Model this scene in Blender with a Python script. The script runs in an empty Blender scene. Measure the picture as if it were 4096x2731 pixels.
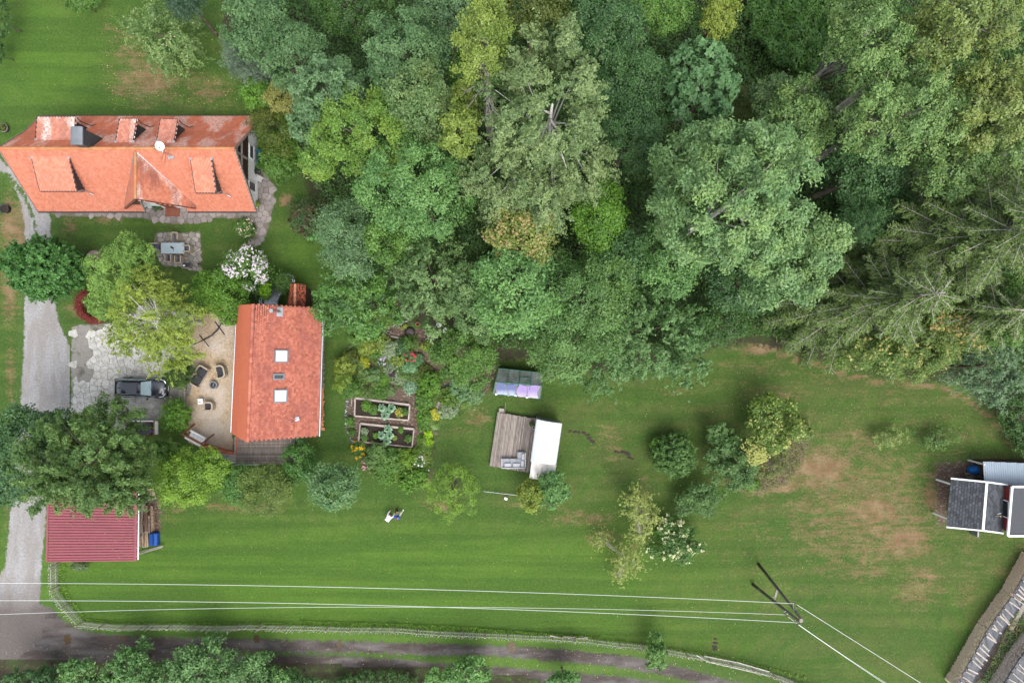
import bpy, bmesh, math, random
import numpy as np
from mathutils import Vector, Matrix, Euler
SC = bpy.context.scene
COL = SC.collection
PI = math.pi
random.seed(7)
RNG = np.random.default_rng(11)

# ------------------------------------------------------------------ camera, sky, sun, exposure
CAMH = 60.0
S = 0.022969                      # metres on the ground per pixel of the 4096 wide survey
cam = bpy.data.cameras.new('camera'); camo = bpy.data.objects.new('camera', cam); COL.objects.link(camo)
camo.location = (0, 0, CAMH); camo.rotation_euler = (0, 0, 0)
cam.sensor_width = 36; cam.lens = 18 * CAMH / (2048 * S); cam.clip_start = 0.5; cam.clip_end = 900
SC.camera = camo
W = bpy.data.worlds.new('World'); SC.world = W; W.use_nodes = True
wn = W.node_tree; bg = wn.nodes['Background']
sky = wn.nodes.new('ShaderNodeTexSky'); sky.sky_type = 'NISHITA'; sky.sun_disc = False
SUN_EL, SUN_AZ = 60.0, 158.0       # degrees; azimuth clockwise from +Y (the top of the picture)
sky.sun_elevation = math.radians(SUN_EL); sky.sun_rotation = math.radians(SUN_AZ)
sky.air_density = 1.2; sky.dust_density = 3.0; sky.ozone_density = 1.0
hs = wn.nodes.new('ShaderNodeHueSaturation'); hs.inputs['Saturation'].default_value = 0.35
wn.links.new(sky.outputs[0], hs.inputs['Color']); wn.links.new(hs.outputs[0], bg.inputs['Color'])
bg.inputs['Strength'].default_value = 0.15
sun = bpy.data.lights.new('sun', 'SUN'); sun.energy = 1.15; sun.angle = math.radians(46); sun.color = (1.0, 0.96, 0.9)
suno = bpy.data.objects.new('sun', sun); COL.objects.link(suno)
_az, _el = math.radians(SUN_AZ), math.radians(SUN_EL)
_d = Vector((math.sin(_az) * math.cos(_el), math.cos(_az) * math.cos(_el), math.sin(_el)))
suno.location = _d * 80; suno.rotation_euler = _d.to_track_quat('Z', 'Y').to_euler()
SC.view_settings.view_transform = 'Standard'; SC.view_settings.look = 'None'
SC.view_settings.exposure = 1.18; SC.view_settings.gamma = 1; SC.view_settings.use_curve_mapping = False
SC.render.engine = 'CYCLES'
SC.cycles.max_bounces = 5; SC.cycles.diffuse_bounces = 3; SC.cycles.transparent_max_bounces = 6
SC.cycles.use_adaptive_sampling = True

# ------------------------------------------------------------------ survey coordinates -> metres
def P(px, py, z=0.0):
    k = (CAMH - z) / CAMH
    return Vector(((px - 2048) * S * k, (1365.5 - py) * S * k, z))
def D(x, y, z=0.0): return P(x * 1.741497, y * 1.741497, z)
def reg(ox, oy, s):
    return lambda x, y, z=0.0: P(ox + x / s, oy + y / s, z)
R1 = reg(0, 350, 1.96); R2 = reg(0, 900, 1.96); R3 = reg(200, 1150, 1.96); R4 = reg(0, 1600, 1.96)
R5 = reg(1200, 1200, 1.96); R6 = reg(0, 1931, 1.96); R7 = reg(1200, 1931, 1.96); R8 = reg(2200, 1931, 1.96)
R9 = reg(3296, 1700, 1.52125); R10 = reg(2200, 1200, 1.96); R11 = reg(0, 0, 1.68); R12 = reg(1100, 0, 1.68)
R13 = reg(2696, 0, 1.68); R14 = reg(1100, 700, 1.68); R15 = reg(2696, 800, 1.68)
RA = reg(1340, 1260, 1.92); RB = reg(1340, 1700, 1.92); RC = reg(950, 1080, 4.48); RD = reg(3700, 1800, 2.4217)
DP = 1.741497 * S                  # metres per unit of D()

# ------------------------------------------------------------------ noise for placing and colouring
def _hash(ix, iy, seed):
    h = (ix.astype(np.int64) * 374761393 + iy.astype(np.int64) * 668265263 + seed * 974711) & 0xffffffff
    h = ((h ^ (h >> 13)) * 1274126177) & 0xffffffff
    return ((h ^ (h >> 16)) & 0xffff) / 65535.0
def vnoise(x, y, seed=0):
    x = np.asarray(x, float); y = np.asarray(y, float)
    ix, iy = np.floor(x), np.floor(y); fx, fy = x - ix, y - iy
    fx = fx * fx * (3 - 2 * fx); fy = fy * fy * (3 - 2 * fy)
    a, b = _hash(ix, iy, seed), _hash(ix + 1, iy, seed); c, d = _hash(ix, iy + 1, seed), _hash(ix + 1, iy + 1, seed)
    return (a * (1 - fx) + b * fx) * (1 - fy) + (c * (1 - fx) + d * fx) * fy
def fbm(x, y, seed=0, o=4):
    s, a, t = 0, 0.5, 0
    for i in range(o):
        s = s + a * vnoise(np.asarray(x) * 2 ** i, np.asarray(y) * 2 ** i, seed + i); t += a; a *= 0.5
    return s / t
def sdist(px, py, poly):
    """signed distance to a polygon, positive inside"""
    px = np.asarray(px, float); py = np.asarray(py, float)
    d = np.full(px.shape, 1e9); ins = np.zeros(px.shape, bool); n = len(poly)
    for i in range(n):
        ax, ay = poly[i][0], poly[i][1]; bx, by = poly[(i + 1) % n][0], poly[(i + 1) % n][1]
        ex, ey = bx - ax, by - ay; l = ex * ex + ey * ey + 1e-12
        t = np.clip(((px - ax) * ex + (py - ay) * ey) / l, 0, 1)
        d = np.minimum(d, np.hypot(px - ax - t * ex, py - ay - t * ey))
        if abs(by - ay) > 1e-12:
            c = ((ay > py) != (by > py)) & (px < (bx - ax) * (py - ay) / (by - ay) + ax); ins ^= c
    return np.where(ins, d, -d)

# ------------------------------------------------------------------ objects
ORG = {}
def org(o): return ORG.get(o.name, Vector((0, 0, 0))) if o else Vector((0, 0, 0))
def tag(o, label=None, cat=None, group=None, kind=None):
    if label: o['label'] = label
    if cat: o['category'] = cat
    if group: o['group'] = group
    if kind: o['kind'] = kind
    return o
def thing(name, label, cat, loc, group=None):
    o = bpy.data.objects.new(name, None); COL.objects.link(o); o.empty_display_size = 0.3
    o.location = loc; ORG[o.name] = Vector(loc)
    return tag(o, label, cat, group)
def put(name, me, m, parent=None, loc=None):
    """me has coordinates relative to loc (default: the parent's origin)"""
    o = bpy.data.objects.new(name, me); COL.objects.link(o)
    if m and not me.materials: me.materials.append(m)
    L = Vector(loc) if loc is not None else org(parent)
    o.parent = parent; o.location = L - org(parent); ORG[o.name] = L
    return o
def put_m(name, me, M, parent):
    o = bpy.data.objects.new(name, me); COL.objects.link(o); o.parent = parent
    M = M.copy(); M.translation = M.translation - org(parent); o.matrix_local = M
    return o
def copy_tree(o, parent=None):
    c = o.copy(); COL.objects.link(c); c.parent = parent
    for ch in list(o.children): copy_tree(ch, c)
    return c
class MB:
    def __init__(s): s.v = []; s.f = []; s.mi = []; s.c = 0
    def add(s, vs, fs):
        b = len(s.v); s.v += [tuple(v) for v in vs]; s.f += [tuple(b + i for i in f) for f in fs]; s.mi += [s.c] * len(fs); return s
    def hexa(s, p):          # p: 4 bottom, 4 top corners (counter clockwise)
        return s.add(p, [(3, 2, 1, 0), (4, 5, 6, 7), (0, 1, 5, 4), (1, 2, 6, 5), (2, 3, 7, 6), (3, 0, 4, 7)])
    def box(s, c, d, rz=0.0, M=None):
        x, y, z = d[0] / 2, d[1] / 2, d[2] / 2
        R = M if M is not None else Matrix.Rotation(rz, 3, 'Z'); c = Vector(c)
        return s.hexa([c + R @ Vector(q) for q in [(-x, -y, -z), (x, -y, -z), (x, y, -z), (-x, y, -z), (-x, -y, z), (x, -y, z), (x, y, z), (-x, y, z)]])
    def beam(s, a, b, w, h, up=(0, 0, 1)):
        a, b = Vector(a), Vector(b); t = (b - a).normalized(); sd = t.cross(Vector(up))
        if sd.length < 1e-4: sd = t.cross(Vector((0, 1, 0)))
        sd.normalize(); u = sd.cross(t); sd = sd * w / 2; u = u * h / 2
        return s.hexa([a - sd - u, a + sd - u, b + sd - u, b - sd - u, a - sd + u, a + sd + u, b + sd + u, b - sd + u])
    def cyl(s, a, b, r0, r1=None, n=8, cap=True):
        r1 = r0 if r1 is None else r1; a, b = Vector(a), Vector(b); t = (b - a).normalized()
        u = t.orthogonal().normalized(); w = t.cross(u); vs = []
        for c, r in ((a, r0), (b, r1)):
            vs += [c + (u * math.cos(2 * PI * i / n) + w * math.sin(2 * PI * i / n)) * r for i in range(n)]
        fs = [(i, (i + 1) % n, n + (i + 1) % n, n + i) for i in range(n)]
        if cap: fs += [tuple(range(n - 1, -1, -1)), tuple(range(n, 2 * n))]
        return s.add(vs, fs)
    def tube(s, pts, rs, n=6):
        pts = [Vector(p) for p in pts]
        if not hasattr(rs, '__len__'): rs = [rs] * len(pts)
        vs = []; fs = []; u = None
        for i, p in enumerate(pts):
            t = (pts[min(i + 1, len(pts) - 1)] - pts[max(i - 1, 0)]).normalized()
            if u is None: u = t.orthogonal().normalized()
            u = (u - t * u.dot(t)).normalized(); w = t.cross(u)
            vs += [p + (u * math.cos(2 * PI * j / n) + w * math.sin(2 * PI * j / n)) * rs[i] for j in range(n)]
            if i: fs += [((i - 1) * n + j, (i - 1) * n + (j + 1) % n, i * n + (j + 1) % n, i * n + j) for j in range(n)]
        fs += [tuple(range(n - 1, -1, -1)), tuple(range(len(vs) - n, len(vs)))]
        return s.add(vs, fs)
    def prism(s, poly, z0, z1, inset=0.0, bev=0.0):
        """vertical prism over a 2D polygon (counter clockwise), optional bevelled top"""
        n = len(poly); vs = [(p[0], p[1], z0) for p in poly]; cx = sum(p[0] for p in poly) / n; cy = sum(p[1] for p in poly) / n
        def ring(k, z):
            o = []
            for p in poly:
                dx, dy = p[0] - cx, p[1] - cy; l = math.hypot(dx, dy) or 1; q = max(0, 1 - k / l); o.append((cx + dx * q, cy + dy * q, z))
            return o
        if bev: rings = [vs, ring(0, z1 - bev), ring(bev * 0.3 + inset, z1 - bev * 0.3), ring(bev + inset, z1)]
        else: rings = [vs, ring(inset, z1)]
        al = [p for r in rings for p in r]; fs = []
        for k in range(len(rings) - 1):
            fs += [(k * n + i, k * n + (i + 1) % n, (k + 1) * n + (i + 1) % n, (k + 1) * n + i) for i in range(n)]
        fs += [tuple(range(n - 1, -1, -1)), tuple(range(len(al) - n, len(al)))]
        return s.add(al, fs)
    def slab(s, corners, th):      # planar polygon, thickened downwards
        cs = [Vector(c) for c in corners]; n = len(cs)
        nn = Vector((0, 0, 0))
        for i in range(n): nn += cs[i].cross(cs[(i + 1) % n])
        nn.normalize()
        if nn.z < 0: cs = cs[::-1]; nn = -nn
        lo = [c - nn * th for c in cs]
        return s.add(cs + lo, [tuple(range(n)), tuple(range(2 * n - 1, n - 1, -1))] + [(i, i + n, (i + 1) % n + n, (i + 1) % n) for i in range(n)])
    def sphere(s, c, r, n=8, m=6, sq=(1, 1, 1)):
        vs = []; fs = []
        for i in range(m + 1):
            a = PI * i / m
            for j in range(n):
                b = 2 * PI * j / n; vs.append((c[0] + r * sq[0] * math.sin(a) * math.cos(b), c[1] + r * sq[1] * math.sin(a) * math.sin(b), c[2] + r * sq[2] * math.cos(a)))
        for i in range(m):
            for j in range(n): fs.append((i * n + j, (i + 1) * n + j, (i + 1) * n + (j + 1) % n, i * n + (j + 1) % n))
        return s.add(vs, fs)
    def mesh(s, name, o=(0, 0, 0), smooth=False):
        me = bpy.data.meshes.new(name); o = Vector(o)
        me.from_pydata([(v[0] - o[0], v[1] - o[1], v[2] - o[2]) for v in s.v], [], s.f)
        if smooth: me.polygons.foreach_set('use_smooth', [True] * len(me.polygons))
        if s.c: me.polygons.foreach_set('material_index', s.mi)
        me.update(); return me
    def build(s, name, m, parent=None, loc=None, smooth=False):
        L = Vector(loc) if loc is not None else org(parent)
        return put(name, s.mesh(name, L, smooth), m, parent, L)
def rrect(w, d, r, n=4):
    o = []
    for cx, cy, a0 in ((w / 2 - r, -d / 2 + r, -90), (w / 2 - r, d / 2 - r, 0), (-w / 2 + r, d / 2 - r, 90), (-w / 2 + r, -d / 2 + r, 180)):
        o += [(cx + r * math.cos(math.radians(a0 + 90 * i / n)), cy + r * math.sin(math.radians(a0 + 90 * i / n))) for i in range(n + 1)]
    return o
def xf(poly, c, rz=0):
    a, b = math.cos(rz), math.sin(rz); return [(c[0] + x * a - y * b, c[1] + x * b + y * a) for x, y in poly]

# ------------------------------------------------------------------ materials
class NT:
    def __init__(s, name):
        s.m = bpy.data.materials.new(name); s.m.use_nodes = True; s.t = s.m.node_tree; s.t.nodes.clear()
        s.out = s.n('ShaderNodeOutputMaterial')
    def n(s, t, **k):
        x = s.t.nodes.new(t)
        for a, b in k.items(): setattr(x, a, b)
        return x
    def l(s, a, b): s.t.links.new(a, b)
    def set(s, sock, v):
        if isinstance(v, bpy.types.NodeSocket): s.l(v, sock)
        else: sock.default_value = v
    def pos(s, sc=(1, 1, 1), rot=0.0):
        g = s.n('ShaderNodeNewGeometry'); mp = s.n('ShaderNodeMapping'); mp.inputs['Scale'].default_value = sc; mp.inputs['Rotation'].default_value = (0, 0, rot)
        s.l(g.outputs['Position'], mp.inputs['Vector']); return mp.outputs[0]
    def noise(s, scale, vec=None, detail=4, rough=0.6, dist=0.0):
        x = s.n('ShaderNodeTexNoise'); x.inputs['Scale'].default_value = scale; x.inputs['Detail'].default_value = detail
        x.inputs['Roughness'].default_value = rough; x.inputs['Distortion'].default_value = dist
        s.l(vec if vec is not None else s.pos(), x.inputs['Vector']); return x.outputs['Fac']
    def ramp(s, f, stops):
        r = s.n('ShaderNodeValToRGB'); e = r.color_ramp.elements
        while len(e) < len(stops): e.new(0.5)
        for i, (p, c) in enumerate(stops): e[i].position = p; e[i].color = (c, c, c, 1) if not hasattr(c, '__len__') else (*c[:3], 1)
        s.l(f, r.inputs[0]); return r.outputs[0]
    def mix(s, f, a, b, mode='MIX'):
        x = s.n('ShaderNodeMix', data_type='RGBA', blend_type=mode); s.set(x.inputs[0], f)
        for i, v in ((6, a), (7, b)):
            if isinstance(v, bpy.types.NodeSocket): s.l(v, x.inputs[i])
            else: x.inputs[i].default_value = (*v[:3], 1)
        return x.outputs[2]
    def math(s, op, a, b=0.0, clamp=False):
        x = s.n('ShaderNodeMath', operation=op, use_clamp=clamp); s.set(x.inputs[0], a); s.set(x.inputs[1], b); return x.outputs[0]
    def attr(s, name):
        x = s.n('ShaderNodeAttribute', attribute_name=name); return x.outputs['Fac']
    def bump(s, f, st, dist=0.05):
        b = s.n('ShaderNodeBump'); b.inputs['Strength'].default_value = st; b.inputs['Distance'].default_value = dist; s.l(f, b.inputs['Height']); return b.outputs[0]
    def bsdf(s, col, rough=0.8, metal=0.0, spec=0.3, nor=None, **k):
        p = s.n('ShaderNodeBsdfPrincipled')
        s.set(p.inputs['Base Color'], col if isinstance(col, bpy.types.NodeSocket) else (*col[:3], 1)); s.set(p.inputs['Roughness'], rough)
        p.inputs['Metallic'].default_value = metal; p.inputs['Specular IOR Level'].default_value = spec
        for a, b in k.items(): p.inputs[a].default_value = b
        if nor is not None: s.l(nor, p.inputs['Normal'])
        s.l(p.outputs[0], s.out.inputs[0]); return p
def srgb(r, g, b):
    f = lambda c: (c / 255 / 12.92) if c / 255 < 0.04045 else ((c / 255 + 0.055) / 1.055) ** 2.4
    return (f(r), f(g), f(b))
_pm = {}
def pm(name, c, rough=0.7, metal=0.0, var=0.25, scale=3.0, spec=0.3, bump=0.15, c2=None, objrand=0.0, stretch=(1, 1, 1), **k):
    """plain procedural material: two tones of one colour mixed by noise, fine grain in the relief"""
    if name in _pm: return _pm[name]
    t = NT(name); d = c2 or tuple(x * (1 - var) for x in c); v = t.pos(stretch)
    f = t.ramp(t.noise(scale, v, 5, 0.65), [(0.3, 0), (0.7, 1)])
    col = t.mix(f, d, c)
    if objrand:
        oi = t.n('ShaderNodeObjectInfo'); h = t.n('ShaderNodeHueSaturation')
        t.l(t.math('MULTIPLY_ADD', oi.outputs['Random'], objrand * 2), h.inputs['Value']); h.inputs['Value'].links[0].from_node.inputs[2].default_value = 1 - objrand
        t.l(col, h.inputs['Color']); col = h.outputs[0]
    nor = t.bump(t.noise(scale * 12, v, 3), bump, 0.02) if bump else None
    t.bsdf(col, rough, metal, spec, nor, **k); _pm[name] = t.m; return t.m

# ------------------------------------------------------------------ ground
BLOBS = [(22,640,26,130,.8),(24,850,16,120,.6),(22,520,30,70,.8),(1990,1010,150,60,.4),(1850,1080,150,70,.45),  # dry, worn grass: x, y, rx, ry (overview pixels), strength
 (1880,1075,110,60,.85),(2010,1180,110,70,.75),(2080,1240,75,55,.85),(2110,1340,90,80,.6),(1960,1010,90,50,.6),(1850,1130,80,50,.5),(1760,1115,90,25,.9),
 (1400,1015,60,70,.5),(1480,1120,30,50,.5),(1330,1190,110,22,.6),(1010,1160,50,20,.7),(1380,1235,60,30,.6),(1700,870,120,18,.4),(1560,900,90,16,.5),(1600,940,90,14,.45),
 (1430,950,60,40,.35),(340,190,110,60,.75),(300,120,60,70,.6),(480,210,80,50,.6),(430,230,90,25,.5),(250,60,30,60,.4),(40,560,28,120,.85),(20,480,25,60,.7),(35,700,22,60,.5),(15,1180,12,80,.5),
 (1095,960,50,30,.6),(1040,985,60,40,.35),(840,860,20,18,.5),(655,458,18,16,1.0),(250,505,60,12,.7),(420,495,60,8,.7),(560,505,60,6,.6),(500,530,30,20,.4),(170,710,30,25,.7),
 (400,1170,40,50,.5),(560,1165,120,14,.7),(700,1190,80,16,.4),(270,1340,20,8,.2),(1650,1290,70,30,.35),(1780,1330,50,50,.3),(2160,1020,60,20,.4),(1450,1250,40,30,.5),
 (2220,1360,60,60,.45),(2250,1200,30,60,.3),(1960,880,80,14,.4),(1800,905,60,12,.6),(1750,800,60,14,.95),(830,1050,30,18,.4),(760,830,20,14,.5),(160,520,25,30,.6),(2140,1140,24,60,.8),(2150,1090,40,22,.7),(660,570,40,12,.3),(1230,1160,90,12,.7),(1850,800,30,16,.8)]
STRIP = [(1690,800),(1780,808),(1850,830),(1930,855),(2010,875),(2090,882),(2160,890),(2215,912),(2265,950),(2305,990),(2330,1030)]
def seg_d(x, y, pl):
    d = np.full(np.shape(x), 1e9)
    for (ax, ay), (bx, by) in zip(pl[:-1], pl[1:]):
        ex, ey = bx - ax, by - ay; t = np.clip(((x - ax) * ex + (y - ay) * ey) / (ex * ex + ey * ey), 0, 1)
        d = np.minimum(d, np.hypot(x - ax - t * ex, y - ay - t * ey))
    return d
def dryness(X, Y):
    x = X / DP + 1176; y = 784 - Y / DP
    d = np.zeros(np.shape(x))
    for bx, by, rx, ry, s in BLOBS:
        q = ((x - bx) / rx) ** 2 + ((y - by) / ry) ** 2; d = np.maximum(d, s * np.exp(-q * 0.8))
    st = seg_d(x, y, STRIP); d = np.maximum(d, 0.8 * np.exp(-(st / 7.0) ** 2))
    q = ((x - 1990) / 230) ** 2 + ((y - 1180) / 190) ** 2; d = np.maximum(d, .56 * np.exp(-q ** 2 * .8)); d = np.maximum(d, 0.36 * np.clip((x - 1250) / 500, 0, 1) * (y > 760) * np.clip((1470 - y) / 150, 0, 1))
    return d
def lush(X, Y):
    x = X / DP + 1176; y = 784 - Y / DP
    a = np.clip((y - 1150) / 120, 0, 1) * np.clip((1850 - x) / 500, 0, 1)
    b = np.exp(-(((x - 110) / 160) ** 2 + ((y - 130) / 170) ** 2)) + .8 * np.exp(-(((x - 690) / 50) ** 2 + ((y - 600) / 90) ** 2))
    return np.clip(a + b, 0, 1)
G1, G2, G3, G4 = (0.052, 0.108, 0.019), (0.080, 0.134, 0.024), (0.032, 0.074, 0.016), (0.120, 0.158, 0.044)
DRY1, DRY2 = (0.195, 0.108, 0.062), (0.265, 0.175, 0.108)
def lawn(t):
    big = t.noise(0.16, None, 4, 0.6); mid = t.noise(0.9, None, 5, 0.65); fine = t.noise(5.0, None, 3, 0.9); grain = t.noise(26.0, None, 2, 0.7)
    streak = t.noise(1.0, t.pos((0.05, 0.85, 1), 0.02), 3, 0.5)
    c = t.mix(t.ramp(big, [(0.32, 0), (0.68, 1)]), G1, G2)
    c = t.mix(t.ramp(mid, [(0.35, 0.8), (0.58, 0)]), c, G3); c = t.mix(t.math('MULTIPLY', t.ramp(t.noise(0.4, None, 5, .75), [(.48, 0), (.66, 1)]), .38), c, (0.120, 0.118, 0.040))
    g = t.n('ShaderNodeNewGeometry'); sb_ = t.n('ShaderNodeVectorMath', operation='SUBTRACT'); t.l(g.outputs['Position'], sb_.inputs[0]); sb_.inputs[1].default_value = (30.0, -34.0, 0); ln = t.n('ShaderNodeVectorMath', operation='LENGTH'); t.l(sb_.outputs[0], ln.inputs[0])
    cx = t.n('ShaderNodeCombineXYZ'); t.l(ln.outputs['Value'], cx.inputs[0]); t.l(t.math('MULTIPLY', big, 2.0), cx.inputs[1]); arcs = t.noise(1.5, cx.outputs[0], 3, .6)
    sx = t.n('ShaderNodeSeparateXYZ'); t.l(g.outputs['Position'], sx.inputs[0]); right = t.ramp(t.math('MULTIPLY_ADD', sx.outputs[0], .04), [(0.2, 0), (.7, 1)])
    c = t.mix(t.math('MULTIPLY', t.math('MULTIPLY', t.ramp(arcs, [(.42, 0), (.56, 1)]), right), .38), c, (.105, .100, .040))
    lu = t.attr('lush'); c = t.mix(t.math('MULTIPLY', lu, 0.55), c, (0.082, 0.180, 0.016))
    c = t.mix(t.math('MULTIPLY', t.ramp(streak, [(0.42, 0), (0.58, 1)]), 0.62), c, t.mix(0.5, G3, (0.04, 0.10, 0.012)))
    c = t.mix(t.math('MULTIPLY', t.ramp(fine, [(0.48, 0), (0.68, 1)]), 0.55), c, G4); c = t.mix(t.math('MULTIPLY', t.ramp(fine, [(0.32, 1), (0.48, 0)]), 0.5), c, (0.022, 0.05, 0.010))
    dr = t.math('ADD', t.attr('dry'), t.math('MULTIPLY', t.math('SUBTRACT', t.math('ADD', t.math('MULTIPLY', t.noise(0.8, t.pos((.35, 1.8, 1), -0.55), 5, 0.75, 1.5), .55), t.math('MULTIPLY', t.noise(0.9, t.pos((1, 1.3, 1), 0.5), 6, 0.8), .45)), 0.5), 2.2))
    dr = t.math('ADD', dr, t.math('MULTIPLY', t.math('SUBTRACT', fine, 0.5), 0.9))
    m = t.ramp(dr, [(0.40, 0), (0.82, 0.9)])
    c = t.mix(m, c, t.mix(t.ramp(mid, [(0.35, 0), (0.65, 1)]), DRY1, DRY2))
    c = t.mix(t.math('MULTIPLY', t.ramp(grain, [(0.35, 1), (0.6, 0)]), 0.35), c, (0.025, 0.05, 0.012))
    spk = t.ramp(t.noise(9.0, t.pos((1, 1, 1), 1.1), 0, 0.5), [(0.845, 0), (0.87, 0.5)])
    return t.mix(spk, c, (0.6, 0.55, 0.35)), fine, grain
def mat_lawn():
    t = NT('lawn_grass'); c, f, g = lawn(t)
    t.bsdf(c, 0.85, spec=0.12, nor=t.bump(t.math('ADD', f, g), 0.6, 0.08)); return t.m
def mat_sheet(name, fn, soft=0.28, rough=0.9, wet=False):
    """a ground surface that frays into lawn along its edge: 'edge' holds the distance to the border"""
    t = NT(name); c, f, g = lawn(t); c2, h = fn(t)
    e = t.math('ADD', t.attr('edge'), t.math('MULTIPLY', t.math('SUBTRACT', t.noise(2.2, None, 5, 0.8), 0.5), soft * 9))
    k = t.ramp(e, [(0.44, 0), (0.56, 1)]); k.node.color_ramp.elements[0].position = 0.5 - soft * 0.5; k.node.color_ramp.elements[1].position = 0.5 + soft * 0.7
    t.bsdf(t.mix(k, c, c2), t.mix(k, (0.85,) * 3, (rough,) * 3) if not wet else rough, spec=0.2, nor=t.bump(t.math('ADD', h, g), 0.6, 0.06)); return t.m
def gravel(t):
    n = t.math('ADD', t.math('MULTIPLY', t.noise(14, None, 4, 0.8), .5), t.math('MULTIPLY', t.noise(5.5, None, 3, 0.9), .5)); b = t.noise(0.5, t.pos((2.2, 0.5, 1)), 4, 0.6)
    c = t.mix(t.ramp(n, [(0.36, 0), (0.64, 1)]), (0.165, 0.16, 0.16), (0.39, 0.385, 0.39))
    c = t.mix(t.math('MULTIPLY', t.ramp(b, [(0.42, 1), (0.6, 0)]), 0.5), c, (0.19, 0.165, 0.14))
    sd = t.attr('dirty'); return t.mix(sd, c, t.mix(t.ramp(n, [(0.3, 0), (0.7, 1)]), (0.055, 0.045, 0.04), (0.13, 0.11, 0.10))), n
def dirt(t):
    n = t.math('ADD', t.math('MULTIPLY', t.noise(12, None, 4, 0.8), .5), t.math('MULTIPLY', t.noise(5, None, 3, 0.9), .5)); b = t.noise(0.45, t.pos((0.35, 1.6, 1), -0.06), 4, 0.65)
    c = t.mix(t.ramp(n, [(0.3, 0), (0.72, 1)]), (0.036, 0.027, 0.024), (0.088, 0.070, 0.064))
    c = t.mix(t.ramp(b, [(0.45, 0), (0.62, 0.8)]), c, t.mix(n, (0.08, 0.07, 0.066), (0.19, 0.175, 0.17)))
    c = t.mix(t.math('MULTIPLY', t.ramp(t.noise(0.35), [(0.35, 1), (0.5, 0)]), .7), c, (0.035, 0.028, 0.024))
    return t.mix(t.ramp(t.noise(16, t.pos((1, 1, 1), .7), 0), [(0.83, 0), (0.86, 0.9)]), c, (0.6, 0.57, 0.52)), n
def bark(t):
    n = t.math('ADD', t.math('MULTIPLY', t.noise(10, None, 4, 0.85), .5), t.math('MULTIPLY', t.noise(4.5, None, 3, 0.9), .5)); w = t.n('ShaderNodeTexVoronoi'); w.inputs['Scale'].default_value = 7; t.l(t.pos((1, 1.6, 1)), w.inputs['Vector'])
    c = t.mix(t.ramp(n, [(0.3, 0), (0.7, 1)]), (0.045, 0.030, 0.024), (0.15, 0.105, 0.08))
    hu = t.ramp(t.n('ShaderNodeSeparateColor').outputs[0], [(0.8, 0), (0.9, 0.7)]); t.l(w.outputs['Color'], hu.node.inputs[0].links[0].from_node.inputs[0])
    return t.mix(hu, c, (0.26, 0.20, 0.165)), n
def straw(t):
    n = t.math('ADD', t.math('MULTIPLY', t.noise(12, t.pos((1, 2.2, 1), 0.6), 4, 0.85), .45), t.math('MULTIPLY', t.noise(4.5, None, 3, 0.95), .55)); b = t.noise(0.35, None, 4, 0.6)
    c = t.mix(t.ramp(n, [(0.36, 0), (0.64, 1)]), (0.20, 0.14, 0.085), (0.52, 0.41, 0.28))
    return t.mix(t.ramp(b, [(0.45, 0), (0.65, 0.75)]), c, t.mix(n, (0.32, 0.26, 0.22), (0.60, 0.54, 0.48))), n
def joint(t):
    n = t.noise(12, None, 4, 0.8); g = t.noise(1.1)
    c = t.mix(n, (0.10, 0.085, 0.07), (0.22, 0.19, 0.16)); return t.mix(t.ramp(g, [(0.5, 0), (0.68, 0.45)]), c, (0.06, 0.085, 0.03)), n
def softsoil(t):
    n = t.noise(9, None, 4, 0.85); g = t.noise(0.8, None, 5, .7)
    c = t.mix(n, (0.020, 0.018, 0.011), (0.06, 0.050, 0.032)); return t.mix(t.ramp(g, [(0.45, 0), (0.62, 0.7)]), c, (0.04, 0.07, 0.018)), n
def grid_sheet(name, poly, m, z, step=0.3, margin=0.7, extra=None, zfn=None, holes=(), union=()):
    p = np.array([(v[0], v[1]) for v in poly]); x0, y0 = p.min(0) - margin; x1, y1 = p.max(0) + margin
    nx, ny = int((x1 - x0) / step) + 2, int((y1 - y0) / step) + 2
    X, Y = np.meshgrid(x0 + np.arange(nx) * step, y0 + np.arange(ny) * step); sd = sdist(X, Y, p)
    for h in holes: sd = np.minimum(sd, -sdist(X, Y, [(v[0], v[1]) for v in h]))
    keep = sd[:-1, :-1] > -margin
    for h in union: sd = np.maximum(sd, sdist(X, Y, [(v[0], v[1]) for v in h]))
    idx = np.arange(nx * ny).reshape(ny, nx); q = np.stack([idx[:-1, :-1], idx[:-1, 1:], idx[1:, 1:], idx[1:, :-1]], -1)[keep]
    used = np.unique(q); remap = -np.ones(nx * ny, int); remap[used] = np.arange(len(used)); q = remap[q]
    X, Y, sd = X.ravel()[used], Y.ravel()[used], sd.ravel()[used]
    Z = np.full(X.shape, z, float) if zfn is None else z + zfn(X, Y)
    o = raw_mesh(name, np.stack([X, Y, Z], 1), q, m)
    for nm, a in (('dry', dryness(X, Y)), ('lush', lush(X, Y)), ('edge', sd + 0.5)) + tuple((k, f(X, Y)) for k, f in (extra or {}).items()):
        o.data.attributes.new(nm, 'FLOAT', 'POINT').data.foreach_set('value', a.astype(np.float32))
    tag(o, kind='structure'); return o
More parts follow.
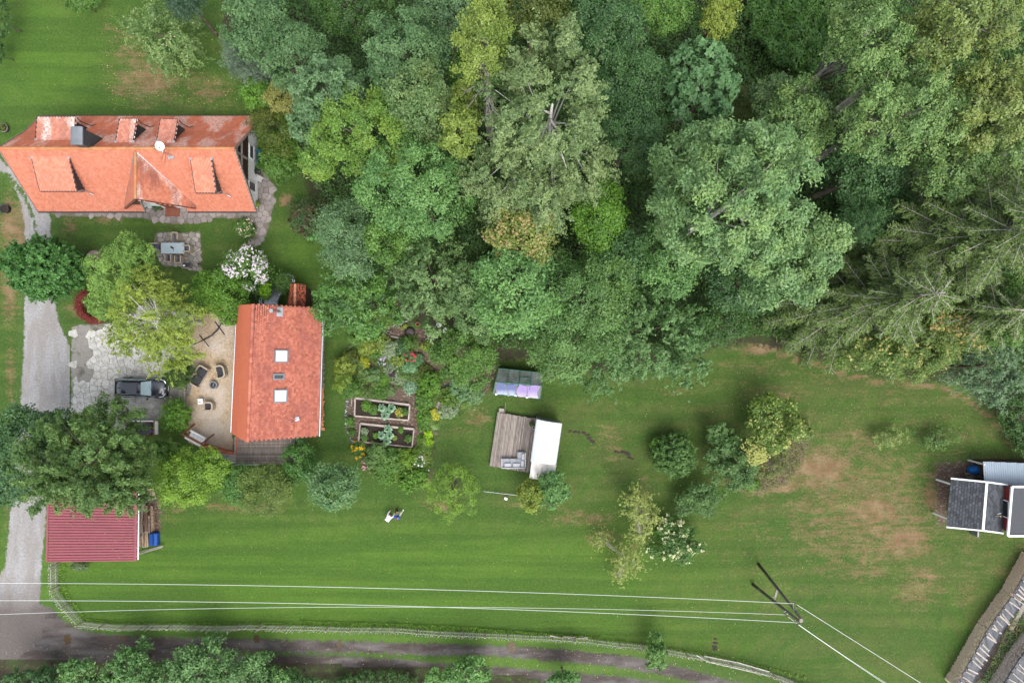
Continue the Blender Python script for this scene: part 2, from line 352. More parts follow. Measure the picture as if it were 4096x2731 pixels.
def raw_mesh(name, V, Q, m, parent=None, loc=None, tone=None, smooth=False):
    """numpy arrays -> one mesh object; V in world metres, Q faces of one size"""
    me = bpy.data.meshes.new(name); L = Vector(loc) if loc is not None else org(parent)
    V = np.asarray(V, np.float32) - np.array(L, np.float32)[None]; Q = np.asarray(Q, np.int32); k = Q.shape[1]
    me.vertices.add(len(V)); me.vertices.foreach_set('co', V.ravel()); me.loops.add(Q.size); me.loops.foreach_set('vertex_index', Q.ravel())
    me.polygons.add(len(Q)); me.polygons.foreach_set('loop_start', np.arange(0, Q.size, k, dtype=np.int32))
    if smooth: me.polygons.foreach_set('use_smooth', np.ones(len(Q), bool))
    if tone is not None: me.attributes.new('tone', 'FLOAT', 'FACE').data.foreach_set('value', tone.astype(np.float32))
    me.update(calc_edges=True); return put(name, me, m, parent, L)

M_LAWN = mat_lawn()
grid_sheet('ground', [D(-140, -120), D(2500, -120), D(2500, 1700), D(-140, 1700)], M_LAWN, 0.0, 0.4, 0.2)
_far = MB()   # the land goes on beyond the garden
a, b = 70.0, 420.0
_far.add([(-b, -b, -.03), (b, -b, -.03), (b, b, -.03), (-b, b, -.03)], [(0, 1, 2, 3)])
fo = _far.build('meadow', M_LAWN); tag(fo, kind='structure')
for nm in ('dry', 'lush'): fo.data.attributes.new(nm, 'FLOAT', 'POINT')

m_gravel = mat_sheet('gravel_lane', gravel, 0.11); m_dirt = mat_sheet('dirt_track', dirt, 0.2, 0.75); m_bark = mat_sheet('bark_mulch', bark, 0.25)
m_straw = mat_sheet('wood_chip', straw, 0.10); m_joint = mat_sheet('paving_bed', joint, 0.08); m_soil = mat_sheet('bare_soil', softsoil, 0.3)
def joint2(t):
    n = t.noise(6, None, 4, 0.85); g = t.noise(.8, None, 5, .7); c = t.mix(n, (0.12, 0.108, 0.095), (0.34, 0.325, 0.30)); return t.mix(t.ramp(g, [(.5, 0), (.6, .75)]), c, (.085, .085, .055)), n
m_joint2 = mat_sheet('forecourt_bed', joint2, 0.08)
# the dirt track along the foot of the picture, with its grass strip
track = [(-60,1440),(60,1400),(92,1385),(118,1395),(150,1425),(190,1448),(260,1458),(400,1463),(600,1466),(800,1471),(1000,1476),(1150,1482),(1300,1490),(1420,1502),(1500,1515),(1600,1540),(1700,1568),(1800,1605),(1850,1640),(1500,1640),(1400,1605),(1300,1580),(1150,1556),(1000,1545),(800,1540),(600,1538),(300,1536),(100,1534),(-60,1534)]
def dirty(X, Y):
    y = 784 - Y / DP; x = X / DP + 1176; return np.clip((y - 1290 - 60 * fbm(X * .4, Y * .4, 5) + x * .1) / 90, 0, 1) * .9
strip1 = [(430,1498),(560,1496),(700,1497),(850,1499),(1000,1505),(1100,1505),(1200,1512),(1290,1519),(1400,1530),(1490,1543),(1600,1568),(1700,1600),(1690,1612),(1560,1575),(1430,1552),(1280,1541),(1150,1530),(1000,1520),(850,1508),(700,1503),(560,1503),(440,1503)]
lane = [(-60,1480),(-60,1530),(30,1500),(75,1460),(92,1390),(96,1290),(105,1200),(108,1145),(118,1050),(160,950),(163,800),(135,740),(125,680),(118,600),(116,500),(108,482),(92,486),(70,440),(40,400),(0,365),(-60,340),(-60,395),(0,392),(30,420),(48,465),(56,520),(60,560),(60,600),(56,690),(56,760),(52,850),(46,950),(35,1050),(22,1200),(12,1300),(-60,1420)]
verge = [(-60,1522),(400,1528),(800,1534),(1000,1541),(1200,1560),(1400,1606),(1500,1660),(-60,1660)]
UN = [[D(*p) for p in lane], [D(*p) for p in verge]]
grid_sheet('dirt_track', [D(*p) for p in track], m_dirt, 0.004, 0.25, 0.8, holes=[[D(*p) for p in strip1]], union=UN)
midstrip = [(58,440),(80,500),(90,555),(86,560),(76,510),(54,450),(22,410),(-60,374),(-60,370),(18,398)]
grid_sheet('gravel_lane', [D(*p) for p in lane], m_gravel, 0.010, 0.25, 0.7, {'dirty': dirty}, holes=[[D(*p) for p in midstrip]], union=[[D(*p) for p in track]])
grid_sheet('verge_soil', [D(*p) for p in verge], m_soil, 0.015, 0.35, 0.1, union=[[D(*p) for p in track]])
fcourt = [(165,748),(262,742),(330,700),(440,720),(446,860),(430,930),(400,950),(310,985),(240,990),(163,945)]
grid_sheet('forecourt', [D(*p) for p in fcourt], m_joint2, 0.018, 0.3, 0.4)
terr = [R3(1090,200),R3(1455,205),R3(1440,700),R3(1425,1140),R3(1445,1290),R3(1330,1280),R3(1190,1255),R3(1070,1200),R3(1080,1080),R3(1110,1000),R3(1060,890),R3(1060,760),R3(1090,600)]
grid_sheet('wood_chip_terrace', terr, m_straw, 0.022, 0.3, 0.35)
mulch = [R5(*p) for p in [(420,330),(600,250),(720,190),(850,160),(1000,150),(1190,165),(1250,330),(1560,520),(1480,720),(1440,760),(1300,850),(1090,900),(1075,1000),(1050,1150),(1045,1330),(1010,1440),(860,1480),(700,1400),(560,1370),(480,1230),(420,1130),(375,1040),(365,850),(380,760),(430,640),(330,500),(360,400)]]
grid_sheet('mulched_beds', mulch, m_bark, 0.012, 0.3, 0.5)
wood = [(520,-130),(2500,-130),(2500,1040),(2330,1010),(2290,950),(2210,885),(2080,868),(1960,850),(1850,815),(1720,790),(1640,800),(1560,830),(1400,850),(1260,870),(1245,820),(1150,830),(1040,760),(900,735),(780,640),(760,520),(700,430),(660,330),(640,250),(560,180),(510,60)]
FOREST = [D(*p) for p in wood]
grid_sheet('forest_floor', FOREST, m_soil, 0.020, 0.5, 0.6)
for nm, pl in (('earth_patch', [R9(690,235),R9(900,215),R9(970,240),R9(980,345),R9(770,330),R9(740,620),R9(690,600),R9(685,380)]), ('border_soil', [R10(1560,1180),R10(1960,1020),R10(2030,1120),R10(1960,1300),R10(1850,1440),R10(1640,1510),R10(1440,1460),R10(1400,1340)]),
               ('woodyard_soil', [R9(1217,830),R9(1110,1100),R9(930,1330),R9(760,1568),R9(900,1640),R9(1400,1640),R9(1400,700)]), ('shed_soil', [R6(1100,80),R6(1230,60),R6(1265,200),R6(1255,400),R6(1100,500)])):
    grid_sheet(nm, pl, m_bark if nm != 'woodyard_soil' else m_dirt, 0.024, 0.25, 0.5)
# puddles in the ruts
m_mud = pm('puddle_water', (0.085, 0.055, 0.030), 0.35, var=0.3, scale=1.5, spec=0.15, bump=0)
for cx, cy, rx, ry, f in ((530, 1225, 30, 42, R6), (965, 1212, 22, 14, R6), (2012, 1220, 26, 32, R6), (1658, 1285, 34, 45, R7), (310, 1265, 18, 40, R7)):
    b = MB(); c = f(cx, cy); n = 22
    b.add([(c.x + rx / 1.96 * S * math.cos(2 * PI * i / n) * (1 + .25 * math.sin(i * 2.3)), c.y + ry / 1.96 * S * math.sin(2 * PI * i / n) * (1 + .2 * math.cos(i * 1.7)), 0.016) for i in range(n)], [tuple(range(n))])
    tag(b.build('puddle', m_mud), kind='structure')

# ------------------------------------------------------------------ stones, each with its own edge
def cells(poly, spacing, jit=0.38, seed=1, gap=0.03, keep=None, grow=0.5, knock=.16):
    rs = np.random.default_rng(seed); p = np.array([(v[0], v[1]) for v in poly]); x0, y0 = p.min(0) - spacing * 2; x1, y1 = p.max(0) + spacing * 2
    nx, ny = int((x1 - x0) / spacing) + 1, int((y1 - y0) / (spacing * .87)) + 1
    pts = [(x0 + (i + .5 * (j % 2) + rs.uniform(-jit, jit)) * spacing, y0 + (j + rs.uniform(-jit, jit)) * spacing * .87) for j in range(ny) for i in range(nx)]
    pts = np.array(pts); sd = sdist(pts[:, 0], pts[:, 1], p); out = []
    for k in np.where(sd > spacing * (0.5 - grow))[0]:
        c = pts[k]; d = np.hypot(*(pts - c).T); nb = [q for q in np.argsort(d)[1:18]]
        cell = [(c[0] - spacing * 1.5, c[1] - spacing * 1.5), (c[0] + spacing * 1.5, c[1] - spacing * 1.5), (c[0] + spacing * 1.5, c[1] + spacing * 1.5), (c[0] - spacing * 1.5, c[1] + spacing * 1.5)]
        g = gap * rs.uniform(.5, 1.3)
        for q in nb:
            m = (c + pts[q]) / 2; n = (pts[q] - c) / d[q]; m = m - n * g; new = []
            for i in range(len(cell)):
                a, b = np.array(cell[i]), np.array(cell[(i + 1) % len(cell)]); da, db = (a - m) @ n, (b - m) @ n
                if da <= 0: new.append(tuple(a))
                if da * db < 0: new.append(tuple(a + (b - a) * (da / (da - db))))
            cell = new
            if len(cell) < 3: break
        if len(cell) < 3: continue
        if keep is not None and not keep(c[0], c[1]): continue
        cc = [];
        for i in range(len(cell)):          # knock the corners off
            a, b = np.array(cell[i - 1]), np.array(cell[i]); e = np.array(cell[(i + 1) % len(cell)])
            if len(cell) < 9: cc += [tuple(b + (a - b) * knock), tuple(b + (e - b) * knock)]
            else: cc.append(tuple(b))
        out.append((c, cc))
    return out
def lay(cs, parent, m, z0, z1, name='stone', seed=3, tilt=0.008):
    rs = random.Random(seed)
    cs = sorted(cs, key=lambda c: c[0][0] ** 2 + c[0][1] ** 2)
    rest = MB()
    for k, (c, poly) in enumerate(cs):
        h = z1 + rs.uniform(-tilt, tilt); b = MB() if k < 300 else rest; b.prism(poly, z0, h, 0.012)
        if k < 300: b.build(name, m, parent, (c[0], c[1], 0))
    if rest.v: tag(rest.build(name + '_paving', m, parent), kind='stuff')
def group_root(name, kind='structure', loc=(0, 0, 0)):
    o = bpy.data.objects.new(name, None); COL.objects.link(o); o.location = loc; ORG[o.name] = Vector(loc); tag(o, kind=kind); return o
m_flag = pm('flagstone', (0.27, 0.235, 0.225), 0.8, var=0.35, scale=1.6, objrand=0.22, bump=0.3)
m_flag2 = pm('flagstone_light', (0.33, 0.30, 0.27), 0.8, var=0.35, scale=1.6, objrand=0.22, bump=0.3)
m_fb = mat_sheet('flag_joint', joint, 0.06)
path_poly = [R1(*p) for p in [(400,960),(1140,965),(1110,870),(1300,870),(1475,940),(2010,965),(2010,900),(1990,760),(1960,640),(1990,560),(2060,600),(2100,690),(2150,800),(2150,930),(2120,1010),(2110,1090),(2080,1170),(2010,1255),(1950,1240),(1995,1160),(2005,1090),(1960,1030),(1700,1022),(1560,1045),(1450,1068),(1370,1072),(1200,1050),(1130,1025),(900,1018),(600,1015),(400,995)]]
path = grid_sheet('flagstone_path', path_poly, m_fb, 0.016, 0.2, 0.2)
lay(cells(path_poly, 0.62, seed=4, gap=0.02, grow=0.45), path, m_flag, 0.01, 0.05, seed=5)
din = [R1(*p) for p in [(1240,1133),(1400,1140),(1570,1132),(1582,1300),(1572,1440),(1520,1443),(1440,1410),(1290,1402),(1240,1350),(1205,1215),(1215,1160)]]
patio = grid_sheet('dining_patio', din, m_fb, 0.016, 0.2, 0.15)
lay(cells(din, 0.5, seed=8, gap=0.022, grow=0.42), patio, m_flag2, 0.01, 0.055, seed=9)
def concrete():
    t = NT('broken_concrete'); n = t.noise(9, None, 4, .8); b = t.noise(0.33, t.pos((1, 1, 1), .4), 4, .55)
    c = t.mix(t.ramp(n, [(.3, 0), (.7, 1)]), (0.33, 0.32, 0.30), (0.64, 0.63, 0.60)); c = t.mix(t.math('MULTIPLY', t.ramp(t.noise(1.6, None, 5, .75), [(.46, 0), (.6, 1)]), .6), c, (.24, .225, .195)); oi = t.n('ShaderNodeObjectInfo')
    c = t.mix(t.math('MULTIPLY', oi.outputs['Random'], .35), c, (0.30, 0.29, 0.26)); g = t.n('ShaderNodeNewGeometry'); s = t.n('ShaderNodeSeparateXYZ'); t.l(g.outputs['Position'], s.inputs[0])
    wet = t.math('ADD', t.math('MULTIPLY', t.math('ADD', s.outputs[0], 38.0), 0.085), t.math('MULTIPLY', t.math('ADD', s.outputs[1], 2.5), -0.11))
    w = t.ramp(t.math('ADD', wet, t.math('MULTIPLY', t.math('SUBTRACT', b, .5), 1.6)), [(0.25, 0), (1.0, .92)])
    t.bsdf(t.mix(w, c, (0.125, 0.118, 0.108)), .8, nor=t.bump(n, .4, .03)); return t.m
m_conc = concrete()
fr = bpy.data.objects['forecourt']; fpoly = [D(*p) for p in fcourt]
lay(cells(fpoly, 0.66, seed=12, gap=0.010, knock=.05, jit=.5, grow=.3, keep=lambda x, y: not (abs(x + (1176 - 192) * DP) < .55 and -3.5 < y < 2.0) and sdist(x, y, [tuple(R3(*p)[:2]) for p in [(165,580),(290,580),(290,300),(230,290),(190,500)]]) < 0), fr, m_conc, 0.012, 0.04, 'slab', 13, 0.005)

# ------------------------------------------------------------------ foliage
_lm = {}
def leafmat(c1, c2, c3=None, gloss=0.35, patch=None):
    """c1 darker leaf, c2 lighter leaf, c3 a second hue in patches"""
    key = (c1, c2, c3, gloss, patch)
    if key in _lm: return _lm[key]
    g_ = lambda c: (c[0] * 1.24, c[1] * 1.24, c[2] * .86) if c and len(c) == 3 else c
    c1, c2, c3 = g_(c1), g_(c2), g_(c3)
    t = NT('leaf'); a = t.attr('tone'); c = t.mix(a, c1, c2)
    n = t.noise(0.55, None, 4, .6)
    if c3: c = t.mix(t.ramp(n, [(.45, 0), (.7, patch or .8)]), c, c3)
    c = t.mix(t.ramp(t.noise(3.0, None, 2), [(.35, .35), (.6, 0)]), c, tuple(x * .6 for x in c1))
    p = t.bsdf(c, 0.5, spec=gloss); tr = t.n('ShaderNodeBsdfTranslucent'); h = t.mix(1.0, c, (1.0, 1.15, .55), 'MULTIPLY'); t.l(h, tr.inputs[0])
    mx = t.n('ShaderNodeMixShader'); mx.inputs[0].default_value = 0.13; t.l(p.outputs[0], mx.inputs[1]); t.l(tr.outputs[0], mx.inputs[2]); t.l(mx.outputs[0], t.out.inputs[0])
    _lm[key] = t.m; return t.m
def unit(a): return a / (np.linalg.norm(a, axis=-1, keepdims=True) + 1e-9)
LEAFN = [0]
def leafquads(pos, nrm, size, asp, rg, fold=0.0):
    n = len(pos); LEAFN[0] += n
    t = unit(np.cross(nrm, rg.normal(size=(n, 3)))); b = np.cross(nrm, t)
    s = size[:, None]; w = s * asp * 1.05
    V = np.stack([pos - t * s * .8 - b * w, pos - t * s * .8 + b * w, pos + t * s * 1.2], 1).reshape(-1, 3)
    return V, np.arange(3 * n).reshape(n, 3)
def dirs_on(n, zmin, rg, jit=.35):
    i = np.arange(n) + .5; z = 1 - (1 - zmin) * i / n; ph = i * 2.399963
    r = np.sqrt(np.clip(1 - z * z, 0, 1)); d = np.stack([r * np.cos(ph), r * np.sin(ph), z], 1)
    return unit(d + rg.normal(size=d.shape) * jit * math.sqrt(4 * PI / max(n, 4)) * .6)
def crown_mesh(C, R, style, rg, dens=1.0, clump=.75, leaf=.10, asp=.55, zmin=-.3, rough=.18, lobes=6):
    C = np.array(C, float); R = np.array(R, float); area = 2 * PI * ((R[0] * R[1]) ** .8 + 2 * ((R[0] + R[1]) / 2 * R[2]) ** .8) ** 1.0 / 3 * 1.25
    cr = min(clump, min(R) * .42); n = int(max(10, area / (cr * cr * (.95 if style == 'spike' else 1.7))))
    d = dirs_on(n, zmin, rg); L = unit(rg.normal(size=(lobes, 3)) + [0, 0, .4]); lob = np.max(d @ L.T, 1)
    rad = 1 - rough * 1.2 + rough * 1.5 * np.clip((lob - .55) / .45, 0, 1) + rg.uniform(-rough, rough, n) * .8
    if style == 'spike': rad = .93 + rg.uniform(-.03, .03, n)
    cc = C + d * R * rad[:, None] - d * cr * .4
    if style == 'spike': cc[0] = C + [0, 0, R[2] * .9]
    inner = rg.random(n) < (.42 if style == 'spike' else .28); cc[inner] = C + (cc[inner] - C) * rg.uniform(.6, .85, (inner.sum(), 1))
    crs = cr * rg.uniform(.65, 1.35, n); ctone = rg.uniform(-.25, .25, n)
    q_ = math.sqrt(min(1.8, (cr / .75) ** 2 * (.1 / leaf) ** 1.3) * (1.4 if style == 'spike' else 1.3)); ns = max(3, int(round(15 * dens * q_))); k = np.repeat(np.arange(n), ns); D0 = d[k]
    d2 = unit(rg.normal(size=(len(k), 3)) * .9 + D0 * 1.0 + [0, 0, .35])
    u = rg.uniform(.35, 1.05, len(k))[:, None]
    if style == 'spike':
        sp = cc[k] + D0 * crs[k][:, None] * rg.uniform(-.4, 1.0, (len(k), 1)) + rg.normal(size=(len(k), 3)) * crs[k][:, None] * .32; d2 = unit(D0 + rg.normal(size=D0.shape) * .5)
    elif style == 'plume':
        ax_ = unit(D0 * [1, 1, .55] + [0, 0, .05]); sp = cc[k] + ax_ * crs[k][:, None] * rg.uniform(-.5, 1.9, (len(k), 1)) + rg.normal(size=(len(k), 3)) * crs[k][:, None] * .24; d2 = unit(D0 + rg.normal(size=D0.shape) * .5)
    elif style == 'droop':
        sp = cc[k] + d2 * crs[k][:, None] * u; sp[:, 2] -= rg.exponential(.45, len(k)); out = unit(D0 * [1, 1, 0] + 1e-6); sp += out * rg.exponential(.25, (len(k), 1))
    else: sp = cc[k] + d2 * crs[k][:, None] * u
    sr = cr * {'broad': .26, 'spike': .16, 'droop': .2, 'fan': .34, 'big': .32}.get(style, .26)
    nl = {'broad': 15, 'spike': 15, 'droop': 14, 'fan': 14}.get(style, 15); nl = max(4, int(round(nl * q_))); j = np.repeat(np.arange(len(k)), nl); m = len(j)
    off = rg.normal(size=(m, 3)) * sr * [1, 1, .55]
    if style == 'droop':
        ax = unit(unit(D0 * [1, 1, 0] + 1e-6) * .7 + [0, 0, -.6] + rg.normal(size=D0.shape) * .35)
        off = off * .45 + ax[j] * rg.uniform(-.42, .42, (m, 1)) * cr
    if style in ('spike', 'plume'): off = off * .6 + D0[k][j] * 0 + d2[j] * rg.uniform(-.35, .45, (m, 1)) * cr
    if style == 'fan':
        ax = unit(np.cross(d2, rg.normal(size=d2.shape))); off = off * .35 + ax[j] * rg.uniform(-.5, .5, (m, 1)) * cr
    pos = sp[j] + off
    nrm = unit(d2[j] * .8 + rg.normal(size=(m, 3)) * .45 + [0, 0, .55])
    size = leaf * rg.uniform(.7, 1.3, m)
    tone = np.clip(.45 + ctone[k][j] + rg.uniform(-.15, .15, len(k))[j] + rg.uniform(-.25, .25, m), 0, 1)
    V, Q = leafquads(pos, nrm, size, asp, rg); return V, Q, tone, cc
m_bark = pm('bark', (0.16, 0.125, 0.095), .9, var=.5, scale=4, stretch=(1, 1, .3), bump=.6)
m_barkg = pm('bark_grey', (0.36, 0.33, 0.29), .85, var=.45, scale=5, stretch=(1, 1, .3), bump=.5)
m_barkw = pm('birch_bark', (0.62, 0.60, 0.56), .7, var=.5, scale=7, stretch=(1, 1, 2.5), bump=.3)
TREESEED = [100]
def tree(label, c, r, h, cols, name='tree', cat='tree', style='broad', group=None, flat=.8, zc=None, trunk=None, dens=1.0, leaf=.09, clump=.75, bark=None, zmin=-.3, rough=.18,
         rz=None, flowers=None, limbs=7, asp=.55, lobes=6, extra=()):
    """c: crown centre and r: radii as surveyed (overview pixels); h: height of the crown top in metres"""
    TREESEED[0] += 1; rg = np.random.default_rng(TREESEED[0]); rx, ry = (r if hasattr(r, '__len__') else (r, r))
    leaf *= rg.uniform(.84, 1.2); clump *= rg.uniform(.8, 1.22); est = min(rx, ry) * DP * flat; Rz = rz if rz else min(est, h * .62); zc = zc if zc is not None else h - Rz
    C = D(c[0], c[1], zc); k = (CAMH - zc) / CAMH; RX, RY = rx * DP * k * .93, ry * DP * k * .93
    t = thing(name, label, cat, (C.x, C.y, 0), group)
    m = leafmat(*cols) if not isinstance(cols, bpy.types.Material) else cols
    V, Q, tone, cc = crown_mesh(C, (RX, RY, Rz), style, rg, dens, clump, leaf, asp, zmin, rough, lobes)
    vs, qs, ts = [V], [Q], [tone]
    for (ex, ey, er, ez) in extra:             # further lobes of the same crown
        E = D(ex, ey, ez); V2, Q2, t2, c2 = crown_mesh(E, (er * DP * (CAMH - ez) / CAMH * .93,) * 2 + (er * DP * flat * .8,), style, rg, dens, clump, leaf, asp, zmin, rough, lobes)
        qs.append(Q2 + sum(len(v) for v in vs)); vs.append(V2); ts.append(t2); cc = np.concatenate([cc, c2])
    raw_mesh('crown', np.concatenate(vs), np.concatenate(qs), m, t, tone=np.concatenate(ts))
    if h > 1.2:
        b = MB(); tr = trunk or max(.05, min(.35, h * .022)); base = Vector((C.x, C.y, 0)); top = Vector((C.x + rg.uniform(-.3, .3), C.y + rg.uniform(-.3, .3), zc + Rz * .45)); mid = base.lerp(top, .5) + Vector((rg.uniform(-.2, .2), rg.uniform(-.2, .2), 0))
        b.tube([base - Vector((0, 0, .1)), base + Vector((0, 0, .25)), mid, top], [tr * 1.5, tr, tr * .7, tr * .2], 8); b.build('trunk', bark or m_bark, t, smooth=True)
        b = MB()
        for q in rg.choice(len(cc), min(limbs, len(cc)), replace=False):
            e = Vector(cc[q]); s = base.lerp(top, rg.uniform(.45, .95)); mm = s.lerp(e, .5) + Vector((0, 0, .12 * (e - s).length))
            b.tube([s, mm, e], [tr * .3, tr * .14, .012], 5)
        b.build('branches', bark or m_bark, t, smooth=True)
    if flowers: flower(t, cc, C, (RX, RY, Rz), rg, *flowers)
    return t
def flower(t, cc, C, R, rg, col, n, size, nm='flowers', up=.2):
    up_ = cc[cc[:, 2] > np.quantile(cc[:, 2], .25)]; q = up_[rg.integers(0, len(up_), n)]; d = unit(unit((q - np.array(C)) / np.array(R)) + rg.normal(size=(n, 3)) * .55 + [0, 0, .25])
    cr = min(.75, min(R) * .42) * 1.08; p = q + d * cr * rg.uniform(.85, 1.15, (n, 1))
    j = np.repeat(np.arange(n), 7); pos = p[j] + rg.normal(size=(len(j), 3)) * size * [.42, .42, .2]; nr = unit(d[j] * .5 + rg.normal(size=(len(j), 3)) * .35 + [0, 0, .8])
    V, Q = leafquads(pos, nr, size * rg.uniform(.35, .6, len(j)), .8, rg)
    o = raw_mesh(nm, V, Q, flm(col), t, tone=rg.random(len(Q))); tag(o, kind='stuff')
_fl = {}
def flm(c):
    if c not in _fl:
        t = NT('petal'); t.bsdf(t.mix(t.attr('tone'), tuple(x * .7 for x in c), c), .7, spec=.1); _fl[c] = t.m
    return _fl[c]
# leaf colours (darker leaf, lighter leaf, hue of patches)
ASH = ((0.036, 0.085, 0.040), (0.105, 0.195, 0.100)); ASH2 = ((0.042, 0.095, 0.050), (0.125, 0.215, 0.130)); MAPLE = ((0.045, 0.115, 0.020), (0.135, 0.270, 0.050)); MAPLEY = ((0.050, 0.115, 0.022), (0.145, 0.255, 0.060), (0.17, 0.26, 0.05))
GREY = ((0.048, 0.100, 0.042), (0.140, 0.225, 0.105)); LIME = ((0.075, 0.125, 0.025), (0.205, 0.265, 0.070)); BIRCH = ((0.058, 0.108, 0.048), (0.180, 0.240, 0.130)); DARK = ((0.020, 0.055, 0.016), (0.060, 0.130, 0.035))
OLIVE = ((0.035, 0.060, 0.012), (0.100, 0.130, 0.030)); DEEP = ((0.022, 0.062, 0.026), (0.070, 0.150, 0.062)); MID = ((0.035, 0.090, 0.020), (0.105, 0.205, 0.048)); OAK = ((0.060, 0.105, 0.028), (0.185, 0.240, 0.080), (0.22, 0.21, 0.05), .45, .35)
TEAL = ((0.035, 0.095, 0.045), (0.110, 0.215, 0.115)); MAP2 = ((0.045, 0.115, 0.040), (0.135, 0.260, 0.100)); LOCUST = ((0.055, 0.115, 0.042), (0.160, 0.260, 0.105), (0.19, 0.23, 0.06), .4, .3); WAL = ((0.022, 0.070, 0.018), (0.105, 0.230, 0.045)); YEL = ((0.085, 0.130, 0.020), (0.210, 0.260, 0.055))
FRESH = ((0.040, 0.105, 0.014), (0.115, 0.240, 0.032)); WILL = ((0.120, 0.165, 0.050), (0.330, 0.370, 0.150)); BLUE = ((0.050, 0.085, 0.075), (0.150, 0.210, 0.190)); CYP = ((0.034, 0.082, 0.028), (0.130, 0.215, 0.080), (0.085, 0.125, 0.040), .3, .5)
GW = 'trees of the wood behind the garden'
T = tree
# --- wood, back row first
T('dark ash crown at the top edge, next to the corner of the back lawn', (590, 55), (70, 80), 13, ASH, 'ash_tree', group=GW)
T('feathery grey-green ash above the blue spruce, in front of the forest gap', (683, 128), (82, 78), 14, ASH, 'ash_tree', style='fan', group=GW)
T('dark green tree cut by the top edge, left of the bare forest gap', (800, 15), (95, 70), 12, DARK, group=GW)
T('grey ash crown cut by the top edge, left of the tall yellow-green lime', (1020, 20), (75, 60), 14, ASH2, 'ash_tree', group=GW)
T('large bluish ash between the forest gap and the tall lime', (930, 130), (98, 92), 17, ASH, 'ash_tree', style='fan', group=GW)
T('bluish ash reaching over the east end of the long house', (765, 222), (98, 92), 16, ASH2, 'ash_tree', style='fan', group=GW, extra=((705, 290, 45, 12),))
T('grey-green maple with rusty seed clusters below the large bluish ash', (972, 232), (80, 92), 17, (GREY[0], GREY[1], (0.13, 0.13, 0.05), .35, .35), 'maple_tree', group=GW)
T('olive brown tree cut by the top edge, right of the tall lime', (1225, 20), (90, 60), 13, OLIVE, group=GW)
T('dark tree in the second row between the birch and the teal tree', (1395, 70), (95, 90), 13, DEEP, group=GW)
T('deep green tree at the top edge above the birch', (1330, -20), (80, 50), 12, DARK, group=GW)
T('green tree at the top edge left of the yellow-green sapling', (1500, 20), (90, 60), 12, MID, group=GW)
T('dark green tree in the hollow between the birch and the teal tree', (1450, 190), (75, 80), 12, DEEP, group=GW)
T('shaded green tree right below the birch and above the grey maple', (1450, 320), (75, 90), 12, DEEP, group=GW)
T('bright leafy tree with big round teal leaves in rows', (1612, 200), (80, 100), 12, TEAL, 'walnut_tree', style='fan', leaf=.16, asp=.7, group=GW)
T('slim yellow-green tree at the top edge among dark undergrowth', (1650, 40), (40, 55), 10, YEL, 'maple_tree', group=GW)
T('rounded olive thicket between the teal tree and the locust wood', (1705, 252), (62, 45), 6, OLIVE, 'thicket', 'shrub', leaf=.07, dens=1.3, group=GW)
T('small pale tree leaning over the olive thicket', (1775, 235), (55, 55), 11, GREY, group=GW)
T('shaded tree at the foot of the locust wood, right of the grey maple', (1985, 395), (90, 80), 13, DEEP, group=GW)
T('pale locust with rusty seed pods at the top edge, left one of the locust wood', (1975, 95), (95, 120), 19, LOCUST, 'locust_tree', group=GW, bark=m_barkg, limbs=26, rough=.3)
T('tall locust in the top right corner with bare limbs showing', (2200, 60), (140, 100), 21, OAK, 'locust_tree', group=GW, bark=m_barkg, limbs=34, rough=.3)
T('broad yellowish locust in the middle of the locust wood', (2045, 265), (130, 110), 20, LOCUST, 'locust_tree', group=GW, bark=m_barkg, limbs=30, rough=.28)
T('yellowish locust at the right edge below the corner tree', (2270, 250), (120, 115), 20, OAK, 'locust_tree', group=GW, bark=m_barkg, limbs=30, rough=.28)
T('grey-green locust above the big spruce limbs at the right edge', (2200, 380), (120, 85), 17, LOCUST, 'locust_tree', group=GW, bark=m_barkg, limbs=20, rough=.28)
T('mottled locust between the olive thicket and the grey maple, smallest of the locust wood', (1830, 290), (85, 90), 14, LOCUST, 'locust_tree', group=GW, bark=m_barkg, limbs=16)
T('dark undergrowth tree between the locust wood and the spruce tops', (2020, 480), (80, 60), 11, DARK, group=GW)
T('blue-green spruce top between the big grey maple and the spruce limbs', (1975, 505), (45, 50), 13, DEEP, 'spruce_tree', style='spike', leaf=.07, asp=.25, group=GW)
# --- middle
T('tall yellow-green lime with open crown at the top of the wood', (1105, 92), (62, 88), 22, LIME, 'lime_tree', group=GW, rough=.25, bark=m_barkg, limbs=12, extra=((1125, 40, 38, 19),))
T('lower yellow-green lime crown left of the birch', (1055, 300), (46, 58), 18, LIME, 'lime_tree', group=GW, extra=((1060, 235, 40, 14),))
T('dark green tree in the gap between the maple and the yellow lime', (1085, 190), (60, 60), 13, MID, group=GW)
T('bright green maple with yellow leaf tips, nearest the long house', (842, 318), (112, 100), 17, MAPLEY, 'maple_tree', group=GW, extra=((735, 370, 45, 12), (905, 262, 38, 15)))
T('big mid-green maple below the bright one, in the left part of the wood', (950, 440), (125, 125), 17, MAP2, 'maple_tree', group=GW, extra=((1040, 385, 40, 13),))
T('pale ash crown hanging over the sumac on the lawn', (800, 545), (72, 92), 12, ASH2, 'ash_tree', group=GW)
T('grey-green ash with a tall narrow crown above the herb garden', (990, 648), (85, 105), 14, GREY, 'ash_tree', style='droop', group=GW)
T('green tree in the middle of the wood above the garden tree', (905, 560), (70, 60), 12, MID, group=GW)
T('great weeping birch in the middle of the wood', (1262, 262), (135, 165), 23, BIRCH, 'birch_tree', style='droop', group=GW, bark=m_barkw, limbs=26, leaf=.085, clump=.85, rough=.26, dens=1.3, extra=((1150, 400, 85, 15), (1330, 395, 75, 14), (1240, 440, 95, 15)))
T('birch skirt tree below the great birch with dull leaves', (1190, 480), (85, 70), 13, BIRCH, 'birch_tree', style='droop', group=GW, bark=m_barkw, leaf=.085)
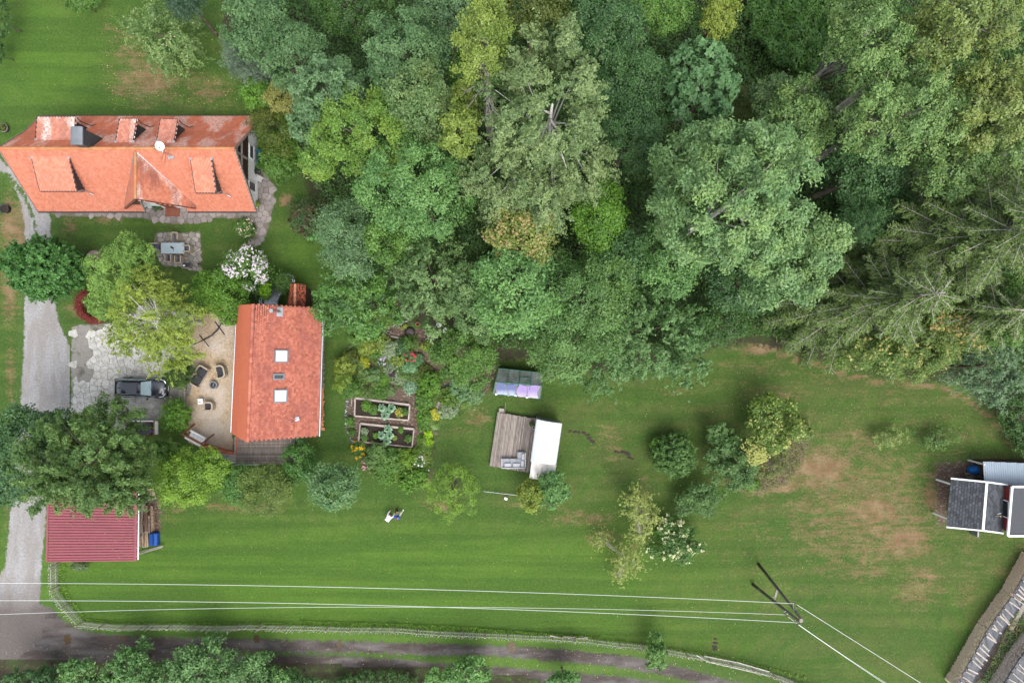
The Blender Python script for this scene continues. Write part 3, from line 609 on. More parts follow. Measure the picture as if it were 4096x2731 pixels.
T('linden with tan flower bracts below the great birch', (1205, 530), (80, 72), 16, ((0.08, 0.115, 0.03), (0.20, 0.24, 0.08), (0.16, 0.17, 0.06), .3, .4), 'linden_tree', group=GW, flowers=((0.38, 0.30, 0.13), 420, .085))
T('dark gap tree between the linden and the left maple', (1090, 560), (60, 70), 10, DARK, group=GW)
T('fresh bright green tree right of the tan linden', (1378, 505), (62, 72), 14, FRESH, group=GW)
T('bluish dark tree below the fresh green one', (1420, 585), (75, 60), 13, DEEP, group=GW)
T('bright maple with pointed leaf rosettes above the greenhouse', (1195, 665), (118, 112), 16, MAP2, 'maple_tree', group=GW, leaf=.112)
T('olive green ash between the narrow ash and the bright maple', (1085, 690), (65, 95), 14, GREY, 'ash_tree', style='fan', group=GW)
T('broad dull green hazel above the lawn edge, right of the bright maple', (1345, 700), (120, 125), 15, ((0.038, 0.095, 0.030), (0.120, 0.215, 0.080)), 'hazel_tree', group=GW, extra=((1290, 800, 75, 8),))
T('low spreading hazel with its skirt over the lawn edge', (1470, 770), (145, 100), 12, ((0.038, 0.095, 0.036), (0.120, 0.215, 0.098)), 'hazel_tree', style='droop', group=GW, flat=.7, extra=((1580, 830, 50, 5), (1380, 840, 55, 5)))
T('dark thicket tree between the hazels and the spruces', (1640, 740), (70, 55), 7, DARK, 'thicket', 'shrub', group=GW, leaf=.08)
T('huge grey-green maple in the right half of the wood', (1675, 470), (190, 185), 21, ((0.050, 0.115, 0.050), (0.170, 0.280, 0.145), (0.18, 0.27, 0.10), .4, .6), 'maple_tree', group=GW, leaf=.10, clump=.8, rough=.14, lobes=9, bark=m_barkw, limbs=8, dens=1.15, extra=((1800, 620, 85, 14), (1880, 560, 62, 14), (1560, 380, 60, 14), (1760, 350, 60, 15)))
T('green tree under the huge maple at its lower left', (1530, 600), (90, 80), 13, MAP2, group=GW)
T('spare dark tree under the lower right of the huge maple', (1690, 660), (80, 60), 9, DEEP, group=GW)
T('linden in yellow flower at the curved lawn edge below the spruces', (2010, 815), (95, 45), 8, ((0.055, 0.11, 0.028), (0.150, 0.21, 0.06)), 'linden_tree', group=GW, flowers=((0.42, 0.38, 0.14), 380, .11), extra=((2110, 800, 75, 6.5), (2200, 770, 50, 7)))
T('linden with tan bracts right of the yellow flowering one', (2210, 735), (85, 60), 11, ((0.070, 0.11, 0.028), (0.180, 0.23, 0.07)), 'linden_tree', group=GW, flowers=((0.42, 0.31, 0.12), 260, .11))
T('blue-green willow by the right edge above the dark hedge', (2268, 845), (72, 78), 9, ((0.050, 0.100, 0.062), (0.155, 0.235, 0.160)), 'willow_tree', style='droop', group=GW)
T('green tree at the right edge above the willow', (2335, 720), (60, 90), 13, MID, group=GW)
T('dark evergreen hedge bush at the right edge of the lawn', (2345, 940), (42, 60), 3.5, DARK, 'hedge_bush', 'shrub', leaf=.07)
T('lower dark bush at the right edge, just above the garden house', (2352, 1015), (30, 30), 2.2, DARK, 'hedge_bush', 'shrub', leaf=.07)
# --- around the long house
T('pale shrub tree with cream flowers on the back lawn', (385, 88), (82, 72), 6, ((0.060, 0.120, 0.045), (0.185, 0.270, 0.120)), 'flowering_tree', style='droop', leaf=.08, flowers=((0.40, 0.42, 0.22), 90, .07))
T('dark conifer at the top edge behind the pale shrub tree', (425, 5), (40, 38), 7, ((0.022, 0.055, 0.040), (0.060, 0.11, 0.085)), 'conifer', style='spike', leaf=.06)
T('blue spruce at the left edge of the wood', (560, 135), (40, 52), 9, BLUE, 'spruce_tree', style='spike', leaf=.07, asp=.3, flat=1.2)
T('small blue-green bush just below the blue spruce', (595, 170), (28, 26), 5, BLUE, 'conifer', style='spike', leaf=.07, asp=.3)
T('small bush cut by the top edge of the back lawn', (192, 5), (38, 24), 2.5, MID, 'shrub', 'shrub', leaf=.07)
T('dark hedge end in the top left corner', (2, 45), (22, 60), 3, DARK, 'hedge_bush', 'shrub', leaf=.07)
T('dark hedge piece on the left edge below the corner', (-2, 120), (16, 26), 2.2, DARK, 'hedge_bush', 'shrub', leaf=.07)
T('half dead yellowish bush between the blue spruce and the long house', (650, 222), (36, 36), 6, ((0.12, 0.13, 0.04), (0.24, 0.25, 0.09), (0.30, 0.24, 0.15), .3, .7), 'shrub', 'shrub', bark=m_barkg, limbs=14)
T('fresh green bush left of the half dead bush', (597, 215), (40, 38), 5, FRESH, 'shrub', 'shrub')
T('dark shrub at the corner of the long roof', (632, 292), (52, 58), 4.5, ((0.035, 0.065, 0.012), (0.10, 0.15, 0.03), (0.11, 0.10, 0.03), .3, .6), 'shrub', 'shrub', leaf=.07)
T('bright round-leaved bush beside the white gable', (635, 375), (38, 36), 3, MID, 'shrub', 'shrub')
T('low grass-green bush at the foot of the maple by the gable', (655, 340), (36, 32), 2.4, FRESH, 'shrub', 'shrub', leaf=.07)
T('staghorn sumac with dark red tips on the lawn', (705, 500), (45, 46), 3.2, ((0.022, 0.055, 0.028), (0.070, 0.12, 0.055), (0.11, 0.025, 0.022), .3, .5), 'sumac', 'shrub', bark=m_barkg, limbs=22, dens=.8, style='fan', flowers=((0.10, 0.02, 0.02), 50, .09))
T('bright green sumac shoot below the dark red one', (722, 530), (24, 24), 2, ((0.05, .14, .05), (.13, .28, .1)), 'sumac', 'shrub', style='fan')
T('rose bush with pale pink blooms beside the flagstone path', (565, 525), (22, 27), 1.3, MID, 'rose_bush', 'shrub', leaf=.06, flowers=((0.75, 0.55, 0.50), 38, .08))
# --- left part
T('dense round hornbeam with upright shoots beside the gravel lane', (103, 617), (86, 70), 6.5, ((0.026, 0.085, 0.022), (0.085, 0.215, 0.065)), 'hornbeam_tree', style='spike', clump=.38, dens=2.6, leaf=.10, flat=1.0, zmin=-.8)
T('light green tree between the hornbeam and the dining patio', (282, 632), (84, 80), 8, ((0.060, 0.130, 0.028), (0.180, 0.300, 0.080)), 'acacia_tree', style='fan', leaf=.085, extra=((240, 690, 42, 4.5), (318, 590, 40, 6.5)))
T('yellow-green birch with white twigs over the forecourt', (365, 735), (90, 92), 10, ((0.095, 0.150, 0.025), (0.260, 0.320, 0.070)), 'birch_tree', style='droop', bark=m_barkw, limbs=36, leaf=.08, rough=.3, dens=.9, extra=((392, 800, 55, 5), (335, 660, 40, 7.5), (290, 770, 45, 5)))
T('bright green climbing vine thicket at the north corner of the tiled cottage', (512, 670), (52, 58), 4.5, FRESH, 'vine_thicket', 'shrub', leaf=.10, extra=((530, 720, 28, 2.5), (475, 655, 30, 3)))
T('hibiscus bush covered in pink blooms', (577, 612), (50, 48), 4, MID, 'hibiscus', 'shrub', flowers=((0.70, 0.62, 0.68), 380, .10), leaf=.07)
T('dark bush under the hibiscus', (585, 668), (36, 30), 1.6, DARK, 'shrub', 'shrub', leaf=.07)
T('lime green tuft beside the steel stair', (610, 668), (14, 20), 2.4, ((0.09, .2, .01), (.19, .38, .02)), 'shrub', 'shrub', leaf=.05)
T('feathery round conifer between the steel stair and the arched lamp', (650, 648), (26, 26), 2.4, ((0.03, .08, .02), (.09, .17, .05)), 'conifer', style='spike', leaf=.05, asp=.3)
T('great dark cypress over the red shed roof', (215, 1065), (128, 118), 12, CYP, 'cypress_tree', style='plume', clump=.62, leaf=.09, dens=1.5, rough=.2, flat=.95, zmin=-.5, asp=.45, extra=((262, 985, 60, 6), (280, 1115, 60, 8), (140, 1095, 56, 8)))
T('dark maple overhanging the gravel lane at the left edge', (62, 1040), (78, 108), 9, ((0.022, 0.066, 0.030), (0.075, 0.155, 0.072)), 'maple_tree', extra=((120, 985, 45, 5), (20, 1120, 40, 6)))
T('dark rounded yew right of the car bonnet', (412, 858), (34, 37), 2.6, ((0.025, .06, .012), (.085, .15, .03)), 'yew', 'shrub', style='spike', leaf=.055, asp=.35)
T('bright rounded yew below the wooden steps', (405, 952), (33, 38), 2.4, ((0.045, .12, .014), (.14, .27, .045)), 'yew', 'shrub', style='spike', leaf=.055, asp=.35)
T('yellow-green hedge maple beside the lumber heap', (430, 1095), (78, 62), 5.5, ((0.060, .13, .014), (.18, .30, .04)), 'hedge_shrub', 'shrub', leaf=.085, extra=((490, 1075, 45, 3.5),))
T('small maple bush at the foot of the swing seat', (385, 1035), (40, 30), 2.6, MID, 'hedge_shrub', 'shrub')
T('dark green hedge shrub below the terrace stair', (545, 1115), (42, 50), 4, ((0.03, .09, .022), (.095, .20, .055)), 'hedge_shrub', 'shrub', leaf=.08)
T('dull olive hedge shrub below the board deck', (612, 1120), (55, 55), 4.5, ((0.05, .085, .022), (.14, .20, .055)), 'hedge_shrub', 'shrub', leaf=.07)
T('ivy green hedge shrub at the right end of the board deck', (692, 1062), (40, 52), 3, ((0.025, .08, .018), (.08, .18, .045)), 'hedge_shrub', 'shrub', leaf=.08)
T('grey-green maple at the right end of the hedge', (768, 1115), (55, 55), 6, ((0.040, .10, .045), (.125, .22, .115)), 'maple_tree', leaf=.12)
T('walnut with glossy dark leaves between the cottage and the wood', (822, 695), (102, 82), 9, (WAL[0], WAL[1], None, .5), 'walnut_tree', leaf=.13, clump=.6, rough=.2)
T('round leafy apple tree between the herb garden and the greenhouse', (1070, 818), (76, 70), 7, MID, 'apple_tree', dens=1.2)
# --- trees on the meadow
T('sparse willow with long bare shoots beside the vegetable garden', (1042, 1122), (62, 68), 4.5, ((0.06, .125, .018), (.17, .29, .04)), 'willow_tree', style='fan', dens=.55, leaf=.07, asp=.35, rough=.35, limbs=40, zmin=-.1)
T('yellow-green bush below the site wagon', (1222, 1135), (32, 36), 3.4, YEL, 'shrub', 'shrub', leaf=.08)
T('green maple bush touching the site wagon porch', (1268, 1115), (36, 46), 4, MAP2, 'shrub', 'shrub', leaf=.09, rough=.3)
T('round rhododendron with pointed leaf stars on the meadow', (1547, 1045), (52, 54), 3.4, ((0.034, .082, .024), (.105, .20, .065)), 'rhododendron', 'shrub', style='spike', clump=.3, leaf=.12, asp=.3, flat=.9, dens=1.6, zmin=-.8, lobes=2)
T('small light sapling at the edge of the rhododendron', (1508, 1022), (14, 16), 1.6, FRESH, 'sapling', 'shrub', leaf=.09)
T('dark blue-green shrub below the rhododendron', (1608, 1140), (50, 44), 3.2, ((0.034, .082, .028), (.105, .19, .075)), 'shrub', 'shrub', rough=.38, clump=.5, extra=((1570, 1160, 24, 1.5),))
T('dark leafy shrub left of the yellow flowering bush', (1680, 1045), (58, 78), 3.8, ((0.034, .082, .028), (.105, .19, .075)), 'shrub', 'shrub', rough=.42, clump=.5, extra=((1650, 995, 28, 2.4), (1710, 1100, 26, 1.5)))
T('bush in full yellow flower on the meadow', (1765, 975), (62, 56), 4.2, ((0.05, .10, .02), (.14, .21, .05)), 'flowering_bush', 'shrub', rough=.35, flowers=((0.38, 0.40, 0.12), 520, .10), extra=((1740, 1030, 26, 3),))
T('thin grey twiggy bush below the yellow flowering bush', (1760, 1065), (45, 42), 1.4, ((0.07, .10, .04), (.16, .18, .08), (.2, .15, .09), .3, .7), 'shrub', 'shrub', bark=m_barkg, limbs=30, dens=.5, leaf=.06)
T('low fresh bush at the lower tip of the shrub bed', (1722, 1112), (22, 16), 1.0, FRESH, 'shrub', 'shrub', leaf=.06)
T('pale weedy bush at the right of the shrub bed', (1835, 985), (32, 34), .9, ((0.08, .12, .04), (.2, .24, .09)), 'shrub', 'shrub', dens=.5, leaf=.06)
T('pale willow standing above the white flowering elder', (1466, 1158), (26, 46), 4.6, WILL, 'willow_tree', style='droop', dens=1.5, leaf=.07, asp=.35, rough=.4, bark=m_barkg, limbs=26, clump=.42, extra=((1490, 1192, 20, 3.2), (1472, 1222, 20, 3.0)))
T('pale willow lowest on the meadow, drooping towards the wires', (1440, 1288), (28, 22), 3.8, WILL, 'willow_tree', style='droop', dens=1.5, leaf=.07, asp=.35, rough=.35, bark=m_barkg, limbs=22, clump=.42, extra=((1422, 1322, 13, 2.2), (1382, 1242, 11, 2.2)))
T('elder bush with cream white flower heads', (1550, 1240), (52, 52), 3.2, ((0.03, .08, .02), (.09, .18, .05)), 'elder_bush', 'shrub', rough=.3, flowers=((0.50, 0.52, 0.28), 110, .15))
T('pale young fruit bush, left of the two near the garden house', (2040, 1003), (38, 28), 1.8, ((0.09, .14, .05), (.23, .28, .12)), 'shrub', 'shrub', dens=.35, leaf=.06, rough=.35)
T('thin young fruit bush nearer to the garden house', (2150, 1010), (48, 34), 1.8, ((0.045, .10, .03), (.13, .20, .07)), 'shrub', 'shrub', dens=.3, leaf=.06, rough=.35, limbs=20)
T('maple sapling growing through the picket fence', (1508, 1498), (24, 40), 3, ((0.045, .11, .03), (.13, .24, .08)), 'sapling', 'tree', leaf=.10, rough=.3)
T('small grey-green shrub against the red shed wall', (182, 1300), (20, 10), .9, ((0.05, .09, .05), (.13, .18, .11)), 'shrub', 'shrub', leaf=.06)
# --- trees below the track
GB = 'maples along the lower edge of the picture'
MB1 = ((0.045, .11, .045), (.140, .255, .115))
T('tall maple in the middle of the lower left group', (465, 1535), (60, 66), 4.8, MB1, 'maple_tree', group=GB, leaf=.112)
T('maple with the widest crown of the lower left group', (560, 1548), (78, 58), 4.4, MB1, 'maple_tree', group=GB, leaf=.112)
T('maple standing out over the track left of the widest one', (305, 1542), (52, 58), 4.4, MAP2, 'maple_tree', group=GB, leaf=.112)
T('narrow maple of the lower left group nearest the lane', (180, 1550), (38, 46), 3.6, MAP2, 'maple_tree', group=GB, leaf=.112)
T('low maple bush filling the gap left of the tall middle maple', (385, 1556), (50, 40), 3.2, MB1, 'maple_tree', group=GB, leaf=.1)
T('low maple bush at the right end of the lower left group', (640, 1560), (44, 34), 3.0, MAP2, 'maple_tree', group=GB, leaf=.1)
T('low bluish bush at the left end of the lower left group', (120, 1562), (44, 32), 2.6, DEEP, 'shrub', 'shrub', group=GB)
T('dark bush at the bottom edge below the lane', (60, 1565), (60, 28), 4, DEEP, 'shrub', 'shrub', group=GB)
T('low dark bushes between the lower maples', (245, 1570), (60, 20), 3, DARK, 'shrub', 'shrub')
T('dark low bush right of the widest lower maple', (680, 1572), (55, 20), 3, DEEP, 'shrub', 'shrub')
T('bright maple with flat leaf plates at the bottom centre', (1078, 1550), (50, 40), 3.6, ((0.05, .13, .04), (.15, .29, .10)), 'maple_tree', group=GB, leaf=.112)
T('small maple left of the bottom centre one', (995, 1560), (24, 26), 2.8, ((0.05, .13, .04), (.15, .29, .10)), 'maple_tree', group=GB, leaf=.112)
T('small maple at the bottom edge right of the centre', (1295, 1562), (38, 24), 3.0, MAP2, 'maple_tree', group=GB, leaf=.12)
T('dark ivy patch at the bottom edge between the maples', (860, 1560), (110, 22), 1.5, DARK, 'shrub', 'shrub', leaf=.07)
# spruces: whorls of drooping limbs with grey bark showing
m_barkl = pm('spruce_bark_pale', (.46, .42, .38), .85, var=.4, scale=5, stretch=(1, 1, .3), bump=.5)
def spruce(label, base, H, Rb, seed, cols, z0=1.5, name='spruce_tree'):
    rg = np.random.default_rng(seed); B = P(*base); t = thing(name, label, 'tree', B, GW); b = MB()
    b.tube([B - Vector((0, 0, .2)), B + Vector((0, 0, H * .5)), B + Vector((0, 0, H))], [.34, .22, .04], 10); b.build('trunk', m_barkl, t, smooth=True)
    br = MB(); P0, N0, T0, S0 = [], [], [], []; z = z0
    while z < H - .4:
        f = 1 - (z - z0) / (H - z0); L = Rb * (.18 + .82 * f ** .8); nb = rg.integers(4, 7)
        for q in range(nb):
            a = rg.uniform(0, 2 * PI); l = L * rg.uniform(.7, 1.15); dx, dy = math.cos(a), math.sin(a); pts = []
            for s in np.linspace(0, 1, 7): pts.append((B.x + dx * l * s, B.y + dy * l * s, z + l * (.18 * s - .42 * s * s + .16 * s ** 3) + rg.uniform(-.05, .05)))
            pts = np.array(pts); br.tube(pts, list(np.linspace(.052 * (.5 + f), .012, 7)), 5)
            nside = int(l / .22); 
            for i in range(nside):
                s = (i + rg.uniform(.1, .9)) / nside
                if s < .12: continue
                w = l * .34 * (1 - s * .75) * rg.uniform(.6, 1.1); p = pts[min(int(s * 6), 5)] * (1 - (s * 6) % 1) + pts[min(int(s * 6) + 1, 6)] * ((s * 6) % 1)
                for sd in (-1, 1):
                    e = np.array([dx * .55 - dy * sd * .85, dy * .55 + dx * sd * .85, -.18]); m = int(max(5, w / .026)); u = rg.uniform(.03, 1, m)
                    pp = p + e * (u * w)[:, None] + rg.normal(size=(m, 3)) * .055; pp[:, 2] -= .05 + .16 * u * w
                    P0.append(pp); N0.append(np.tile([0, 0, 1.0], (m, 1)) + rg.normal(size=(m, 3)) * .45); T0.append(np.tile(e, (m, 1))); S0.append(np.full(m, rg.uniform(0, .6)))
                    if rg.random() < .4: br.tube([p, p + e * w * .95], [.015, .006], 3)
        z += rg.uniform(.45, .72)
    br.build('branches', m_barkl, t, smooth=True)
    pos, nr, tg, to = np.concatenate(P0), unit(np.concatenate(N0)), np.concatenate(T0), np.concatenate(S0); n = len(pos); LEAFN[0] += n
    tt = unit(tg + rg.normal(size=(n, 3)) * .5); bb = unit(np.cross(nr, tt)); sz = rg.uniform(.08, .14, n)[:, None]
    V = np.stack([pos - tt * sz - bb * sz * .38, pos - tt * sz + bb * sz * .38, pos + tt * sz], 1).reshape(-1, 3)
    raw_mesh('crown', V, np.arange(3 * n).reshape(n, 3), leafmat(*cols), t, tone=np.clip(to + rg.uniform(0, .4, n), 0, 1)); return t
SPC = ((0.048, 0.095, 0.030), (0.165, 0.230, 0.090), (0.075, 0.12, 0.045), .3, .5)
spruce('old spruce whose grey trunk leans out to the right edge', (3480, 1045), 24, 7.2, 1, SPC)
spruce('spruce with long grey limbs reaching over the curved lawn edge', (3290, 1225), 17, 6.6, 2, SPC, 1.0)
spruce('outermost spruce behind the flowering lindens', (3600, 1270), 16, 5.6, 3, SPC, 1.2)
spruce('spruce in the middle of the right edge with bare grey twigs', (3700, 900), 20, 6.0, 4, SPC)
# dead limbs of the lime
def deadwood(label, c, z, seed, L=2.4, n=9):
    rg = np.random.default_rng(seed); C = D(*c, z); t = thing('dead_tree', label, 'dead tree', (C.x, C.y, 0)); b = MB(); b.tube([(C.x, C.y, 0), (C.x + .2, C.y + .1, z * .5), C], [.2, .14, .07], 7); b.build('trunk', m_barkg, t, smooth=True); b = MB()
    for i in range(n):
        a = rg.uniform(1.2, 5.0); l = L * rg.uniform(.5, 1); p = C; h = a
        for k in range(4):
            q = p + Vector((math.cos(h) * l * .27, math.sin(h) * l * .27, rg.uniform(-.1, .35))); b.tube([p, q], [.036 - .007 * k, .03 - .007 * k], 5)
            for _ in range(2):
                e = q + Vector((math.cos(h + rg.uniform(-1, 1)) * l * .25, math.sin(h + rg.uniform(-1, 1)) * l * .25, rg.uniform(0, .3))); b.tube([q, e], [.018, .008], 4)
            p = q; h += rg.uniform(-.5, .5)
    b.build('branches', m_barkg, t, smooth=True)
deadwood('bare white dead limbs between the yellow lime and the birch', (1122, 180), 19.5, 3, 2.8, 10)
# undergrowth
def undergrowth(name, poly, n, zfun, cols, leaf, seed, clump=1.1, kind='stuff', m=None, lab=None):
    rg = np.random.default_rng(seed); p = np.array([(v[0], v[1]) for v in poly]); lo, hi = p.min(0), p.max(0); pts = rg.uniform(lo, hi, (int(n * 1.8), 2)); pts = pts[sdist(pts[:, 0], pts[:, 1], p) > 0][:n]
    x, y = pts.T; h = zfun(x, y); u = rg.uniform(0.35, 1, len(x)); z = h * (1 - (1 - u) ** 2 * .8) + .03; e = .2
    gx = (zfun(x + e, y) - h) / e; gy = (zfun(x, y + e) - h) / e
    nr = unit(np.stack([-gx * .5, -gy * .5, np.ones_like(x)], 1) + rg.normal(size=(len(x), 3)) * .45)
    V, Q = leafquads(np.stack([x, y, z], 1), nr, leaf * rg.uniform(.7, 1.3, len(x)), .55, rg)
    o = raw_mesh(name, V, Q, m or leafmat(*cols), None, tone=np.clip(.2 + .6 * vnoise(x * clump, y * clump, 5) + rg.uniform(-.2, .2, len(x)), 0, 1)); o['kind'] = kind
    if lab: o['label'] = lab
    return o
uh = lambda x, y: .4 + 3.0 * np.clip(fbm(x * .35, y * .35, 31, 3) - .3, 0, 1) * 1.6 + .9 * vnoise(x * 1.1, y * 1.1, 9)
innerw = [(560,-60),(2440,-60),(2440,900),(2240,850),(2080,840),(1900,800),(1740,770),(1640,780),(1560,800),(1400,830),(1290,840),(1260,800),(1150,800),(1060,730),(930,690),(800,600),(730,430),(690,330),(670,240),(600,190),(560,60)]
undergrowth('undergrowth', [D(*q) for q in innerw], 170000, uh, ((0.016, 0.05, 0.014), (0.06, 0.13, 0.035), (0.035, 0.09, 0.018), .3, .6), .13, 51)
kh = lambda x, y: 1.2 + 2.2 * vnoise(x * .7, y * .7, 3) + 1.2 * vnoise(x * 1.7, y * 1.7, 4)
undergrowth('knotweed', [D(*q) for q in [(1690,-20),(1920,-20),(1910,60),(1890,130),(1870,190),(1810,190),(1760,170),(1720,130),(1690,70)]], 11000, kh, ((0.022, 0.065, 0.018), (0.075, 0.165, 0.045), (0.05, 0.12, 0.02), .3, .6), .15, 52)
hw = lambda x, y: .25 + .7 * vnoise(x * .9, y * .9, 3)
undergrowth('weeds', [D(*q) for q in [(-40,1548),(300,1556),(800,1550),(1000,1562),(1250,1585),(1250,1640),(-40,1640)]], 12000, hw, DARK, .10, 53)
undergrowth('ground_elder', [D(*q) for q in [(610,240),(690,300),(700,400),(640,430),(600,360),(590,290)]], 4000, hw, MID, .08, 54)
undergrowth('bed_weeds', [R10(*q) for q in [(1560,1180),(1960,1020),(2030,1120),(1960,1300),(1850,1440),(1640,1510),(1440,1460),(1400,1340)]], 3500, lambda x, y: .15 + .5 * vnoise(x, y, 8), ((0.06, .09, .02), (.15, .18, .06), (.18, .13, .08), .3, .6), .06, 55)
th = lambda x, y: .05 + .22 * vnoise(x * 1.5, y * 1.5, 8)
undergrowth('tall_grass', [R6(*q) for q in [(470,620),(520,640),(520,800),(560,900),(690,1060),(1000,1090),(1600,1085),(2300,1085),(2300,1118),(1600,1118),(1000,1112),(680,1105),(540,930),(470,850)]], 9000, th, ((0.05, .12, .012), (.14, .26, .03)), .06, 56)
undergrowth('wayside_grass', [R7(*q) for q in [(0,1075),(600,1090),(1200,1115),(1800,1160),(2352,1200),(2352,1235),(1800,1195),(1200,1165),(600,1135),(0,1120)]], 6000, th, ((0.05, .12, .012), (.14, .26, .03)), .06, 57)
undergrowth('roadside_grass', [R8(*q) for q in [(0,1190),(600,1235),(1100,1310),(1500,1385),(2000,1510),(2000,1545),(1500,1425),(1100,1350),(600,1275),(0,1225)]], 6000, th, ((0.05, .12, .012), (.14, .26, .03)), .06, 58)

# ------------------------------------------------------------------ building materials
def tilemat(name, c1, c2, stain=(0.12, 0.045, 0.03), lichen=0.0, stainamt=.5, rough=.85, moss=0.0):
    t = NT(name); oi = t.n('ShaderNodeObjectInfo'); a = t.math('ADD', t.attr('tone'), oi.outputs['Random']); a = t.math('FRACT', a)
    c = t.mix(a, c1, c2); c = t.mix(t.ramp(t.noise(22, None, 3, .8), [(.35, .35), (.6, 0)]), c, tuple(x * .55 for x in c1))
    c = t.mix(t.math('MULTIPLY', t.ramp(t.noise(.7, t.pos((1.6, .45, 1), .3), 5, .7), [(.45, 0), (.62, 1)]), stainamt), c, stain)
    if lichen:
        l = t.math('MULTIPLY', t.ramp(t.noise(.5, t.pos((1.5, .5, 1), -.5), 3, .5), [(.5, 0), (.6, 1)]), t.ramp(t.noise(6, None, 4, .8), [(.42, 0), (.52, 1)])); c = t.mix(t.math('MULTIPLY', l, lichen), c, (.62, .56, .52))
    if moss:
        c = t.mix(t.math('MULTIPLY', t.ramp(t.noise(3.2, None, 4, .75), [(.6, 0), (.66, 1)]), moss), c, (.055, .05, .015))
        c = t.mix(t.ramp(t.noise(7.5, t.pos((1, 1, 1), 2), 1), [(.76, 0), (.79, .8)]), c, (.66, .6, .56))
    t.bsdf(c, rough, spec=.2, nor=t.bump(t.noise(40, None, 3), .3, .01)); return t.m
m_tile_s = tilemat('clay_tile', (.385, .130, .080), (.48, .19, .122), stain=(.38, .12, .07), stainamt=.3)
m_tile_n = tilemat('clay_tile_weathered', (.40, .110, .060), (.50, .165, .09), stain=(.29, .10, .07), stainamt=.45, lichen=.42)
m_tile_d = tilemat('clay_tile_pale', (.42, .15, .10), (.54, .25, .18), stain=(.28, .13, .10), lichen=.9, stainamt=.6)
m_tile_c = tilemat('clay_tile_mossy', (.31, .092, .063), (.46, .165, .112), stain=(.22, .07, .06), stainamt=.6, moss=.7)
m_tile_l = tilemat('clay_tile_new', (.46, .125, .065), (.50, .15, .08), stain=(.40, .11, .065), stainamt=.5)
m_tile_o = tilemat('clay_tile_old', (.035, .022, .02), (.48, .11, .05), stain=(.04, .03, .025), stainamt=.85)
m_ridge = tilemat('ridge_tile_clay', (.40, .14, .06), (.52, .22, .11), stain=(.30, .19, .08), stainamt=.6)
m_slate = pm('slate_cladding', (.055, .058, .062), .6, var=.35, scale=5, objrand=.2)
m_lead = pm('lead_sheet', (.24, .26, .28), .45, .6, var=.25, scale=2)
m_zinc = pm('zinc', (.50, .53, .57), .4, .7, var=.2, scale=2)
m_plast = pm('white_plaster', (.78, .79, .80), .9, var=.08, scale=1.5)
m_dwood = pm('dark_wood', (.075, .040, .028), .8, var=.4, scale=3, stretch=(1, 1, .2))
m_gut = pm('dark_gutter', (.06, .055, .055), .5, .3, var=.3)
m_glass = pm('window_glass', (.03, .035, .04), .06, var=.2, spec=.8, bump=0)
m_white = pm('white_paint', (.74, .74, .74), .5, var=.06)
m_steel = pm('galvanised_steel', (.42, .45, .47), .35, .8, var=.2)
m_gwood = pm('weathered_grey_wood', (.30, .265, .235), .85, var=.45, scale=2.2, stretch=(.6, 3, 1), objrand=.22)
m_gwood2 = pm('weathered_board', (.235, .195, .170), .85, var=.5, scale=3.2, stretch=(3, .35, 1), objrand=.25, bump=.5)
m_black = pm('black_plastic', (.02, .02, .022), .45, var=.2)
m_wick = pm('beige_wicker', (.42, .35, .27), .8, var=.3, scale=14, bump=.6)
m_cush = pm('charcoal_cushion', (.045, .045, .052), .9, var=.25, scale=6)
m_cushb = pm('blue_grey_cushion', (.11, .12, .19), .9, var=.2, scale=6)
m_rwood = pm('red_brown_wood', (.22, .075, .045), .6, var=.35, scale=3, stretch=(1, 1, .3))
m_terra = pm('terracotta', (.50, .20, .11), .85, var=.25, scale=5)
m_wsoil = pm('planting_soil', (.035, .025, .018), .95, var=.5, scale=9)

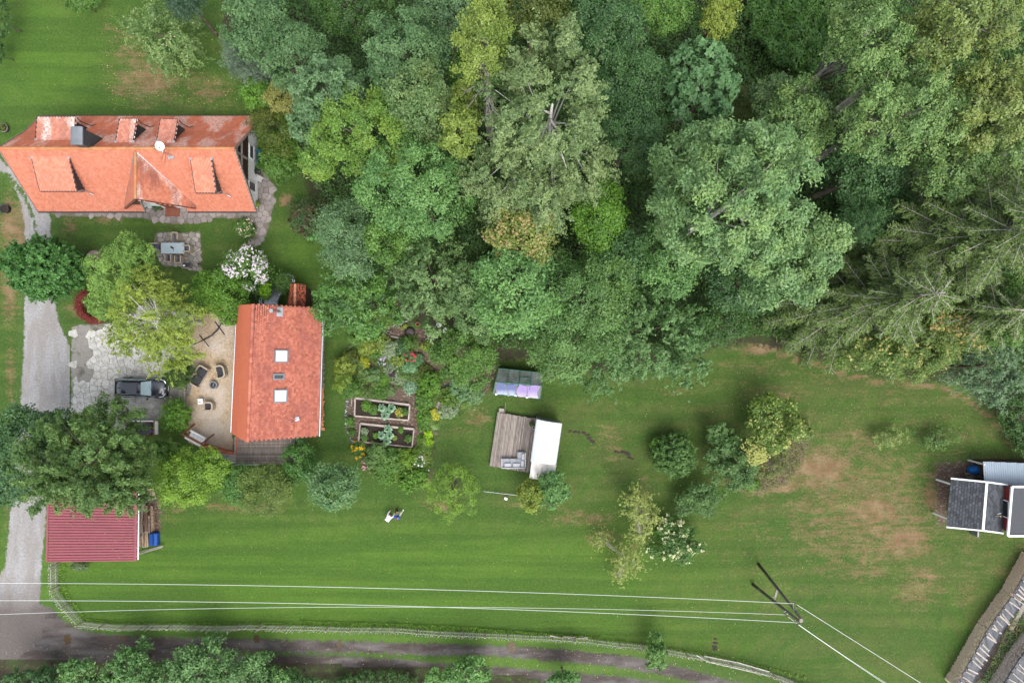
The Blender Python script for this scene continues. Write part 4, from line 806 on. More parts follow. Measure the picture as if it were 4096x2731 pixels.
TILE = {}
def tile_mesh(w, h, name='tile'):
    k = (w, h)
    if k not in TILE:   # rounded lower end, raised front edge; origin at the tile centre, +y up the slope
        a, hy, z = w * .48, h * .5, .034
        V = [(-a, hy * 1.25, .002), (a, hy * 1.25, .002), (a, -hy * .45, z), (a * .62, -hy * .92, z + .004), (0, -hy * 1.1, z + .005), (-a * .62, -hy * .92, z + .004), (-a, -hy * .45, z),
             (a, -hy * .45, 0), (a * .62, -hy * .92, 0), (0, -hy * 1.1, 0), (-a * .62, -hy * .92, 0), (-a, -hy * .45, 0)]
        F = [(0, 6, 5, 4, 3, 2, 1), (2, 3, 8, 7), (3, 4, 9, 8), (4, 5, 10, 9), (5, 6, 11, 10)]
        me = bpy.data.meshes.new(name); me.from_pydata(V, [], F); me.update(); TILE[k] = (me, np.array(V), F)
    return TILE[k]
class Tiler:
    def __init__(s, roof, limit=300): s.roof = roof; s.items = []; s.limit = limit
    def slope(s, corners, m, w=.19, h=.16, skip=None, eave=None, base=True):
        """corners of a planar slope; first edge runs along the eave"""
        c = [Vector(p) for p in corners]; u = ((eave[1] - eave[0]) if eave else (c[1] - c[0])).normalized(); n = Vector((0, 0, 0))
        for i in range(len(c)): n += c[i].cross(c[(i + 1) % len(c)])
        n.normalize(); n = n if n.z > 0 else -n; v = n.cross(u)
        if v.z < 0: u = -u; v = n.cross(u)
        O = c[0]; q = [((p - O).dot(u), (p - O).dot(v)) for p in c]; a = np.array(q); x0, y0 = a.min(0); x1, y1 = a.max(0)
        nx, ny = int((x1 - x0) / w) + 2, int((y1 - y0) / h) + 1
        for j in range(ny):
            xs = x0 + (np.arange(nx) + (.5 if j % 2 else 0)) * w; ys = np.full(nx, y0 + (j + .5) * h); ok = sdist(xs, ys, q) > .0
            for x in xs[ok]:
                p = O + u * float(x) + v * float(ys[0]) + n * .012
                if skip and skip(p): continue
                s.items.append((p, u, v, n, m, w, h))
        if base: return c
    def finish(s, label=None):
        it = s.items; cp = Vector((0, 0, CAMH)); order = sorted(range(len(it)), key=lambda i: (it[i][0] - cp).length / it[i][5]); rs = random.Random(5); rest = {}
        for k, i in enumerate(order):
            p, u, v, n, m, w, h = it[i]; e = Matrix.Rotation(rs.uniform(-.035, .035), 3, n); uu, vv = e @ u, e @ v; p = p + n * rs.uniform(-.004, .006)
            if k < s.limit:
                me, V, F = tile_mesh(w, h); M = Matrix((uu, vv, n)).transposed().to_4x4(); M.translation = p
                o = bpy.data.objects.new('tile', me); COL.objects.link(o); o.parent = s.roof; M.translation = p - org(s.roof); o.matrix_local = M
                if not me.materials: me.materials.append(m)
                if o.material_slots[0].material != m: o.material_slots[0].link = 'OBJECT'; o.material_slots[0].material = m
            else: rest.setdefault(m.name, []).append((p, uu, vv, n, m, w, h))
        for nm, L in rest.items():
            vs, fs, ton = [], [], []; P_ = np.array([x[0] for x in L]); U = np.array([x[1] for x in L]); Vv = np.array([x[2] for x in L]); N = np.array([x[3] for x in L])
            for key in {(x[5], x[6]) for x in L}:
                sel = [i for i, x in enumerate(L) if (x[5], x[6]) == key]; tm = tile_mesh(*key)[1][:7]
                W_ = P_[sel][:, None] + U[sel][:, None] * tm[None, :, 0:1] + Vv[sel][:, None] * tm[None, :, 1:2] + N[sel][:, None] * tm[None, :, 2:3]
                vs.append(W_.reshape(-1, 3))
            V = np.concatenate(vs); Q = np.arange(len(V)).reshape(-1, 7)[:, [0, 6, 5, 4, 3, 2, 1]]
            raw = raw_mesh('tiling', V, Q, L[0][4], s.roof, tone=np.random.default_rng(4).random(len(Q))); tag(raw, kind='stuff')
def solve(f, x, y, a, b, c=0.0):
    """where the sight line through survey point meets z = a + b*Y + c*X"""
    p = f(x, y, 0); k = (60 - a) / (60 + b * p.y + c * p.x); return Vector((p.x * k, p.y * k, 60 - 60 * k))
def ridge_tiles(roof, a, b, m, L=.36, r=.13, limit=300):
    a, b = Vector(a), Vector(b); n = int((b - a).length / L); t = (b - a).normalized(); sd = Vector((0, 0, 1)).cross(t).normalized(); up = t.cross(sd)
    key = ('ridge', L, r)
    if key not in TILE:
        bb = MB(); V = []; 
        for x, rr in ((-L * .52, r), (L * .52, r * 1.14)):
            for i in range(7): an = PI * i / 6; V.append((x, math.cos(an) * rr, math.sin(an) * rr * .85))
        me = bpy.data.meshes.new('ridge_tile'); me.from_pydata(V, [], [(i, i + 1, i + 8, i + 7) for i in range(6)]); me.materials.append(m); TILE[key] = me
    for i in range(n):
        p = a + t * (i + .5) * (b - a).length / n; M = Matrix((t, sd, up)).transposed().to_4x4(); M.translation = p
        o = put_m('ridge_tile', TILE[key], M, roof)
        if TILE[key].materials[0] != m: o.material_slots[0].link = 'OBJECT'; o.material_slots[0].material = m
def wbox(c0, c1): return [(c0[0], c0[1]), (c1[0], c0[1]), (c1[0], c1[1]), (c0[0], c1[1])]

# ------------------------------------------------------------------ the long farmhouse
XW, XE, YR, ZR = -41.5, -22.42, 15.6, 7.2
house = thing('farmhouse', 'long white farmhouse with an orange tiled gable roof and five dormers', 'house', (-32, 15.6, 0))
YS, ZS = 11.4, 2.8; YM, ZM = 17.88, 4.3; YN, ZN = 19.79, 2.5
sS = (ZR - ZS) / (YR - YS); sN = (ZR - ZM) / (YM - YR)
def aS(x, y): return solve(R1, x, y, ZR - sS * YR, sS)
def aN(x, y): return solve(R1, x, y, ZR + sN * YR, -sN)
w = MB(); wx0, wx1, wy0, wy1 = XW + .7, -23.35, 12.25, 19.1
w.box(((wx0 + wx1) / 2, (wy0 + wy1) / 2, 1.3), (wx1 - wx0, wy1 - wy0, 2.6)); w.build('wall', m_plast, house)
g = MB()  # boarded gable above the plaster, both ends
for X0, X1 in ((wx1 - .12, wx1 + .05), (wx0 - .05, wx0 + .12)):
    pts = [(12.1, 2.45), (19.0, 2.45), (18.2, 3.55), (15.6, 6.95), (12.1, 3.3)]
    g.add([(X0, y, z) for y, z in pts] + [(X1, y, z) for y, z in pts], [(4, 3, 2, 1, 0), (5, 6, 7, 8, 9)] + [(i, (i + 1) % 5, (i + 1) % 5 + 5, i + 5) for i in range(5)])
gb = g.build('gable', m_dwood, house)
bdm = MB().box((0, 0, 0), (.03, .17, 1)).mesh('board')
for i in range(36):
    y = 12.2 + i * .19; zt = min(6.85 - (15.6 - y) * 1.03 if y < 15.6 else 6.85 - (y - 15.6) * 1.26, 6.8)
    if zt > 2.6:
        M = Matrix.Diagonal((1, 1, zt - 2.4, 1)); M.translation = (wx1 + .066, y, (zt + 2.4) / 2 - .03 * (i % 2)); o = put_m('board', bdm, M, gb)
        if not bdm.materials: bdm.materials.append(m_dwood)
def window(parent, c, d, ax, sill=True):
    """c centre, d (width, height); ax 'x' faces east, 'y' faces south"""
    b = MB(); e = .07
    for s in (-1, 1):
        if ax == 'x': b.box((c[0] + .03, c[1] + s * d[0] / 2, c[2]), (.1, e, d[1] + e)); b.box((c[0] + .03, c[1], c[2] + s * d[1] / 2), (.1, d[0] - e, e))
        else: b.box((c[0] + s * d[0] / 2, c[1] - .03, c[2]), (e, .1, d[1] + e)); b.box((c[0], c[1] - .03, c[2] + s * d[1] / 2), (d[0] - e, .1, e))
    f = b.build('window', m_white, parent); b = MB(); b.box(c, (.04, d[0], d[1]) if ax == 'x' else (d[0], .04, d[1])); b.build('pane', m_glass, f)
    if sill:
        b = MB(); b.box((c[0] + .14, c[1], c[2] - d[1] / 2 - .06), (.22, d[0] + .2, .05)) if ax == 'x' else b.box((c[0], c[1] - .14, c[2] - d[1] / 2 - .06), (d[0] + .2, .22, .05)); b.build('sill', m_lead, f)
window(house, (wx1 + .02, 16.95, 1.55), (1.2, .95), 'x'); window(house, (wx1 + .02, 13.9, 1.4), (.8, 1.5), 'x', False)
for x in (-39.2, -36.4, -33.6, -27.3, -25.2): window(house, (x, wy0 - .02, 1.5), (1.0, 1.1), 'y')
roof = thing('roof', None, None, (-32, 15.6, 0)); roof.parent = house; roof.location = (0, 0, 0)
b = MB(); c0, c1 = (-32.15, 11.4), (-28.4, 12.5)
zS = lambda y: ZR - sS * (YR - y)
b.slab([(XW, YS, ZS), (c0[0], YS, ZS), (c0[0], c1[1], zS(c1[1])), (c1[0], c1[1], zS(c1[1])), (c1[0], YS, ZS), (XE, YS, ZS), (XE, YR, ZR), (XW, YR, ZR)], .12)
b.slab([(XW, YR, ZR), (XE, YR, ZR), (XE, YM, ZM), (XW, YM, ZM)], .12); b.slab([(XW, YM, ZM), (XE, YM, ZM), (XE, YN, ZN), (XW, YN, ZN)], .12); b.build('deck', m_dwood, roof)
b = MB()
for X in (XE + .02, XW - .02):
    for p, q in (((X, YS, ZS - .03), (X, YR, ZR - .03)), ((X, YR, ZR - .03), (X, YM, ZM - .03)), ((X, YM, ZM - .03), (X, YN, ZN - .03))): b.beam(p, q, .06, .22)
for X in (c0[0] + .03, c1[0] - .03): b.beam((X, YS, ZS - .02), (X, c1[1], zS(c1[1]) - .02), .06, .2)
b.build('bargeboard', m_gwood, roof)
b = MB(); b.tube([(XW, YN + .06, ZN - .06), (XE, YN + .06, ZN - .06)], .075, 8); b.tube([(XW, YS - .07, ZS - .06), (c0[0], YS - .07, ZS - .06)], .075, 8); b.tube([(c1[0], YS - .07, ZS - .06), (XE, YS - .07, ZS - .06)], .075, 8); b.build('gutter', m_gut, roof)
b = MB()
for y, z in ((15.6, 6.85), (13.6, 4.8), (17.7, 4.15)): b.box((XE - .5, y, z), (1.1, .16, .2))
b.beam((XE - .25, 15.6, 6.8), (XE - .25, 15.6, 4.2), .14, .14, (0, 1, 0)); b.beam((XE - .25, 14.2, 5.2), (XE - .25, 17, 5.2), .12, .14); b.build('purlin', m_gwood, roof)
# dormers
T1 = Tiler(roof)
DORM = []
def dormer(f, rear, front, side, zf=5.7, nw=2):
    an = aN if side > 0 else aS
    r0, r1 = an(*rear[0]), an(*rear[1]); f0, f1 = f(front[0][0], front[0][1], zf), f(front[1][0], front[1][1], zf)
    x0, x1 = (r0.x + f0.x) / 2, (r1.x + f1.x) / 2; yr, zr = (r0.y + r1.y) / 2, (r0.z + r1.z) / 2 + .05; yf = (f0.y + f1.y) / 2
    d = thing('dormer', None, None, ((x0 + x1) / 2, (yr + yf) / 2, zf)); d.parent = house; d.location = d.location - org(house)
    b = MB(); b.slab([(x0, yf, zf), (x1, yf, zf), (x1, yr, zr), (x0, yr, zr)], .1); b.build('deck', m_slate, d)
    yw = yf - side * .3; fl = lambda y: (zS(y) if side < 0 else (ZR - sN * (y - YR) if y < YM else ZM - (y - YM) * (ZM - ZN) / (YN - YM)))
    zt = zf - .1 + (zr - zf) * (yw - yf) / (yr - yf); b = MB()
    for x in (x0 + .22, x1 - .22): b.add([(x - .04, yw, fl(yw) - .1), (x - .04, yw, zt), (x - .04, yr, zr - .12), (x + .04, yw, fl(yw) - .1), (x + .04, yw, zt), (x + .04, yr, zr - .12)], [(0, 1, 2), (5, 4, 3), (0, 3, 4, 1), (1, 4, 5, 2)])
    b.box(((x0 + x1) / 2, yw, (fl(yw) - .1 + zt) / 2), (x1 - x0 - .44, .08, zt - fl(yw) + .1)); b.build('cheek', m_slate, d)
    n = nw; ww = (x1 - x0 - .8) / n
    for i in range(n):
        b = MB(); cx = x0 + .4 + ww * (i + .5); cz = (fl(yw) + zt) / 2 + .05; b.box((cx, yw + side * .045, cz), (ww - .12, .03, max(.4, zt - fl(yw) - .35))); b.build('window', m_glass, d)
    b = MB()
    for x in (x0 - .02, x1 + .02): b.beam((x, yf, zf), (x, yr, zr), .05, .12)
    b.beam((x0, yf + side * .03, zf - .02), (x1, yf + side * .03, zf - .02), .07, .1); b.build('trim', m_gut, d)
    b = MB(); b.tube([(x1 + .03, yf, zf - .1), (x1 + .12, yw + side * .1, zf - .5), (x1 + .2, yw + side * .15, fl(yw) + .1), (x1 + .5, yw + side * .3, fl(yw) + .02)], .04, 6); b.build('downpipe', m_gut if side > 0 else m_zinc, d)
    b = MB()
    for x in (x0, x1): b.box((x, yr - side * .0, zr + .03), (.16, .3, .03)); 
    b.build('flashing', m_zinc, d)
    T1.slope([(x0, yf, zf), (x1, yf, zf), (x1, yr, zr), (x0, yr, zr)], m_tile_d if side > 0 else m_tile_dS, .25, .2)
    DORM.append((x0 + .15, x1 - .15, min(yr, yw), max(yr, yw))); return d
m_tile_g = tilemat('clay_tile_streaked', (.42, .135, .08), (.52, .20, .125), stain=(.17, .07, .055), stainamt=.7, lichen=.55)
m_tile_dS = tilemat('clay_tile_dormer', (.46, .165, .105), (.57, .24, .16), stain=(.40, .15, .10), stainamt=.4)
dormer(R1, ((235,415),(545,415)), ((340,230),(630,235)), 1, 5.74, 3)
dormer(R1, ((880,432),(1020,435)), ((970,247),(1095,250)), 1, 5.74, 1)
dormer(R1, ((1210,435),(1345,435)), ((1280,250),(1412,252)), 1, 5.74, 1)
dormer(R1, ((230,545),(530,550)), ((335,810),(620,815)), -1, 5.7, 3)
dormer(R1, ((1485,550),(1655,560)), ((1545,825),(1710,825)), -1, 5.7, 1)
# cross gable over the entrance
GX, GY, GZ, GE = -30.55, 11.55, 7.0, 3.3; gw = 3.05; YB = 15.4
gr = thing('cross_gable', None, None, (GX, GY, 4)); gr.parent = house; gr.location = gr.location - org(house)
yE = YR - (ZR - GE) / sS   # where its eaves run out into the main slope
b = MB()
for s in (-1, 1): b.slab([(GX, GY, GZ), (GX + s * gw, GY, GE), (GX + s * gw, yE, GE), (GX, YB, GZ)], .12)
b.build('deck', m_dwood, gr)
b = MB()
for s in (-1, 1): b.beam((GX, GY - .03, GZ - .03), (GX + s * gw, GY - .03, GE - .03), .06, .22)
b.build('bargeboard', m_dwood, gr)
b = MB()
for s in (-1, 1): b.beam((GX + s * (gw + .02), yE + .05, GE + .03), (GX + s * .06, YB, GZ + .05), .16, .03)
b.build('valley', m_lead, gr)
b = MB(); b.add([(GX - 2.5, GY + .75, 0), (GX + 2.2, GY + .75, 0), (GX + 2.2, GY + .75, GE + .6), (GX, GY + .75, GZ - .25), (GX - 2.5, GY + .75, GE + .3), (GX - 2.5, GY + 1.1, 0), (GX + 2.2, GY + 1.1, 0), (GX + 2.2, GY + 1.1, GE + .6), (GX, GY + 1.1, GZ - .25), (GX - 2.5, GY + 1.1, GE + .3)],
    [(0, 1, 2, 3, 4), (9, 8, 7, 6, 5)] + [(i, i + 5, (i + 1) % 5 + 5, (i + 1) % 5) for i in range(5)]); b.build('gable_wall', m_plast, gr)
b = MB(); b.box((GX - .6, GY + .72, 1.05), (1.0, .08, 2.1)); dd = b.build('door', m_rwood, gr); b = MB(); b.box((GX + .9, GY + .72, 1.4), (1.0, .06, 1.0)); b.build('window', m_glass, gr)
b = MB(); b.box((GX - .6, GY + .3, .06), (1.3, .8, .12)); b.build('doorstep', m_rwood, gr)
for s, mm in ((-1, m_tile_s), (1, m_tile_g)): T1.slope([(GX + s * gw, GY, GE), (GX + s * gw, yE, GE), (GX, YB, GZ), (GX, GY, GZ)], mm, .24, .2)
ridge_tiles(roof, (GX, GY, GZ + .02), (GX, YB, GZ + .02), m_ridge, .36, .1)
inG = lambda p: abs(p.x - GX) < gw * (1 - (p.z - GE) / (GZ - GE)) if p.z > GE else False
def skS(p):
    if c0[0] < p.x < c1[0] and p.y < c1[1]: return True
    if inG(p): return True
    return any(a < p.x < bb and cc < p.y < d2 for a, bb, cc, d2 in DORM)
T1.slope([(XW, YS, ZS), (XE, YS, ZS), (XE, YR, ZR), (XW, YR, ZR)], m_tile_s, .19, .165, skS)
skN = lambda p: any(a < p.x < bb and cc < p.y < d2 for a, bb, cc, d2 in DORM)
T1.slope([(XW, YM, ZM), (XE, YM, ZM), (XE, YR, ZR), (XW, YR, ZR)], m_tile_n, .19, .165, skN)
T1.slope([(XW, YN, ZN), (XE, YN, ZN), (XE, YM, ZM), (XW, YM, ZM)], m_tile_n, .19, .165, skN)
ridge_tiles(roof, (XW, YR, ZR + .02), (XE, YR, ZR + .02), m_ridge, .38, .12)
T1.finish()
# chimney clad in slate, curved metal cap
ch = thing('chimney', None, None, (-34.45, 16.25, 5)); ch.parent = house; ch.location = ch.location - org(house)
b = MB(); b.box((-34.45, 16.25, 6.7), (.78, 1.25, 3.0)); b.build('stack', m_slate, ch)
b = MB(); V = []
for x in (0,):
    for y in (-.72, .72):
        for i in range(9): an = PI * i / 8; V.append((-34.45 + math.cos(an) * .5, 16.25 + y, 8.3 + math.sin(an) * .16))
b.add(V, [(i, i + 1, i + 10, i + 9) for i in range(8)] + [tuple(range(9)), tuple(range(17, 8, -1))]); b.build('cap', m_lead, ch)
b = MB()
for i in range(8): b.box((-34.05, 16.25, 5.35 + i * .36), (.03, 1.27, .34))
b.build('slate_courses', m_slate, ch)
# satellite dish and aerial on one mast
def aerial(label, base, tip, dish, elems):
    t = thing('satellite_aerial', label, 'antenna', base)
    b = MB(); b.tube([base, tip], .03, 6); b.build('mast', m_steel, t); b = MB(); b.box(Vector(base) + Vector((.0, 0, .08)), (.5, .35, .05), .3); b.build('flashing', m_zinc, t)
    if dish:
        C, r = dish; b = MB(); V = [Vector(C)]; n = 24; ax = Vector((.12, -.35, 1)).normalized(); u = ax.orthogonal().normalized(); w_ = ax.cross(u)
        for k in (1, 2, 3):
            for i in range(n): a_ = 2 * PI * i / n; V.append(Vector(C) + (u * math.cos(a_) + w_ * math.sin(a_)) * r * k / 3 + ax * (k / 3) ** 2 * .07)
        F = [(0, 1 + i, 1 + (i + 1) % n) for i in range(n)] + [(1 + k * n + i, 1 + (k + 1) * n + i, 1 + (k + 1) * n + (i + 1) % n, 1 + k * n + (i + 1) % n) for k in range(2) for i in range(n)]
        b.add(V, F); b.build('dish', m_white, t, smooth=True); b = MB(); b.tube([C, Vector(C) + ax * .35 + Vector((.1, -.1, 0))], .015, 5); b.tube([tip, C], .03, 6); b.build('arm', m_steel, t)
        b = MB(); b.box(Vector(C) + ax * .36 + Vector((.1, -.1, 0)), (.08, .08, .12)); b.build('receiver', m_lead, t)
    for a_, b_ in elems: bb = MB(); bb.tube([a_, b_], .022, 5); bb.build('rod', m_rwood, t)
    return t
bz = aS(1345, 545)
aerial('white satellite dish on a mast beside the farmhouse ridge', bz, bz + Vector((.1, -.05, 1.5)), (R1(1255, 460, 8.3), .36), [(bz + Vector((-.9, .35, 1.2)), bz + Vector((.5, -.1, 1.2))), (bz + Vector((-.3, -.5, 1.0)), bz + Vector((.2, .3, 1.35))), (bz + Vector((-.35, -.75, .4)), bz + Vector((0, 0, .9)))])

# ------------------------------------------------------------------ the tiled cottage
kz, kl, kr = 6.7, 2.4, 3.0
cn = thing('cottage', 'brick red tiled cottage with three roof windows beside the chip terrace', 'house', R3(1700, 650, 0))
rt, rb = R3(1592, 130, kz), R3(1550, 1208, kz); lt, lb = R3(1470, 138, kl), R3(1424, 1135, kl); et, eb = R3(2132, 158, kr), R3(2103, 1166, kr)
croof = thing('roof', None, None, org(cn)); croof.parent = cn; croof.location = (0, 0, 0)
b = MB(); b.slab([lt, lb, rb, rt], .14); b.slab([et, rt, rb, eb], .14); b.build('deck', m_dwood, croof)
b = MB(); q = [lb.lerp(lt, .04) + Vector((.5, 0, -.1)), lt.lerp(lb, .04) + Vector((.5, 0, -.1)), et.lerp(eb, .04) + Vector((-.6, 0, -.1)), eb.lerp(et, .06) + Vector((-.6, 0, -.1))]
r0_, r1_ = rb.lerp(rt, .05) - Vector((0, 0, .25)), rt.lerp(rb, .05) - Vector((0, 0, .25))
G0 = [Vector((p.x, p.y, 0)) for p in q]
b.add([G0[0], G0[3], q[3], r0_, q[0], G0[1], G0[2], q[2], r1_, q[1]], [(0, 1, 2, 3, 4), (9, 8, 7, 6, 5), (0, 4, 9, 5), (1, 6, 7, 2)]); b.build('wall', m_plast, cn)
T2 = Tiler(croof); T2.slope([eb, et, rt, rb], m_tile_c, .215, .19); T2.slope([lt, lb, rb, rt], m_tile_l, .17, .13); T2.finish()
ridge_tiles(croof, rt, rb, m_tile_c, .36, .13)
b = MB(); b.tube([et + Vector((.08, 0, -.08)), eb + Vector((.08, 0, -.08))], .08, 8); b.build('gutter', m_steel, croof)
b = MB(); b.tube([lt + Vector((-.08, 0, -.05)), lb + Vector((-.08, 0, -.05))], .09, 8); b.build('gutter', m_zinc, croof)
cu, cv = (et - eb).normalized(), None; cN = (et - eb).cross(rt - eb).normalized(); cN = cN if cN.z > 0 else -cN; cV = (rt - et).normalized()
cb = -(cN.y / cN.z); cc_ = -(cN.x / cN.z); ca = eb.z - cb * eb.y - cc_ * eb.x
def aC(f, x, y): return solve(f, x, y, ca, cb, cc_)
m_sky = pm('skylight_blind', (.72, .78, .79), .15, var=.05, spec=.6, bump=0)
for (x0, y0, x1, y1, mm, gl) in ((1757, 487, 1865, 588, m_sky, 0), (1745, 674, 1835, 722, m_glass, 0), (1750, 797, 1858, 902, m_sky, 0)):
    p = aC(R3, (x0 + x1) / 2, (y0 + y1) / 2); wx = (aC(R3, x1, y0) - aC(R3, x0, y0)).length; wy = (aC(R3, x0, y1) - aC(R3, x0, y0)).length
    v = cN.cross(cu); M = Matrix((v, cu, cN)).transposed(); b = MB(); e = .11
    for s in (-1, 1): b.box(p + M @ Vector((s * (wx / 2 - e / 2), 0, .07)), (e, wy, .14), M=M); b.box(p + M @ Vector((0, s * (wy / 2 - e / 2), .07)), (wx - 2 * e, e, .14), M=M)
    sk = b.build('roof_window', m_lead, cn); b = MB(); b.box(p + M @ Vector((0, 0, .07)), (wx - 2 * e, wy - 2 * e, .06), M=M); b.build('pane', mm, sk)
# flue with its flashing
p = aC(R3, 1800, 190); b = MB(); v = cN.cross(cu); M = Matrix((v, cu, cN)).transposed(); b.box(p + cN * .04, (.5, .78, .03), M=M); b.build('flashing', m_zinc, cn)
b = MB(); b.tube([p, p + Vector((0, 0, 1.9))], .12, 12); b.tube([p + Vector((0, 0, 1.75)), p + Vector((0, 0, 1.95))], .16, 12); b.build('flue_pipe', m_steel, cn, smooth=False)
p = aC(R3, 1935, 1030); aerial('small brown aerial on the lower right of the cottage roof', p, p + Vector((0, 0, 1.5)), None, [(p + Vector((-.45, .15, 1.3)), p + Vector((.3, -.1, 1.3))), (p + Vector((-.1, -.3, 1.0)), p + Vector((.1, .35, 1.1))), (p + Vector((-.3, -.35, .5)), p + Vector((0, 0, .9)))])
# low annex with a mossy saddle roof
zA, zB = 2.3, 3.1
an_ = thing('annex', 'small annex with a nearly black tiled roof at the north end of the cottage', 'annex', RC(1060, 450, 0))
a0, a1 = RC(895, 655, zA), RC(960, 255, zA); a2, a3 = RC(1222, 262, zA), RC(1218, 665, zA); ar0, ar1 = RC(1030, 655, zB), RC(1032, 245, zB)
b = MB(); b.slab([a0, a1, ar1, ar0], .1); b.slab([ar0, ar1, a2, a3], .1); aroof = b.build('roof', m_dwood, an_); T3 = Tiler(aroof, 300); T3.slope([a0, a1, ar1, ar0], m_tile_o, .17, .14); T3.slope([a3, a2, ar1, ar0], m_tile_o, .17, .14); T3.finish()
ridge_tiles(aroof, ar1, ar0, m_terra, .36, .11)
b = MB(); g0 = a0 + Vector((.2, .1, 0)); g1 = a2 - Vector((.2, .3, 0)); b.box(((g0.x + g1.x) / 2, (g0.y + g1.y) / 2, zA / 2), (abs(g1.x - g0.x), abs(g1.y - g0.y), zA - .1)); b.build('wall', m_dwood, an_)
# steel stair
st = thing('steel_stair', 'galvanised steel stair with handrails between the cottage and the hibiscus', 'staircase', RC(600, 450, 0))
s0, s1 = RC(600, 570, 1.9), RC(740, 285, .3); wd = RC(715, 570, 1.9) - RC(475, 570, 1.9); n = 11
trm = None
for i in range(n):
    f = i / (n - 1); p = s0.lerp(s1, f); b = MB(); b.box(p, (wd.length * .95, .27, .04)); b.build('tread', m_lead, st); b = MB(); b.box(p + Vector((0, -.12, .03)), (wd.length * .95, .035, .035)); b.build('nosing', m_steel, st)
b = MB()
for s in (-.5, .5): b.beam(s0 + wd * s, s1 + wd * s, .06, .2)
b.build('stringer', m_steel, st)
for s in (-.5, .5, .28):
    b = MB(); b.tube([s0 + wd * s + Vector((0, -.3, .9)), s0 + wd * s + Vector((0, 0, .95)), s1 + wd * s + Vector((0, 0, .95))], .028, 6)
    for f in (0, .33, .66, 1): q = s0.lerp(s1, f) + wd * s; b.tube([q, q + Vector((0, 0, .95))], .02, 5)
    b.build('handrail', m_steel, st)
b = MB(); b.box(RC(600, 590, 1.9), (wd.length, .5, .06)); b.build('landing', m_lead, st)
for x in (390, 435): b = MB(); b.tube([RC(x, 610, 2.3), RC(x, 530, 2.2), RC(x + 25, 480, 2.0)], .03, 6); b.build('handrail', m_steel, st)

# ------------------------------------------------------------------ red shed with trapezoid metal sheets
def sheet_metal(name, cfun, nrib, m, parent, hump=.045, frac=.35, n2=1):
    """cfun(u, v) -> Vector over the sheet; ribs run along u"""
    V, F = [], []; prof = []
    for i in range(nrib):
        for a, z in ((0, 0), (1 - frac, 0), (1 - frac * .8, hump), (1 - frac * .2, hump)): prof.append(((i + a) / nrib, z))
    prof.append((1, 0))
    for u in (0, 1):
        for v, z in prof: p = cfun(u, v); V.append((p.x, p.y, p.z + z))
    k = len(prof); F = [(i, i + 1, k + i + 1, k + i) for i in range(k - 1)]
    b = MB(); b.add(V, F); return b.build(name, m, parent)
m_redm = pm('red_sheet_metal', (.235, .055, .070), .5, .0, var=.16, scale=.8, spec=.5, bump=.05)
sh = thing('red_shed', 'shed with a wine red corrugated metal roof under the great cypress', 'shed', R6(720, 380, 0))
zs = 2.7; A, B_, C_, Dd = R6(368, 610, zs + .25), R6(1076, 600, zs), R6(1082, 60, zs), R6(382, 40, zs + .25)
bil = lambda u, v: A.lerp(B_, u).lerp(Dd.lerp(C_, u), v)
NS = 13   # sheets, each a panel of its own with two ribs
for i in range(NS):
    f0, f1 = i / NS, (i + 1) / NS - .002; sheet_metal('roof_sheet', lambda u, v: bil(u, f0 + (f1 - f0) * v) + Vector((0, 0, .004 * (i % 2))), 2, m_redm, sh, .07)
b = MB(); b.beam(A, Dd, .16, .1); b.build('verge_trim', m_redm, sh); b = MB(); b.beam(A - Vector((0, .05, 0)), B_ - Vector((0, .05, 0)), .1, .12); b.build('verge_trim', m_redm, sh); b = MB(); b.beam(B_ - Vector((.15, 0, -.05)), C_ - Vector((.15, 0, -.05)), .22, .02); b.build('flashing', m_redm, sh)
b = MB(); b.tube([B_ + Vector((.07, 0, -.03)), C_ + Vector((.07, 0, -.03))], .075, 8); b.build('gutter', m_steel, sh)
for i in range(8): p = B_.lerp(C_, (i + .4) / 8) + Vector((.05, 0, .05)); b = MB(); b.box(p, (.2, .04, .03)); b.build('gutter_hook', m_zinc, sh)
b = MB(); q0, q1 = A + Vector((.35, .3, 0)), C_ + Vector((-1.75, -.3, 0)); b.box(((q0.x + q1.x) / 2, (q0.y + q1.y) / 2, 1.25), (q1.x - q0.x, q1.y - q0.y, 2.5)); b.build('wall', m_dwood, sh)

# ------------------------------------------------------------------ cottage terrace: walls, stair, deck
tw = thing('terrace_wall', 'low brick red wall with pale coping along the foot of the chip terrace', 'wall', R3(1320, 1280, 0))
m_brick = pm('brick_red_wall', (.36, .115, .07), .85, var=.3, scale=3, bump=.4)
hz = .75; wp = [R3(1190, 1256, hz), R3(1270, 1276, hz), R3(1370, 1306, hz), R3(1447, 1312, hz)]
for a, c in zip(wp[:-1], wp[1:]):
    b = MB(); n = (c - a).cross(Vector((0, 0, 1))).normalized() * .28; n = -n if n.y < 0 else n; o = n
    b.hexa([Vector((a.x, a.y, 0)), Vector((c.x, c.y, 0)), Vector((c.x + o.x, c.y + o.y, 0)), Vector((a.x + o.x, a.y + o.y, 0)), a, c, c + o, a + o]); b.build('wall_section', m_brick, tw)
    b = MB(); b.beam(a + Vector((0, -.02, .03)), c + Vector((0, -.02, .03)), .09, .06); b.build('coping', m_gwood, tw)
b = MB(); a, c = R3(1462, 1170, hz), R3(1462, 1308, hz); b.box(((a.x + c.x) / 2, (a.y + c.y) / 2, hz / 2), (.3, a.y - c.y, hz)); b.build('wall_section', m_brick, tw); b = MB(); b.beam(a + Vector((-.12, 0, .03)), c + Vector((-.12, 0, .03)), .1, .06); b.build('coping', m_gwood, tw)
ts = thing('terrace_stair', 'short open stair with a pale bent handrail below the terrace wall', 'staircase', R3(1340, 1320, 0))
